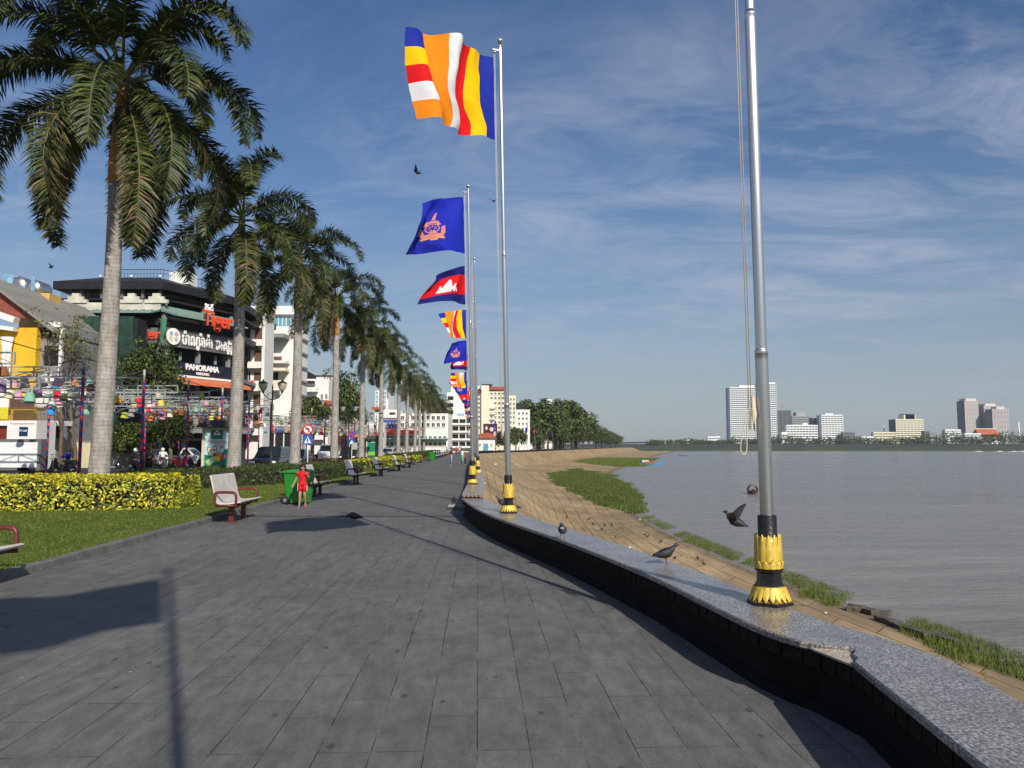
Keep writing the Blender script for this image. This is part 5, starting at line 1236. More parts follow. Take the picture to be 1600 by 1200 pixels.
for k, (dx, dz, c) in enumerate(((-.35, .3, 'blue'), (.35, .3, 'red'), (-.4, -.25, 'yellow'), (.35, -.3, 'orange'))):
    mb = MB(); q = along(.10, .79, Zp(530)) + V((math.cos(ANG) * dx, math.sin(ANG) * dx, dz)); mb.lathe([(.26, 0), (.26, .02)], 12, q, M=M, smooth=False); b.put('emblem_petal', mat('petal_' + c, tuple(.3 + .5 * v for v in lin(dict(blue='4080d0', red='d05060', yellow='e0c040', orange='9090b0')[c])), .5), mb, sgn)
text_mesh('Tiger', 2.5, .2, .05, 'orange_lettering', M_orl, b.t, face_M(.55, 2.3, 497.5), fit=4.6)
fb = [o for o in COL.objects if o.parent == b.t and o.name.startswith('sign_band')][1]
text_mesh('Tiger', 1.6, .15, .03, 'orange_lettering', M_orl, fb, Matrix.Translation(front(.88, .65, Zp(529.5)) - b.o), sx=1.0)
def emblem(q, s, rz):
    mb = MB(); Mz = Matrix.Rotation(rz, 3, 'Z'); mb.ball(q, (.55 * s, .3 * s, .72 * s), 12, M=Mz); mb.ball(q + Mz @ V((-.36, 0, .62)) * s, .17 * s, 8); mb.ball(q + Mz @ V((.36, 0, .62)) * s, .17 * s, 8); o = b.put('striped_head_emblem', M_let, mb)
    mb = MB()
    for dx, dz, w_, h in ((-.25, .2, .22, .06), (.25, .2, .22, .06), (0, .42, .3, .05), (-.3, -.1, .2, .05), (.3, -.1, .2, .05), (0, -.25, .22, .12), (0, .58, .2, .05)): mb.box(q + Mz @ V((dx * s, -.29 * s, dz * s)), (w_ * s, .16 * s, h * s), M=Mz)
    b.put('emblem_stripes', M_bk, mb, o)
emblem(along(.48, 1.6, Zp(482)), 1.0, ANG * .5); emblem(front(.765, .75, Zp(528)), 1.0, 0)
b.rect('side_netting', W_dark, 186, 506, 223, 560, Y0 - .9, .08)
# ground floor shop line of the restaurant
mb = MB(); q0, q1 = along(-.3, 1.4, 3.5), along(1.05, 1.4, 3.5); mb.bar(q0, q1, 2.4, .5); b.put('shop_canopy', W_grey, mb)
# ---- white balcony building
Y = 108; b = Bld('balcony_building', 'narrow white building with open brown balconies right of the dark restaurant', 'building', 395, Y)
b.rect('walls', W_wht, 372, 478, 405, 720, Y, 4)
for k in range(5):
    y = 512 + 35 * k; b.rect('balcony_recess', W_shut, 394, y, 404, y + 27, Y - .06, .08); b.rect('balcony_front', W_wht, 383, y + 18, 405.5, y + 28, Y - 1.3, 1.2); q = lat(b, 388, y + 8, Y); window(b.t, q.x, q.y, q.z, .75, 1.7)
b.rect('pillar', W_wht, 405.2, 470, 410, 720, Y - 1.0, 4)
p_ = b.rect('shop_sign', W_wht, 386, 595, 401.5, 611, Y - 1.6, .25); b.rect('sign_edge', mat('sign_green', (.01, .16, .08), .5), 385.4, 594.3, 402.1, 611.8, Y - 1.5, .1)
q = lat(b, 394, 600, Y - 1.61); text_mesh('7', 1.05, .04, .06, 'lettering', mat('seven_red', (.65, .05, .02), .4), p_, Matrix.Translation(q)); text_mesh('ELEVEN', .24, .05, .012, 'lettering', mat('sign_green', (0, 0, 0)), p_, Matrix.Translation(q + V((0, -.02, -.22))))
# ---- tall white block
Y = 122; b = Bld('white_block', 'tall plain white block with side balconies beside the third palm', 'building', 440, Y)
b.rect('walls', W_wht, 407, 512, 466, 718, Y, 4.5); b.rect('upper_storey', W_wht, 420, 478, 451, 511.9, Y + 2, 2.4); b.rect('roof_slab', W_wht, 417, 488, 455, 491, Y + 1.2, 3.2); b.rect('glazing', W_tealg, 423, 495, 449, 509, Y + 1.9, .09); b.rect('canopy_roof', W_grey, 398, 521, 440, 527, Y - 3, 3)
for x in (430, 436, 442): b.rect('mullion', W_wht, x, 495, x + 1, 509, Y + 1.85, .05)
b.rect('shutter_window', W_shut, 424.5, 557, 437, 565, Y - .05, .07); b.rect('porch_roof', W_wht, 408, 563, 444, 567, Y - 2.2, 2.1); b.rect('porch_dark', W_dark, 410, 582, 432, 594, Y - .05, .07); b.rect('porch_parapet', W_cream, 408, 594, 438, 606, Y - 2.2, .2); b.rect('porch_roof', W_cream, 408, 574.5, 443, 579, Y - 2.4, 2.3)
for k in range(9):
    y = 520 + 22 * k; b.rect('side_balcony', W_grey, 466.2, y + 8, 470, y + 11, Y + .5, 3.4); b.rect('side_window', W_dark, 466.1, y, 467, y + 7, Y + 1.0, 2.5)
mb = MB(); mb.tube([lat(b, 412, 555, Y - 2.6) + b.o, lat(b, 420, 548, Y - 3) + b.o], .04, 5); b.put('flagstaff', M_wht, mb)
Y = 142; b = Bld('terrace_house', 'white ornate house with stacked balconies between the third and fourth palms', 'house', 497, Y)
b.rect('walls', W_wht, 473, 592, 512, 716, Y, 4)
mb = MB(); flat(mb, [(xx_(x, Y), zz_(y, Y)) for x, y in ((472, 592), (474, 578), (490, 586), (492, 592))], .4, 0, V((0, Y, 0))); b.put('roof_edge', W_blk, mb)
for k in range(4):
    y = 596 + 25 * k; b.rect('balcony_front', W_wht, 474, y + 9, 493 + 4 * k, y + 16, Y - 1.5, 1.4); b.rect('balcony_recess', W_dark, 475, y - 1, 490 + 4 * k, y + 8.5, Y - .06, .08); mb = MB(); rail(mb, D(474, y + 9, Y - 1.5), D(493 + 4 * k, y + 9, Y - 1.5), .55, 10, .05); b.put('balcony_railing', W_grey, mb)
wgrid(b, Y, (503, 510), (620, 645, 670), 4, 9); b.rect('red_awning', W_tile, 505, 626, 519, 634, Y - 1, .9)
Y = 156; b = Bld('white_gable_block', 'plain white wall block rising behind the ornate white house', 'building', 507, Y)
b.rect('walls', W_wht, 488, 588, 523, 714, Y, 4); b.rect('roof_line', W_shut, 487, 586, 524, 588, Y - .2, 4.4); wgrid(b, Y, (516, 521), (640, 655, 670, 685), 3, 6)
Y = 60
# ---- shopfront terraces behind the canopy
r = random.Random(4)
def shoprow(label, x0, x1, Y, ytop, wall, shop):
    b = Bld('shop_terrace', label, 'shops', (x0 + x1) / 2, Y); b.rect('walls', wall, x0, ytop, x1, 716, Y, 3)
    yb = zz_(700, Y); n = max(2, int((x1 - x0) / 14))
    for k in range(n):
        a = x0 + (x1 - x0) * k / n; c = x0 + (x1 - x0) * (k + 1) / n; g = 697 + 2103 / Y
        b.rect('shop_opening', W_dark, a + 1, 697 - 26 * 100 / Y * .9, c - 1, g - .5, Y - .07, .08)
        b.rect('shop_fascia', shop[k % len(shop)], a + .6, 697 - 40 * 100 / Y * .9, c - .6, 697 - 28 * 100 / Y * .9, Y - .35, .3)
        wgrid(b, Y, (a + 4, (a + c) / 2 + 2), (697 - 55 * 100 / Y * .9,), 4, 8)
    return b
MBn = [mat('fascia_maroon', (.16, .03, .04), .6), mat('fascia_white', (.6, .6, .58), .6), mat('fascia_blue', (.03, .08, .25), .6), mat('fascia_tan', (.4, .3, .17), .6), W_red]
shoprow('row of white shops behind the third palm under the canopy', 400, 472, 118, 650, W_wht, MBn); shoprow('row of low cream shops behind the no-parking sign', 476, 560, 150, 655, W_cream, MBn[1:]); shoprow('row of pale shops left of the red hotel fascia', 545, 600, 170, 660, W_wht, MBn[2:])
# ---- hotel with the banner
Y = 176; b = Bld('riverside_hotel', 'long white hotel with red fascia and blue portrait banner behind the palm trunks', 'hotel', 640, Y)
b.rect('walls', W_wht, 585, 646, 700, 709, Y, 12); b.rect('fascia', W_red, 583, 672, 652, 678, Y - 1.5, 1.4); b.rect('upper_block', W_wht, 597, 640, 625, 653, Y - .5, 10)
wgrid(b, Y, [590 + 7.5 * k for k in range(15)], (684, 694), 5, 6, gm=W_dark); wgrid(b, Y, [629 + 8 * k for k in range(9)], (653, 664), 5.5, 7, gm=W_dark)
p_ = b.rect('banner', mat('banner_blue', (.03, .07, .32), .5), 596, 656, 623, 668.5, Y - .8, .15)
for k in range(4):
    q = lat(b, 604 + 5 * k, 661.5, Y - .87); mb = MB(); mb.ball((q.x, q.y, q.z), (.2, .05, .26), 8); mb.v = list(mb.v); mb.build('portrait_head', mat('portrait_skin', (.5, .32, .22), .7), p_)
    mb = MB(); mb.box((q.x, q.y, q.z - .55), (.55, .06, .55), top=(.6, 1)); mb.build('portrait_suit', W_navy, p_)
q = lat(b, 608, 666.5, Y - .86); mb = MB(); mb.box((q.x, q.y, q.z), (2.6, .04, .12)); mb.build('banner_caption', M_wht, p_)
q = lat(b, 613, 646, Y - .56); mb = MB(); mb.box(q, (1.3, .1, .45)); mb.build('roof_plaque', M_bk, b.t)
mb = MB(); mb.b2((xx_(598, Y), Y - 2.2, 3.3), (xx_(700, Y), Y - .1, 3.5)); b.put('street_awning', mat('awning_teal', (.2, .36, .33), .7), mb)
Y = 205; b = Bld('glass_tower', 'slim pale tower with glass corner showing between the fifth and sixth palms', 'building', 592, Y); b.rect('walls', W_wht, 585, 610, 606, 712, Y, 10); wgrid(b, Y, (589, 595, 601), [614 + 7 * k for k in range(5)], 4.5, 5, gm=W_tealg); b.rect('roof_cap', W_tile, 580, 636, 600, 640, Y - 1, .9)
Y = 225; b = Bld('balcony_terrace', 'white four storey terrace with dark balconies at the end of the promenade', 'building', 690, Y)
b.rect('walls', W_wht, 640, 650, 737, 708, Y, 10)
for k in range(4):
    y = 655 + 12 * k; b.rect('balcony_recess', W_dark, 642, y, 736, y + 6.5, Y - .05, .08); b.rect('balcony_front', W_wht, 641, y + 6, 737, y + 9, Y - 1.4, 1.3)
    for x in range(650, 737, 11): b.rect('balcony_pier', W_wht, x, y - 1, x + 1.4, y + 7, Y - 1.3, 1.2)
Y = 252; b = Bld('white_apartments', 'white apartment block half hidden by the flags', 'building', 713, Y); b.rect('walls', W_wht, 698, 613, 730, 706, Y, 10); b.rect('roof_room', W_wht, 704, 604, 710, 613, Y + 2, 4)
for k in range(3): b.rect('balcony_recess', W_dark, 699, 619 + 11 * k, 708, 625 + 11 * k, Y - .05, .08)
wgrid(b, Y, (733,), (620, 632), 3, 5); b.rect('lower_wing', W_cream, 716, 660, 745, 706, Y - 8, 7); wgrid(b, Y - 8, (720, 727, 734), (668, 678, 688), 4, 5, gm=W_dark); b.rect('blue_awning', W_blue, 714, 646, 724, 650, Y - 4, 3)
# ---- cream hotel
Y = 275; b = Bld('cream_hotel', 'large cream hotel with terracotta roofs behind the tall flagpole', 'hotel', 775, Y)
b.rect('walls', W_cream, 739, 612, 790, 706, Y, 16); b.rect('stair_tower', W_cream, 752, 602, 764, 706, Y - 1.2, 8); b.rect('river_wing', W_cream, 790.1, 618, 806, 706, Y + 1, 14); b.rect('end_wing', W_wht, 806.1, 640, 828, 706, Y + 3, 12)
for x0, x1, y0, y1 in ((739, 752, 608, 613), (762, 788, 603, 609)):
    mb = MB(); a, c = D(x0, y1, Y - .8), D(x1, y1, Y - .8); h = (y1 - y0) * Y / F; w3 = V((0, 3.2, h)); k = V((0, 6.4, 0))
    mb.add([a, c, c + w3, a + w3, a + k, c + k], [(0, 1, 2, 3), (3, 2, 5, 4), (0, 3, 4), (1, 5, 2), (0, 4, 5, 1)]); b.put('roof', W_tile, mb)
b.rect('roof_garden', W_dark, 752, 600, 768, 602, Y - 1, 5); b.rect('roof_room', W_wht, 746, 603, 750, 608, Y + 1, 3); b.rect('lower_roof', W_tile, 748, 678, 790, 681, Y - 4, 4); b.rect('roof_terrace', W_dark, 806, 630, 820, 640, Y + 5, 5)
wgrid(b, Y, (743, 748), [617, 623.5, 630, 637, 644, 651, 658, 668], 4, 3.6, gm=W_dark); wgrid(b, Y, (768, 774, 780, 786), [615, 622, 630, 637.5, 645, 652, 660, 668, 676], 4, 3.8, gm=W_dark, skip=.12); wgrid(b, Y + 1, (793, 798, 803), [624, 631, 638, 645, 652, 660, 668], 3, 4, gm=W_dark); wgrid(b, Y + 3, (811, 817, 823), [646, 654, 662, 670, 680], 3.4, 4, gm=W_dark)
for k in range(4): b.rect('balcony', W_wht, 766.5, 636 + 8.5 * k, 774, 638.5 + 8.5 * k, Y - 1.1, 1)
Y = 480; b = Bld('white_hotel', 'white stepped hotel top showing over the tall riverside trees', 'hotel', 870, Y); b.rect('walls', W_wht, 822, 632, 832, 704, Y, 12); b.rect('walls', W_wht, 848, 628, 882, 704, Y + 30, 12); b.rect('roof_room', W_wht, 852, 624, 862, 628, Y + 32, 6); wgrid(b, Y + 30, range(852, 882, 5), (634, 641), 3, 4, gm=W_dark)
Y = 216; b = Bld('pavilion', 'small white pavilion with red tiled hip roof at the bend of the wall', 'pavilion', 760, Y)
b.rect('walls', W_wht, 746.5, 683, 773, 707.6, Y, 5); b.rect('door', W_tealg, 755, 693, 763, 707.2, Y - .06, .08); b.rect('plinth', W_grey, 746, 706.6, 773.4, 707.8, Y - .15, .1)
mb = MB(); q0, q1 = D(744, 684.5, Y - .8), D(775.5, 684.5, Y - .8); h = V((0, 0, 1.35)); k = V((0, 6.6, 0)); i_ = V((1.5, 3.3, 1.45)); j_ = V((-1.5, 3.3, 1.45))
mb.add([q0, q1, q1 + k, q0 + k, q0 + i_, q1 + j_], [(0, 1, 5, 4), (1, 2, 5), (2, 3, 4, 5), (3, 0, 4), (3, 2, 1, 0)]); b.put('roof', W_tile, mb); wgrid(b, Y, (750, 768), (695,), 3, 4)
Y = 224; b = Bld('poster_board', 'tall dark poster board with pink and white picture beside the white pavilion', 'billboard', 765, Y); b.rect('posts', W_grey, 756, 664, 758, 707, Y + .4, .4); pb = b.rect('board', mat('poster_dark', (.05, .012, .02), .6, 0, .4, 1), 755, 662, 777, 692, Y, .3)
for (x, y, rx, ry, c) in ((762, 681, 3, 5, (.6, .08, .2)), (768, 671, 3.4, 3.4, (.62, .5, .5)), (773, 678, 2.4, 4, (.6, .35, .4)), (760, 669, 2, 3, (.6, .55, .5)), (768, 686, 4, 3, (.55, .12, .25))):
    q = lat(b, x, y, Y - .02); mb = MB(); mb.ball(q, (rx * Y / F, .06, ry * Y / F), 12); mb.build('poster_shape', mat('poster_%d' % x, c, .6), pb)
# ================================================================ BROADLEAF TREES
TM = [mat('tree_dark', (.026, .042, .009), .6, 0, .3, 1.5, spec=.25), mat('tree_mid', (.058, .085, .015), .6, 0, .3, 1.5, spec=.25), mat('tree_light', (.115, .14, .026), .6, 0, .3, 1.5, spec=.25), mat('bark_brown', (.12, .09, .06), .9, 0, .3, 4, .3, 20)]
def crown_m(seed, ncl, nlf, ls, flat_=1.0, wts=(4, 4, 2)):
    r = random.Random(seed); mb = MB()
    for c in range(ncl):
        a = r.uniform(0, 6.283); e = math.asin(r.uniform(-.55, 1)); q = V((math.cos(a) * math.cos(e), math.sin(a) * math.cos(e), math.sin(e) * flat_)) * r.uniform(.45, .86)
        cr = r.uniform(.22, .40)
        for k in range(nlf):
            n = V((r.gauss(0, 1), r.gauss(0, 1), r.gauss(.25, 1))).normalized(); p_ = q + n * cr * r.uniform(.55, 1.08)
            a_ = (n + V((r.uniform(-.8, .8), r.uniform(-.8, .8), r.uniform(-.3, .9)))).normalized(); u = a_.orthogonal().normalized(); u = Matrix.Rotation(r.uniform(0, 6.28), 3, a_) @ u; v = a_.cross(u); s = ls * r.uniform(.6, 1.3)
            mb.add([p_ - u * s, p_ - v * s * .55, p_ + u * s, p_ + v * s * .55], [(0, 1, 2, 3)], r.choices((0, 1, 2), wts)[0])
    return mb.mesh('crown', TM[:3])
CR = [crown_m(1, 38, 150, .062), crown_m(2, 44, 130, .058), crown_m(5, 36, 150, .064), crown_m(9, 44, 150, .045, 1.0, (5, 4, 1))]
def tree_trunk(h, r0, seed, spread, crown_z):
    r = random.Random(seed); mb = MB(); mb.tube([(0, 0, 0), (.05, 0, h * .5), (0, .05, h)], [r0 * 1.25, r0, r0 * .8], 9)
    for k in range(6):
        a = k * 1.05 + r.uniform(-.3, .3); mb.tube([(0, 0, h * .92), (math.cos(a) * spread * .3, math.sin(a) * spread * .3, h + (crown_z - h) * .5), (math.cos(a) * spread * .65, math.sin(a) * spread * .65, crown_z + r.uniform(-.1, .4) * spread)], [r0 * .6, r0 * .4, r0 * .12], 6)
    return mb
TRK = {}
def tree(label, loc, h, rad, cr, rz, trunk_h=None, sz=1.0, group=None, name='tree'):
    t = thing(name, label, 'tree', loc, rz, group); th = trunk_h or h * .35; cz = h - rad * sz * .95
    tree_trunk(th, .035 * h * .6 + .06, int(rz * 10), rad * .8, cz).build('trunk', TM[3], t); c = link('crown', CR[cr], t, (0, 0, cz)); c.scale = (rad, rad, rad * sz); return t
GB = 'broadleaf trees round the bay'
bt = [(806, 262, 668, 14, 0, 'round tree beside the white pavilion door'), (822, 285, 652, 17, 1, 'dark tree in front of the white hotel wing'), (845, 312, 622, 27, 2, 'tallest riverside tree, its crown cut by the sky'), (880, 378, 624, 26, 0, 'broad tall tree right of the tallest one'), (864, 345, 655, 16, 1, 'low round tree in front of the two tall trees'), (905, 445, 640, 20, 2, 'tall tree at the right shoulder of the big crowns'),
      (790, 244, 672, 13, 2, 'small tree behind the tall flagpole base line'), (897, 420, 662, 15, 1, 'medium tree below the right shoulder'), (920, 492, 660, 15, 0, 'medium tree, first past the tall group'), (931, 540, 664, 13, 2, 'smaller tree, second past the tall group'), (940, 590, 669, 12, 1, 'smaller tree, third past the tall group'), (947, 636, 672, 11, 0, 'tiny tree, fourth past the tall group'), (954, 690, 675, 10, 2, 'tiny tree, fifth past the tall group'), (961, 745, 679, 9, 1, 'tiny tree, last before the far bridge'), (878, 368, 668, 13, 0, 'low tree tucked under the tall group'), (835, 302, 672, 11, 1, 'low tree in front of the pavilion shops'), (856, 338, 634, 22, 3, 'tree closing the gap left of the tall pair'), (893, 405, 638, 20, 1, 'rounded tree between the tall pair and the right shoulder'), (818, 290, 658, 15, 2, 'leafy tree over the teal fronted kiosk'), (911, 470, 652, 15, 0, 'tree just outside the right shoulder of the tall group'), (870, 362, 652, 19, 2, 'spreading tree low under the broad tall tree')]
for i, (x, Y, ty, rp, cr, lab) in enumerate(bt):
    rad = rp * Y / F * 1.55; h = zz_(ty, Y); tree(lab + ' on the bay', (xx_(x, Y), Y, 0), h, rad, cr, i * 1.7, h * .3, min(1.2, max(.6, (h * .86) / (2 * rad) * 1.1)), GB)
# riverside kiosks behind the trees
for i, (x, Y, w_, c, lab) in enumerate(((795, 250, 16, W_wht, 'white low kiosk behind the first bay trees'), (818, 290, 20, W_tealg, 'teal fronted kiosk under the bay trees'), (842, 320, 18, W_wht, 'white low shop under the tallest tree'), (872, 380, 14, W_mint, 'mint painted shop far under the bay trees'), (900, 455, 12, W_wht, 'far white shop under the bay trees'))):
    b = Bld('kiosk', lab, 'kiosk', x, Y); b.rect('walls', c, x - w_ / 2, 684, x + w_ / 2, 697 + 2100 / Y, Y, 5); b.rect('opening', W_dark, x - w_ / 4, 689, x + w_ / 6, 697 + 2050 / Y, Y - .06, .08); b.rect('roof', W_grey, x - w_ / 2 - 1, 682.5, x + w_ / 2 + 1, 683.9, Y - .8, 6.6)
tree('dense conical dark tree beside the fourth palm trunk', (xx_(531, 150), 150, 0), zz_(578, 150), 5.2, 3, .4, 2, 1.55)
tree('bushy green tree in front of the restaurant sign at its left corner', (xx_(232, 66), 66, 0), zz_(533, 66), 2.9, 3, 1.1, 3, 1.25)
tree('small leafy street tree under the canopy in front of the restaurant', (xx_(268, 60), 60, 0), zz_(638, 60), 1.9, 3, 2.2, 1.6, .9); tree('low leafy tree behind the nearest palm trunk', (xx_(208, 62), 62, 0), zz_(655, 62), 1.8, 1, 3.0, 1.4, 1.0)
tree('thin leafy tree against the white block behind the third palm', (xx_(488, 118), 118, 0), zz_(620, 118), 3.0, 0, .8, 3, 1.0)
def bare_tree(label, loc, seed, h):
    r = random.Random(seed); t = thing('bare_tree', label, 'tree', loc); mb = MB(); lf = MB()
    def br_(p, d, L, rad, dep):
        pts = [p]; q = p; dd = d
        for k in range(4):
            dd = (dd + V((r.uniform(-.18, .18), r.uniform(-.18, .18), r.uniform(-.02, .12)))).normalized(); q = q + dd * L / 4; pts.append(q)
        mb.tube(pts, [rad * (1 - .11 * k) for k in range(5)], 6, cap=False)
        if dep <= 2:
            for k in range(9):
                s = r.uniform(.08, .16); a = V((r.gauss(0, 1), r.gauss(0, 1), r.gauss(0, 1))).normalized(); u = a.orthogonal().normalized(); v = a.cross(u); c = q + V((r.gauss(0, .3), r.gauss(0, .3), r.gauss(0, .3))); 
                if r.random() < .55: lf.add([c - u * s, c - v * s * .5, c + u * s, c + v * s * .5], [(0, 1, 2, 3)], r.choice((1, 2, 2)))
        if dep:
            for k in range(r.choice((2, 3, 3))): br_(pts[r.choice((2, 3, 4, 4))], (dd + V((r.uniform(-.75, .75), r.uniform(-.75, .75), r.uniform(.0, .4)))).normalized(), L * r.uniform(.55, .75), rad * .55, dep - 1)
    br_(V((0, 0, 0)), V((.03, 0, 1)), h * .45, .17, 4); mb.build('trunk', TM[3], t); lf.build('sparse_leaves', TM[:3], t)
bare_tree('nearly bare tree with thin branches in front of the green netting', (xx_(97, 56), 56, 0), 3, 12.0); bare_tree('bare branching tree just left of the nearest palm, before the netting', (xx_(118, 60), 60, 0), 12, 11.0)
# ================================================================ FAR SHORE
FB_ = 'buildings on the far shore'
W_far = mat('tower_white', (.80, .82, .84), .8, 0, .05, .02); W_farg = mat('tower_grey', (.17, .18, .19), .8, 0, .1, .02); W_fdark = mat('tower_dark_glass', (.035, .042, .05), .4, 0, .1, .02); W_fy = mat('tower_cream', (.72, .68, .52), .8, 0, .05, .02); W_fp = mat('tower_pinkish', (.58, .52, .50), .8, 0, .05, .02); W_ft = mat('temple_orange', (.42, .10, .04), .8, 0, .15, .05)  # the glass of the tower cores has its own dark colour
def far_tower(label, x0, x1, ytop, Y, dep, core, slab, nfl, nfin, slabh=.55, caps=(), rz=0, base=697, side=None, name='tower_block'):
    b = Bld(name, label, 'tower' if ytop < 650 else 'building', (x0 + x1) / 2, Y, 0, FB_)
    X0, X1, Z1 = xx_(x0, Y), xx_(x1, Y), zz_(ytop, Y); Z0 = 4.4; mb = MB().b2((X0 + .6, Y + .6, Z0), (X1 - .6, Y + dep, Z1 - .8)); b.put('core', core, mb)
    mb = MB(); h = (Z1 - Z0) / nfl
    for k in range(nfl): z = Z0 + h * (k + 1); mb.b2((X0, Y, z - h * slabh), (X1, Y + dep + .6, z))
    b.put('floor_slabs', slab, mb)
    mb = MB(); w_ = (X1 - X0) / max(1, nfin)
    for k in range(nfin + 1): x = X0 + w_ * k; mb.b2((x - w_ * .06, Y - .35, Z0), (x + w_ * .06, Y + dep * .5, Z1 - .4))
    b.put('wall_fins', slab, mb)
    for i, (a, c, y) in enumerate(caps): b.put('roof_block', slab if i % 2 == 0 else core, MB().b2((xx_(a, Y), Y + 2, Z1), (xx_(c, Y), Y + dep - 2, zz_(y, Y))))
    if side: b.put('side_wall', side, MB().b2((X0 - (X1 - X0) * .0 - .4, Y + 1.2, Z0), (X0 + .3, Y + dep, Z1)))
    return b
YF = 1180
far_tower('huge white gridded twin slab tower, left half behind the nearest flagpole', 1142, 1182, 605, YF, 24, W_fdark, W_far, 27, 14, .42, ((1158, 1182, 602),)); far_tower('huge white gridded slab tower, right half beside the nearest flagpole', 1186, 1215, 599, YF - 4, 24, W_fdark, W_far, 28, 10, .42, ((1198, 1214, 597.5),))
b = far_tower('dark grey unfinished tower wrapped in netting with a crane', 1216.5, 1237, 641, YF + 60, 20, mat('far_net', (.07, .08, .085), .9), W_farg, 22, 3, .3); 
mb = MB(); q = D(1223, 640, YF + 60); q1 = D(1223, 632, YF + 60); mb.bar(q, q1, .9, .9); mb.bar(D(1221, 632, YF + 60), D(1243, 631, YF + 60), .7, .7); b.put('crane', mat('crane_red', (.5, .15, .1), .6), mb)
far_tower('grey unfinished block with open floors right of the dark tower', 1239, 1268, 650, YF + 110, 18, W_farg, mat('far_conc', (.33, .34, .34), .8), 14, 9, .4, ((1246, 1260, 644),))
far_tower('long white low block with rows of dark windows before the unfinished tower', 1230, 1278, 664, YF, 18, W_fdark, W_far, 8, 10, .5, ((1256, 1263, 661),)); far_tower('white block with dark blue left side joined to the long low block', 1285, 1318, 648, YF + 10, 20, W_fdark, W_far, 14, 7, .5, ((1292, 1304, 646),)); far_tower('dark blue glass block between the two white blocks', 1271, 1287, 653, YF + 30, 16, W_fdark, W_farg, 12, 3, .25)
far_tower('small white house block at the foot of the dark tower', 1222, 1231, 675, YF - 15, 8, W_fdark, W_far, 3, 2, .7)
far_tower('cream apartment tower with dark left side standing alone', 1401, 1444, 655, YF + 20, 22, W_fdark, W_fy, 12, 8, .6, ((1415, 1433, 648), (1417, 1432, 646.5)), side=W_fdark)
far_tower('slim pinkish tower, first of the three on the right', 1510, 1531, 626, YF + 300, 26, W_farg, W_fp, 34, 5, .6, ((1513, 1529, 622.5),), side=W_farg); far_tower('slim pinkish tower, middle of the three on the right', 1540, 1561, 634, YF + 300, 26, W_farg, W_fp, 30, 5, .6, ((1543, 1559, 630.5),), side=W_farg); far_tower('slim tower with ochre edge, rightmost of the three', 1553, 1578, 639, YF + 270, 22, W_farg, W_fp, 28, 5, .5, ((1561, 1573, 635),), side=W_farg)
for (x0, x1, yt, lab, c) in ((1106, 1117, 682, 'small white twin block near the bridge end', W_far), (1118, 1125, 681.5, 'small bright white block beside the twin block', W_far), (1070, 1078, 687, 'tiny cream block near the bridge', W_fy), (1088, 1097, 689.5, 'tiny white shed on the far bank', W_far), (1318, 1336, 675, 'low grey block right of the white towers', W_farg), (1346, 1368, 682, 'low white house with dark roof on the far bank', W_far), (1366, 1400, 675, 'long pale cream block left of the cream tower', W_fy), (1445, 1453, 673, 'small grey block right of the cream tower', W_farg), (1478, 1502, 671, 'pale grey windowed block left of the temple', W_far), (1508, 1533, 677, 'white terraced house beside the temple roof', W_far), (1446, 1458, 687, 'tiny white house with red roof by the cream tower', W_far), (1034, 1041, 689, 'tiny pale house at the bridge end', W_far), (1424, 1440, 684, 'cream house with red roof at the foot of the cream tower', W_fy)):
    far_tower(lab, x0, x1, yt, YF - 5, 10, W_fdark, c, max(2, int((694 - yt) / 3.2)), max(2, int((x1 - x0) / 4)), .6, name='far_house')
Y = YF + 40; b = Bld('temple', 'far temple with tall stepped orange roof and gold ridges', 'temple', 1543, Y, 0, FB_); b.put('walls', W_far, MB().b2((xx_(1526, Y), Y, 4.4), (xx_(1562, Y), Y + 16, zz_(686, Y))))
for k, (x0, x1, y0, y1) in enumerate(((1524, 1568, 687, 678), (1528, 1563, 679, 670))):
    mb = MB(); a, c = D(x0, y0, Y - 2), D(x1, y0, Y - 2); h = (y0 - y1) * Y / F; w3 = V((3, 10, h)); w4 = V((-3, 10, h)); kk = V((0, 20, 0)); mb.add([a, c, c + w4, a + w3, a + kk, c + kk], [(0, 1, 2, 3), (3, 2, 5, 4), (0, 3, 4), (1, 5, 2), (0, 4, 5, 1)]); b.put('roof', W_ft, mb)
    mb = MB(); mb.bar(a + w3 + V((0, 0, .3)), c + w4 + V((0, 0, .3)), 1.0, 1.0); mb.bar(a + w3, a + w3 + V((-2.5, 0, 2.2)), .8, .8); mb.bar(c + w4, c + w4 + V((2.5, 0, 2.2)), .8, .8); b.put('gold_ridge', W_fy, mb)
for x, yt, lab in ((1466, 674, 'far gold temple spire among the trees'), (1382, 666, 'thin white chimney pair behind the long cream block'), (1593, 660, 'thin far mast at the right edge')):
    Y = YF + 60; t = thing('spire', lab, 'spire', (xx_(x, Y), Y, 4.4)); z = zz_(yt, Y) - 4.4
    mb = MB(); mb.lathe([(2.5, 0), (2.2, z * .2), (1.4, z * .4), (.7, z * .6), (.25, z * .85), (.05, z)], 10, cap=False) if 'gold' in lab else mb.lathe([(1.2, 0), (1.0, z), (.2, z + .5)], 10); mb.build('shaft', W_fy if 'gold' in lab else W_far, t)
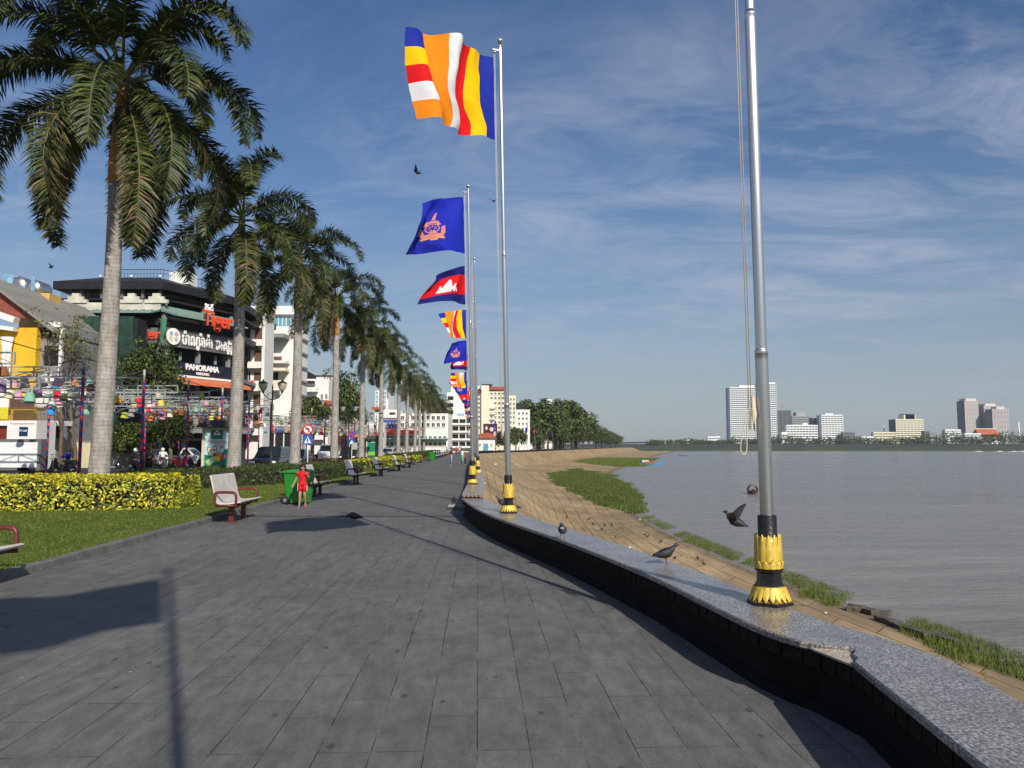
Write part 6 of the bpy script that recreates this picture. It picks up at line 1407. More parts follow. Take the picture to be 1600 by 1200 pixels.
# far trees: one mass
mb = MB(); r = random.Random(31)
for k in range(900):
    x = r.uniform(1010, 1640); Y = r.uniform(1128, 1170); X = (x - 800) / F * Y; dense = .5 + .5 * noise.noise((x * .02, 0, 0)); right = 1.35 if x > 1440 else (.55 if x < 1140 else 1)
    hh = (6 + 11 * max(0, dense)) * right * r.uniform(.6, 1.15); c = V((X, Y, 4.5 + hh * .5)); rr = r.uniform(2.2, 4.2)
    for q in range(16):
        n = V((r.gauss(0, 1), r.gauss(0, 1), r.gauss(0, 1))).normalized(); p_ = c + V((n.x * rr, n.y * rr, n.z * hh * .5)); u = n.orthogonal().normalized(); v = n.cross(u); s = r.uniform(.7, 1.5)
        mb.add([p_ - u * s, p_ - v * s * .7, p_ + u * s, p_ + v * s * .7], [(0, 1, 2, 3)], r.choices((0, 1, 2), (5, 3, 1))[0])
tag(mb.build('far_trees', TM[:3]), 'dark belt of trees along the far shore in front of the towers', 'trees', kind='stuff')
Y = 1330; b = Bld('road_bridge', 'long low bridge crossing the river far behind the bay trees', 'bridge', 1000, Y)
mb = MB(); mb.bar(D(930, 693.2, Y + 160), D(1040, 690.5, Y), 14, 2.6); b.put('deck', W_farg, mb); mb = MB(); mb.bar(D(930, 690.6, Y + 160) , D(1040, 688, Y), .4, 1.2); b.put('parapet', W_far, mb)
for k in range(7):
    q = D(930 + 17 * k, 697, Y + 160 - 25 * k); mb = MB(); mb.b2((q.x - 2, q.y - 3, -6), (q.x + 2, q.y + 3, D(930 + 17 * k, 694, Y + 160 - 25 * k).z)); b.put('pier', W_farg, mb)
# haze
if HAZE:
    m = bpy.data.materials.new('haze_air'); m.use_nodes = True; nt = m.node_tree; nt.nodes.clear(); out = nd(nt, 'ShaderNodeOutputMaterial'); pv = nd(nt, 'ShaderNodeVolumePrincipled'); pv.inputs['Color'].default_value = (.78, .89, 1, 1); pv.inputs['Density'].default_value = HAZE; pv.inputs['Anisotropy'].default_value = .0
    lk(nt, pv.outputs['Volume'], out.inputs['Volume']); mb = MB().b2((-3050, -120, -8), (4050, 3300, 140)); tag(mb.build('haze', m), kind='stuff')
# ================================================================ PEOPLE
SKN = mat('skin', (.36, .20, .13), .55, 0, .12, 6); HAIR = mat('hair_black', (.012, .009, .008), .4, 0, .3, 20); SHOE = mat('sandal', (.35, .14, .12), .6)
def cloth(c, n): return mat('cloth_' + n, c, .8, 0, .14, 5, .15, 30, .2)
def skin_obj(name, nodes, edges, m, parent, lvl=1):
    """nodes: {key: (pos, radius)}; grows one continuous surface"""
    ks = list(nodes); me = bpy.data.meshes.new(name); me.from_pydata([nodes[k][0] for k in ks], [(ks.index(a), ks.index(b)) for a, b in edges], []); me.materials.append(m)
    o = link(name, me, parent); md = o.modifiers.new('skin', 'SKIN'); md.use_smooth_shade = True
    for i, k in enumerate(ks):
        sv = me.skin_vertices[0].data[i]; r = nodes[k][1]; sv.radius = r if isinstance(r, tuple) else (r, r); sv.use_root = (i == 0)
    sb = o.modifiers.new('sub', 'SUBSURF'); sb.levels = sb.render_levels = lvl
    return o
def person(label, loc, rz, H, pose, shirt, pants, hair='short', sleeve=.55, leg=.95, group=None, face=False, shoes=None, helmet=None):
    t = thing('person', label, 'person', loc, rz, group); v = lambda *a: V(a) * H
    N = dict(P=((0, 0, .53), .058), S=((0, .005, .63), .05), C=((0, 0, .745), .055), N=((0, .004, .83), .03), J=((0, -.012, .868), .042), HD=((0, 0, .915), .06), HT=((0, .006, .957), .045), NO=((0, -.068, .9), .010))
    E = [('P', 'S'), ('S', 'C'), ('C', 'N'), ('N', 'J'), ('J', 'HD'), ('HD', 'HT'), ('HD', 'NO')]
    for s, q in ((-1, 'L'), (1, 'R')):
        el, wr = pose['arm' + q]; kn, an, toe = pose['leg' + q]; sh = V((s * .1, .0, .795)); el, wr = V(el), V(wr)
        N['e' + q] = ((s * .06, .004, .905), .010); E.append(('HD', 'e' + q))
        N['sh' + q] = (sh, .036); N['el' + q] = (el, .024); N['wr' + q] = (wr, .016); E += [('C', 'sh' + q), ('sh' + q, 'el' + q), ('el' + q, 'wr' + q)]
        d = (wr - el).normalized(); side = d.cross(V((0, 1, .2))).normalized(); pal = wr + d * .035; N['pa' + q] = (pal, (.02, .012)); E.append(('wr' + q, 'pa' + q))
        cu = V((0, -.012, 0))
        for k in range(4):
            L = (.036, .043, .046, .038)[k]; b = pal + d * .014 + side * (k - 1.5) * .0095; N['f%d%s' % (k, q)] = (b, .0052); N['g%d%s' % (k, q)] = (b + d * L * .55 + cu * .4, .005); N['h%d%s' % (k, q)] = (b + d * L * .9 + cu, .0042); E += [('pa' + q, 'f%d%s' % (k, q)), ('f%d%s' % (k, q), 'g%d%s' % (k, q)), ('g%d%s' % (k, q), 'h%d%s' % (k, q))]
        N['t0' + q] = (wr + d * .02 - side * .02, .006); N['t1' + q] = (wr + d * .045 - side * .034 + cu * .5, .005); E += [('pa' + q, 't0' + q), ('t0' + q, 't1' + q)]
        N['hi' + q] = ((s * .048, 0, .505), .05); N['kn' + q] = (V(kn), .037); N['ca' + q] = (V(kn).lerp(V(an), .35), .034); N['an' + q] = (V(an), .021); N['to' + q] = (V(toe), .018)
        E += [('P', 'hi' + q), ('hi' + q, 'kn' + q), ('kn' + q, 'ca' + q), ('ca' + q, 'an' + q), ('an' + q, 'to' + q)]
    N = {k: (V(p) * H, (r if isinstance(r, tuple) else (r, r))) for k, (p, r) in N.items()}; N = {k: (p, (r[0] * H, r[1] * H)) for k, (p, r) in N.items()}
    body = skin_obj('body', N, E, SKN, t)
    def ell(c, rx, ry, n=12): return [V((c[0] + rx * math.cos(2 * PI * k / n), c[1] + ry * math.sin(2 * PI * k / n), c[2])) * H for k in range(n)]
    mb = MB(); mb.loft([ell((0, 0, .49), .098, .072), ell((0, 0, .56), .088, .066), ell((0, .002, .64), .083, .062), ell((0, 0, .74), .104, .07), ell((0, 0, .79), .108, .064), ell((0, .003, .822), .07, .05), ell((0, .003, .838), .042, .04)])
    for q in 'LR':
        a, e, w_ = N['sh' + q][0], N['el' + q][0], N['wr' + q][0]
        pts = [a + (V((0, 0, .0)) - a) * .0, a.lerp(e, min(1, sleeve)), ] if sleeve <= 1 else [a, e, e.lerp(w_, sleeve - 1)]
        mb.tube(pts, [.044 * H, .04 * H, .03 * H][:len(pts)], 10)
    mb.build('shirt', shirt, t)
    mb = MB(); mb.loft([ell((0, 0, .585), .086, .066), ell((0, 0, .53), .098, .074), ell((0, 0, .485), .092, .068)])
    for q in 'LR':
        h_, k_, a_ = N['hi' + q][0], N['kn' + q][0], N['an' + q][0]
        if leg <= .5: mb.tube([h_ + V((0, 0, .02)) * H, h_.lerp(k_, leg * 2 * .9)], [.06 * H, .055 * H], 12)
        else: mb.tube([h_ + V((0, 0, .02)) * H, h_.lerp(k_, .5), k_, k_.lerp(a_, (leg - .5) * 2)], [.06 * H, .054 * H, .043 * H, .036 * H], 12)
    mb.build('shorts' if leg <= .5 else 'trousers', pants, t)
    mb = MB()
    if helmet: mb.ball(V((0, .006, .925)) * H, (.082 * H, .09 * H, .08 * H), 14); mb.build('helmet', helmet, t)
    else:
        mb.ball(V((0, .012, .932)) * H, (.068 * H, .07 * H, .06 * H), 14)
        if hair == 'long':
            mb.loft([ell((0, .03, .95), .06, .045), ell((0, .042, .89), .072, .04), ell((.005, .045, .82), .075, .035), ell((.01, .05, .76), .05, .025)])
            for s in (-1, 1): mb.tube([V((s * .055, -.02, .94)) * H, V((s * .066, -.025, .88)) * H, V((s * .062, -.03, .81)) * H], [.02 * H, .018 * H, .006 * H], 7)
        mb.build('hair', HAIR, t)
    if face:
        for s in (-1, 1): mb = MB(); mb.ball(V((s * .024, -.056, .917)) * H, (.0105 * H, .006 * H, .0065 * H), 8); mb.build('eye', HAIR, body)
        mb = MB(); mb.ball(V((0, -.056, .872)) * H, (.018 * H, .006 * H, .006 * H), 8); mb.build('mouth', mat('lips', (.35, .09, .08), .5), body)
    for q in 'LR':
        a, to = N['an' + q][0], N['to' + q][0]; mb = MB(); d = (to - a); d.z = 0; d = d.normalized(); z = min(a.z, to.z) - .02 * H
        mb.tube([V((a.x, a.y, z)) - d * .03 * H, V((a.x, a.y, z)) + d * .03 * H, V((a.x, a.y, z)) + d * .1 * H], [.022 * H, .026 * H, .022 * H], 8, sq=.8); mb.build('shoe', shoes or SHOE, t)
    return t, N, body
STAND = dict(armL=((-.125, .01, .64), (-.135, -.03, .50)), armR=((.125, .01, .64), (.135, -.03, .50)), legL=((-.052, -.012, .28), (-.055, .0, .045), (-.06, -.07, .02)), legR=((.052, -.012, .28), (.055, .0, .045), (.06, -.07, .02)))
WALK = dict(armL=((-.15, .02, .65), (-.20, -.02, .53)), armR=((.14, .01, .66), (.10, -.10, .76)), legL=((-.045, -.06, .285), (-.05, -.08, .05), (-.055, -.15, .03)), legR=((.05, -.01, .285), (.055, .11, .07), (.06, .05, .025)))
RED = cloth((.55, .012, .022), 'red')
q = G(472, 792, 0)
t, N, body = person('girl in red shirt and shorts with long black hair walking past the green bin', (q.x, q.y, 0), R(6), 1.24, WALK, RED, RED, 'long', .5, .36, face=True)
mb = MB()
for s in (-1, 1):
    a, k_ = N['hi' + 'LR'[s > 0]][0], N['kn' + 'LR'[s > 0]][0]
    for w_ in (0, .02): mb.bar(a + V((s * .075, -.02 + w_, .05)), a.lerp(k_, .62) + V((s * .068, -.02 + w_, 0)), .008, .01)
mb.tube([V((math.cos(k * PI / 6) * .062, math.sin(k * PI / 6) * .05 - .0, 1.03 + .012 * math.sin(k * PI / 6))) for k in range(13)], .008, 5); mb.build('white_trim', cloth((.7, .7, .7), 'white'), t)
w_ = N['elR'][0]; mb = MB(); mb.ball(w_ + V((.05, -.03, -.16)), (.1, .05, .085), 12); mb.tube([w_ + V((.02, -.03, -.1)), w_ + V((0, -.03, .01)), w_ + V((.05, .03, .0)), w_ + V((.08, -.02, -.1))], .01, 6); tag(mb.build('handbag', mat('bag_black', (.012, .012, .013), .35), None, tuple(V((q.x, q.y, 0))), R(6)), 'shiny black bag hanging from the arm of the girl in red', 'bag')
PHONE = dict(armL=((-.13, -.04, .68), (-.06, -.16, .78)), armR=((.13, -.04, .68), (.05, -.16, .78)), legL=STAND['legL'], legR=STAND['legR'])
def at_px(x, y): g = G(x, y, 0); return (g.x, g.y, 0)
t, N, _ = person('man in dark red shirt and pale jeans standing far down the promenade', at_px(705, 727), R(-70), 1.66, PHONE, cloth((.16, .02, .025), 'darkred'), cloth((.22, .29, .40), 'jeans'), sleeve=1.6)
person('person in white and mint green standing beside the wall behind the man in dark red', at_px(722, 725.5), R(40), 1.55, STAND, cloth((.6, .6, .58), 'white'), cloth((.10, .42, .30), 'mint'), 'long')
person('person in orange crouched close to the wall beside the one in green', at_px(726.5, 726), R(60), 1.15, PHONE, cloth((.45, .13, .04), 'orange'), cloth((.05, .04, .04), 'black'))
GP = 'small walkers far down the promenade'
for i, (x, y, c, pc, lab) in enumerate(((713, 713, (.45, .03, .03), (.05, .05, .06), 'tiny far walker in a red top left of the tall poles'), (718, 712, (.6, .6, .6), (.04, .04, .05), 'tiny far walker in a white top near the poles'), (720.5, 711, (.04, .05, .07), (.04, .04, .05), 'tiny far walker all in dark clothes near the poles'), (698, 711, (.3, .3, .33), (.1, .1, .12), 'tiny far walker in grey beside the last benches'))):
    person(lab, at_px(x, y), rnd.uniform(0, 6), 1.62, WALK, cloth(c, 'w%d' % i), cloth(pc, 'p%d' % i), group=GP)
pr = None
for i in range(9):
    s = 22 + i * 19 + rnd.uniform(-4, 4); q = bay_point(s)
    if q is None: break
    nm = ('dark', 'white', 'blue', 'red', 'dark', 'tan', 'white', 'grey', 'dark')[i]; c = dict(dark=(.03, .03, .035), white=(.6, .6, .58), blue=(.05, .09, .25), red=(.4, .04, .04), tan=(.35, .27, .17), grey=(.25, .25, .25))[nm]
    person('tiny %s clothed person under the bay trees, %s from the pavilion' % (nm, ORD[i]), (q.x - 3.5, q.y + 1, 0), rnd.uniform(0, 6), 1.65, STAND, cloth(c, 'b' + nm), cloth((.04, .04, .05), 'black'), group='people under the bay trees')
# ================================================================ SCOOTERS AND RIDERS
TYRE = M_rub; CHR = mat('chrome', (.6, .6, .6), .2, 1.0, .05, 3)
def scooter(label, loc, rz, col, group=None):
    """faces local -Y"""
    t = thing('scooter', label, 'scooter', loc, rz, group); paint = mat('paint_%d%d%d' % tuple(int(c * 99) for c in col), col, .3, 0, .08, 2, coat=.5)
    prof = [(-.86, .74), (-.72, .84), (-.1, .80), (.02, .62), (.08, .36), (.34, .33), (.5, .82), (.55, 1.0), (.64, .98), (.66, .7), (.56, .42), (.36, .2), (-.25, .2), (-.45, .42), (-.82, .62)]
    mb = MB()
    def P(w, k): return [V((w, -(x * (1 - k) + (-.1) * k), z * (1 - k) + .55 * k)) for x, z in prof]
    mb.loft([P(-.17, .10), P(-.14, 0), P(.14, 0), P(.17, .10)], 0, True, False); mb.build('body', paint, t)
    mb = MB(); mb.loft([[V((w * .16, y, z)) for w, z in ((-1, .80), (-.8, .90), (.8, .90), (1, .80))] for y in (.05, .2, .5, .78)], 0, True, False); mb.build('seat', M_blk, t)
    for y in (-.66, .60):
        mb = MB(); M = Matrix.Rotation(PI / 2, 3, 'Y'); mb.lathe([(.2, -.045), (.25, -.05), (.275, 0), (.25, .05), (.2, .045), (.2, -.045)], 20, (0, y, .275), M=M, cap=False); w_ = mb.build('wheel', TYRE, t)
        mb = MB(); mb.lathe([(.03, -.06), (.19, -.03), (.19, .03), (.03, .06)], 12, (0, y, .275), M=M); mb.build('rim', CHR, w_)
    mb = MB(); mb.tube([(-.33, -.42, 1.05), (-.12, -.54, 1.02), (.12, -.54, 1.02), (.33, -.42, 1.05)], .018, 7); mb.tube([(0, -.55, 1.0), (0, -.68, .3)], .035, 8)
    for s in (-1, 1): mb.tube([(s * .2, -.5, 1.03), (s * .26, -.48, 1.22)], .008, 5); mb.ball((s * .27, -.48, 1.26), (.06, .02, .045), 8)
    mb.build('handlebar', M_blk, t)
    mb = MB(); mb.ball((0, -.63, .93), (.09, .05, .08), 10); mb.build('headlight', M_wht, t); mb = MB(); mb.ball((0, .86, .72), (.1, .03, .05), 10); mb.build('tail_light', M_red, t)
    mb = MB(); mb.box((0, .9, .55), (.2, .012, .15)); mb.build('number_plate', M_wht, t)
    return t
RIDE = dict(armL=((-.15, -.10, .68), (-.17, -.26, .64)), armR=((.15, -.10, .68), (.17, -.26, .64)), legL=((-.09, -.24, .46), (-.08, -.19, .20), (-.08, -.27, .18)), legR=((.09, -.24, .46), (.08, -.19, .20), (.08, -.27, .18)))
def rider(label, sl, x, Y, rz, col, shirt, helmet):
    loc = V((xx_(x, Y), Y, -.03)); scooter(sl, loc, rz, col); off = Matrix.Rotation(rz, 3, 'Z') @ V((0, .32, .0))
    person(label, (loc.x + off.x, loc.y + off.y, .0 + loc.z), rz, 1.66, RIDE, shirt, cloth((.16, .13, .10), 'khaki'), sleeve=1.7, helmet=helmet, shoes=M_blk)
HB = mat('helmet_black', (.02, .02, .02), .3); HW = mat('helmet_white', (.7, .7, .68), .3)
rider('motorcyclist in a blue jacket and dark cap riding towards the camera', 'dark scooter ridden by the motorcyclist in blue', 100, 48, R(-28), (.03, .03, .035), cloth((.012, .03, .26), 'royal'), HB)
rider('motorcyclist in black with a white helmet seen from behind', 'dark scooter with white plate under the white helmeted rider', 217, 49, R(178), (.025, .025, .03), cloth((.012, .012, .013), 'jet'), HW)
rider('motorcyclist in white with white helmet riding away beside the striped post', 'white scooter ridden by the motorcyclist in white', 257, 57, R(190), (.6, .6, .6), cloth((.65, .65, .64), 'white'), HW)
for i, (x, Y, c, lab) in enumerate(((283, 60, (.42, .03, .03), 'parked red scooter in front of the white pickup'), (303, 62, (.05, .05, .06), 'parked black scooter beside the red one'), (172, 61, (.04, .04, .05), 'parked dark scooter against the beige hoarding'), (72, 47, (.03, .03, .03), 'parked black scooter beside the white trailer panel'), (498, 84, (.03, .03, .04), 'parked dark scooter far behind the third palm'), (512, 86, (.4, .05, .04), 'parked red scooter far behind the third palm'), (556, 96, (.05, .05, .05), 'parked dark scooter behind the fourth palm'))):
    scooter(lab, (xx_(x, Y), Y, -.03), R(70 + 25 * i), c, 'parked scooters along the street')
# ================================================================ CARS
CG = mat('car_glass', (.015, .018, .02), .08, 0, .2, 2, spec=.8)
def car(label, loc, rz, col, L=4.6, W=1.85, Hh=1.7, hood=.24, group='cars on the street', pickup=False):
    """faces local -Y, the tail is at +Y"""
    t = thing('parked_car', label, 'car', loc, rz, group); paint = mat('car_%d%d%d' % tuple(int(c * 99) for c in col), col, .25, .1, .06, 1.5, coat=.8); w = W / 2
    def sec(y, z0, z1, k): return [V((x * w * k, y, z)) for x, z in ((-.94, z0), (-1, z0 + .12), (-1, z1 - .16), (-.93, z1 - .04), (-.8, z1), (.8, z1), (.93, z1 - .04), (1, z1 - .16), (1, z0 + .12), (.94, z0))]
    b = Hh * .60; mb = MB(); mb.loft([sec(-L / 2, .38, b * .72, .86), sec(-L / 2 + .12, .28, b * .84, .95), sec(-L / 2 + .8, .25, b * .93, 1), sec(-L / 2 + L * hood, .25, b, 1), sec(L / 2 - .3, .25, b, 1), sec(L / 2 - .06, .28, b * .96, .97), sec(L / 2, .38, b * .82, .92)], 0, True, True); mb.build('body', paint, t)
    y0, y1 = -L / 2 + L * hood, (L / 2 - .05 if not pickup else .35); m0, m1 = y0 + .75, y1 - .38
    def rc(k0, y0_, y1_, z): return [V((-w * k0, y0_, z)), V((w * k0, y0_, z)), V((w * k0, y1_, z)), V((-w * k0, y1_, z))]
    mb = MB(); mb.loft([rc(.93, y0, y1, b - .05), rc(.78, m0, m1, Hh - .06), rc(.68, m0 + .15, m1 - .12, Hh)], 0, True, False); mb.build('cabin', paint, t)
    zb, zt = b + .03, Hh - .14
    def lerp_face(a0, a1, c0, c1, e):
        mb = MB(); f = lambda p, q, s: p + (q - p) * s
        n = (a1 - a0).cross(c0 - a0).normalized() * e; q = [a0 + n, a1 + n, c1 + n, c0 + n]; r_ = [p - n * 1.6 for p in q]; mb.add(q + r_, [(0, 1, 2, 3), (7, 6, 5, 4), (0, 4, 5, 1), (1, 5, 6, 2), (2, 6, 7, 3), (3, 7, 4, 0)]); return mb
    fr = lambda z: (z - b + .05) / (Hh - .06 - b + .05)
    def pt(s, y_b, y_t, z, inset=0): k = fr(z); return V((s * w * (.93 + (.78 - .93) * k) , y_b + (y_t - y_b) * k, z))
    i_ = .12
    lerp_face(pt(-.86, y1, m1, zb), pt(.86, y1, m1, zb), pt(-.82, y1, m1, zt), pt(.82, y1, m1, zt), -.012).build('rear_window', CG, t)
    lerp_face(pt(-.86, y0, m0, zb), pt(.86, y0, m0, zb), pt(-.82, y0, m0, zt), pt(.82, y0, m0, zt), .012).build('windscreen', CG, t)
    ym = (y0 + y1) / 2 + .1
    for s in (-1, 1):
        for ya, yb, ta, tb in ((y0 + .25, ym - .05, m0 + .05, ym - .05), (ym + .05, y1 - .25, ym + .05, m1 - .05)):
            lerp_face(pt(s, ya, ta, zb), pt(s, yb, tb, zb), pt(s, ya, ta, zt), pt(s, yb, tb, zt), .012 * s).build('side_window', CG, t)
        for y in (-L / 2 + .85, L / 2 - .85):
            mb = MB(); M = Matrix.Rotation(PI / 2, 3, 'Y'); mb.lathe([(.1, -.1), (.33, -.11), (.35, -.08), (.35, .08), (.33, .11), (.1, .1)], 20, (s * (w - .1), y, .35), M=M); wh = mb.build('wheel', TYRE, t); mb = MB(); mb.lathe([(.03, -.12), (.22, -.115), (.22, .115), (.03, .12)], 12, (s * (w - .1), y, .35), M=M); mb.build('rim', CHR, wh)
        mb = MB(); mb.box((s * w * .78, L / 2 - .02, b * .84), (.34, .1, .16)); mb.build('tail_light', M_red, t); mb = MB(); mb.box((s * w * .72, -L / 2 + .06, b * .68), (.36, .14, .14)); mb.build('headlight', M_wht, t)
    mb = MB(); mb.box((0, L / 2 + .01, b * .7), (.46, .03, .13)); mb.build('number_plate', M_wht, t); mb = MB(); mb.box((0, L / 2 - .02, .42), (W * .9, .14, .2)); mb.build('bumper', M_blk, t)
    return t
ang = R(2.5)
car('black SUV seen from behind beside the twin lantern lamp', (xx_(411, 52), 54, -.03), ang, (.012, .012, .014), 4.7, 1.9, 1.75)
car('white pickup parked side-on behind the striped posts', (xx_(292, 66), 66, -.03), R(88), (.68, .68, .67), 5.0, 1.85, 1.65, .27, pickup=True)
car('dark grey car half hidden by the green tree behind the scooters', (xx_(238, 70), 70, -.03), R(80), (.06, .065, .07), 4.4, 1.8, 1.5)
car('dark car driving past the third palm trunk', (xx_(445, 66), 70, -.03), ang, (.02, .022, .03), 4.5, 1.8, 1.5)
car('white van farther along behind the traffic sign', (xx_(507, 84), 86, -.03), ang, (.66, .66, .65), 4.8, 1.9, 1.95, .15)
car('black car behind the fourth palm trunk', (xx_(541, 78), 80, -.03), ang, (.015, .015, .018), 4.6, 1.85, 1.7); car('silver car far along the street behind the sixth palm', (xx_(604, 120), 122, -.03), ang, (.4, .41, .42), 4.5, 1.8, 1.5); car('white car far along the street near the hotel', (xx_(611, 132), 134, -.03), ang, (.66, .66, .66), 4.5, 1.8, 1.5)
# ================================================================ PIGEONS
PG = [mat('plumage_grey', (.075, .08, .095), .6, 0, .35, 14), mat('plumage_dark', (.022, .023, .028), .55, 0, .35, 14), mat('bird_leg', (.30, .08, .06), .6), mat('plumage_pale', (.30, .31, .33), .6, 0, .2, 14)]
def pigeon_mesh(dark, fly=False, peck=False):
    mb = MB(); b_ = 1 if dark else 0
    S = [(-.18, .10, .030, .006), (-.14, .108, .036, .016), (-.09, .122, .05, .045), (-.02, .135, .068, .068), (.05, .15, .062, .066), (.09, .185, .042, .044), (.108, .212, .031, .032), (.124, .236, .029, .029), (.15, .242, .016, .016), (.175, .234, .003, .003)]
    if peck: S = S[:5] + [(.1, .15, .034, .036), (.13, .145, .027, .027), (.155, .135, .026, .025), (.172, .125, .016, .016), (.185, .105, .003, .003)]
    secs = []
    for x, z, w_, h in S: secs.append([V((x, w_ * math.cos(2 * PI * k / 12), z + h * math.sin(2 * PI * k / 12))) for k in range(12)])
    mb.loft(secs, b_)
    for s in (-1, 1):
        if fly:
            rows = []
            for u in range(7):
                f = u / 6; y = s * (.04 + .30 * f); z = .16 + .22 * f * (1 - .25 * f); ch = .13 * (1 - .75 * f ** 1.5); xo = .05 - .05 * f - .03 * f * f
                rows.append([V((xo + ch * (.35 - c / 4), y, z + .014 * math.sin(PI * c / 4) * (1 - f))) for c in range(5)])
            if s > 0: rows = rows[::-1]
            mb.grid(rows, b_); mb.grid([[q + V((0, 0, -.008)) for q in reversed(r_)] for r_ in rows], b_)
        else:
            secs = [[V((x, s * (y + w_ * math.cos(2 * PI * k / 8)), z + h * math.sin(2 * PI * k / 8))) for k in range(8)] for x, y, z, w_, h in ((.07, .05, .155, .006, .02), (.03, .056, .15, .009, .04), (-.05, .05, .14, .010, .036), (-.12, .032, .125, .008, .02), (-.17, .015, .115, .004, .008))]
            if s < 0: secs = [q[::-1] for q in secs]
            mb.loft(secs, 1 if not dark else 1)
            mb.tube([(.0, s * .025, .10), (.005, s * .026, .05), (-.002, s * .026, .006)], [.010, .005, .004], 6, 2)
            for a in (-.5, 0, .5): mb.tube([(-.002, s * .026, .005), (.03 * math.cos(a), s * .026 + .03 * math.sin(a), .004)], .003, 4, 2)
    mb.ball((.088, 0, .172), (.03, .037, .022), 8, 3 if not dark else 0)
    return mb.mesh('pigeon', PG)
PM = dict(g=pigeon_mesh(False), d=pigeon_mesh(True), f=pigeon_mesh(True, True), p=pigeon_mesh(True, False, True))
def bird(label, loc, rz, k, group='pigeons', s=1.0, rx=0.0, ry=0.0):
    o = link('pigeon', PM[k], None, loc); o.rotation_euler = (rx, ry, rz); o.scale = (s, s, s); return tag(o, label, 'pigeon', group)
bird('dark pigeon standing side-on on the granite wall top, facing the river', G(1041, 881, .452), R(4), 'd', s=.86); bird('grey pigeon facing the camera on the edge of the granite wall', G(879, 842, .452), R(-100), 'g', s=.92)
bird('dark pigeon flying with raised wings over the slope left of the nearest flagpole', D(1147, 830, 10.5), R(150), 'f', s=1.0, rx=R(-6), ry=R(-8)); bird('pigeon pecking on the pavement in the middle of the flag shadow', G(553, 817, .002), R(200), 'p', s=1.15)
bird('small brown pigeon on the pavement by the end of the curved wall', G(709, 790, .002), R(90), 'd'); bird('small pigeon on the wall beside the base of the second flagpole', G(785, 795, .452), R(150), 'g')
bird('bird gliding in the sky between the two highest flags', D(652, 275, 32), R(170), 'f', 'birds in the sky', 1.1); bird('bird in the sky close to the tall flagpole', D(771, 318, 36), R(80), 'f', 'birds in the sky', .8); bird('tiny bird in the sky over the restaurant roof', D(80, 421, 62), R(10), 'f', 'birds in the sky', 1.3)
HG_ = []
for a in range(0, 1100):
    i = 28 + 78 * a / 1100
    for c in range(0, 70): q = bank_pt(i, c / 60); HG_.append((to_px(q), i, c / 60))
def hit_bank(x, y, dz=.02):
    best = min(HG_, key=lambda h: (h[0][0] - x) ** 2 + (h[0][1] - y) ** 2); return bank_pt(best[1], best[2], dz)
for i, (x, y) in enumerate(((884, 812), (919, 815), (945, 823), (940, 830), (957, 822), (1008, 838), (1011, 843), (1033, 849), (1054, 876), (1091, 875), (1100, 884), (811, 797), (936, 770), (927, 822))):
    bird('small dark pigeon on the sloping bank, %s from the tall flagpole base' % ORD[i], hit_bank(x, y, .03), rnd.uniform(0, 6), 'd', 'pigeons on the sloping bank', 1.0)
LM = [mat('litter_white', (.65, .65, .63), .8), mat('litter_yellow', (.6, .45, .05), .8), mat('litter_dark', (.03, .03, .03), .8)]
for i, (x, y, c, s) in enumerate(((984, 856, 0, .13), (1064, 885, 0, .09), (1000, 812, 1, .18), (774, 726, 0, .4), (756, 757, 0, .16), (976, 770, 0, .35), (957, 839, 1, .09), (1223, 918, 0, .09), (1290, 958, 0, .09))):
    q = hit_bank(x, y, .05); mb = MB(); n = 7; mb.loft([[V((math.cos(2 * PI * k / n) * s * f * rnd.uniform(.6, 1), math.sin(2 * PI * k / n) * s * f * rnd.uniform(.6, 1), z * s)) for k in range(n)] for f, z in ((.5, -.3), (1, .05), (.8, .3), (.3, .42))], 0, True, False)
    tag(mb.build('litter', LM[c], None, q), '%s scrap of litter on the bank, %s towards the right' % ('yellow' if c else 'white', ORD[i]), 'litter', 'litter on the bank')
q = G(710, 796, 0); mb = MB(); mb.box((0, 0, .10), (.55, .34, .05)); mb.box((0, .04, .035), (.3, .2, .08)); o = mb.build('stone_ledge', mat('ledge_stone', (.30, .29, .27), .8, 0, .2, 6), None, (q.x + .1, q.y + .1, 0), R(5)); tag(o, 'small pale stone ledge on the pavement at the end of the curved wall', 'stone')
M_conc = mat('broken_concrete', (.085, .075, .06), .95, 0, .4, 3, .8, 8)
for i, (x, y, L, a) in enumerate(((1352, 958, 1.5, -18), (1388, 974, 1.2, -22), (1428, 990, 1.8, -20), (1474, 1005, 1.3, -12), (1374, 962, .9, 20), (1338, 955, .7, 40))):
    q = hit_bank(x, y, .1); mb = MB(); secs = []
    for k in range(5): secs.append([V((L * (k / 4 - .5), yy * (.24 + rnd.uniform(-.06, .06)), zz2 * (.13 + rnd.uniform(-.06, .06)))) for yy, zz2 in ((-1, -1), (-1, .8), (.2, 1), (1, .6), (1, -1))])
    mb.loft(secs, 0, True, False); tag(mb.build('concrete_block', M_conc, None, q, R(-62 + a)), 'broken dark concrete edge block by the water, %s from the left' % ORD[[1, 3, 4, 5, 2, 0][i]], 'concrete block', 'broken blocks at the water edge')
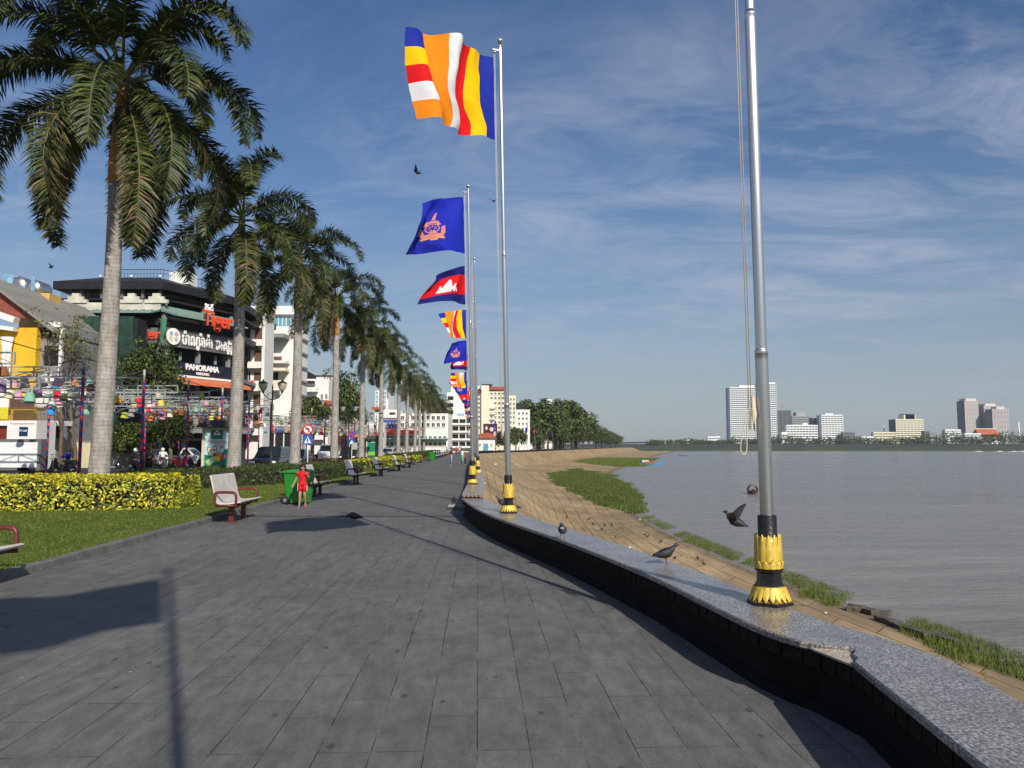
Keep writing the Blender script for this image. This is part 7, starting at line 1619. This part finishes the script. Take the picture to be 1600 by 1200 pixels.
# ================================================================ BOATS
def boat(label, loc, rz, L, W, hull, roof=None, group='boats on the river', man=True):
    t = thing('boat', label, 'boat', loc, rz, group); secs = []
    for k in range(9):
        f = k / 8; w_ = W / 2 * math.sin(PI * (.06 + .88 * f)) ** .6; sh = .30 * (2 * f - 1) ** 4 * L * .18 + .35; x = L * (f - .5)
        secs.append([V((x, -w_, sh)), V((x, -w_ * .8, -.05)), V((x, 0, -.18)), V((x, w_ * .8, -.05)), V((x, w_, sh)), V((x, w_ * .86, sh)), V((x, 0, .08)), V((x, -w_ * .86, sh))])
    mb = MB(); mb.loft(secs, 0, True, False); mb.build('hull', hull, t)
    if roof:
        mb = MB(); secs = [[V((x, W * .48 * math.cos(PI * k / 8), .42 + .85 * math.sin(PI * k / 8))) for k in range(9)] + [V((x, W * .44 * math.cos(PI * k / 8), .42 + .78 * math.sin(PI * k / 8))) for k in reversed(range(9))] for x in (-L * .24, 0, L * .24)]
        mb.loft(secs, 0, True, False); mb.build('canopy', roof, t)
    mb = MB(); mb.tube([(L * .3, 0, .1), (L * .3, 0, .75)], [.18, .2], 8); mb.ball((L * .3, 0, .98), .13, 8)
    if man: person('boatman sitting low in the ' + label.split(' on ')[0].split(' near ')[0], (loc[0] + L * .3 * math.cos(rz), loc[1] + L * .3 * math.sin(rz), loc[2] - .15), rz + PI / 2, 1.2, STAND, cloth((.05, .05, .06), 'black'), cloth((.05, .04, .04), 'black'))
    mb = MB(); mb.bar((-L * .42, 0, .5), (-L * .62, .1, -.3), .05, .05); mb.build('motor_shaft', M_blk, t)
    return t
def wpt(x, y): g = G(x, y, ZW); return (g.x, g.y, ZW + .02)
Hb = mat('hull_brown', (.10, .05, .035), .7, 0, .3, 2); Hk = mat('hull_dark', (.03, .03, .035), .7, 0, .3, 2); Hu = mat('hull_blue', (.03, .26, .5), .6, 0, .15, 2); Rf = mat('canopy_rust', (.22, .09, .06), .8, 0, .3, 3)
boat('small brown covered boat on the river beside the nearest flagpole', wpt(1176, 771), R(80), 4.2, 1.5, Hb, Rf, man=False)
boat('dark long boat on open water above the blue boats', wpt(1067, 712.5), R(5), 5.4, 1.3, Hk); boat('tiny dark boat on the far water', wpt(1031, 710.3), R(10), 4, 1.2, Hk, man=False); boat('tiny pale boat far off near the bridge', wpt(1034, 705.8), R(3), 12, 2, mat('hull_pale', (.5, .5, .5), .6), man=False); boat('tiniest dark boat near the bridge', wpt(1022, 706.4), R(0), 5, 1.4, Hk, man=False)
boat('bright blue boat moored at the grassy point, farther out', wpt(1030, 725), R(12), 5.5, 1.4, Hu, None, man=False); boat('blue boat with rusty canopy moored closest to the grassy point', wpt(1015, 726.5), R(-5), 7.5, 1.7, Hu, Rf, man=False); boat('dark boat lying behind the blue moored boats', wpt(1008, 724), R(8), 6, 1.5, Hk, mat('canopy_pale', (.5, .5, .48), .8), man=False)
for x, lab in ((1528, 'pale moored boat at the far shore under the temple'), (1561, 'white moored boat at the far shore right of the temple'), (1583, 'white houseboat at the far shore near the right edge'), (1597, 'white boat cut by the right edge at the far shore')): boat(lab, wpt(x, 706.2), R(4), 11, 3.2, MC['hull_pale'], MC['canopy_pale'], man=False)
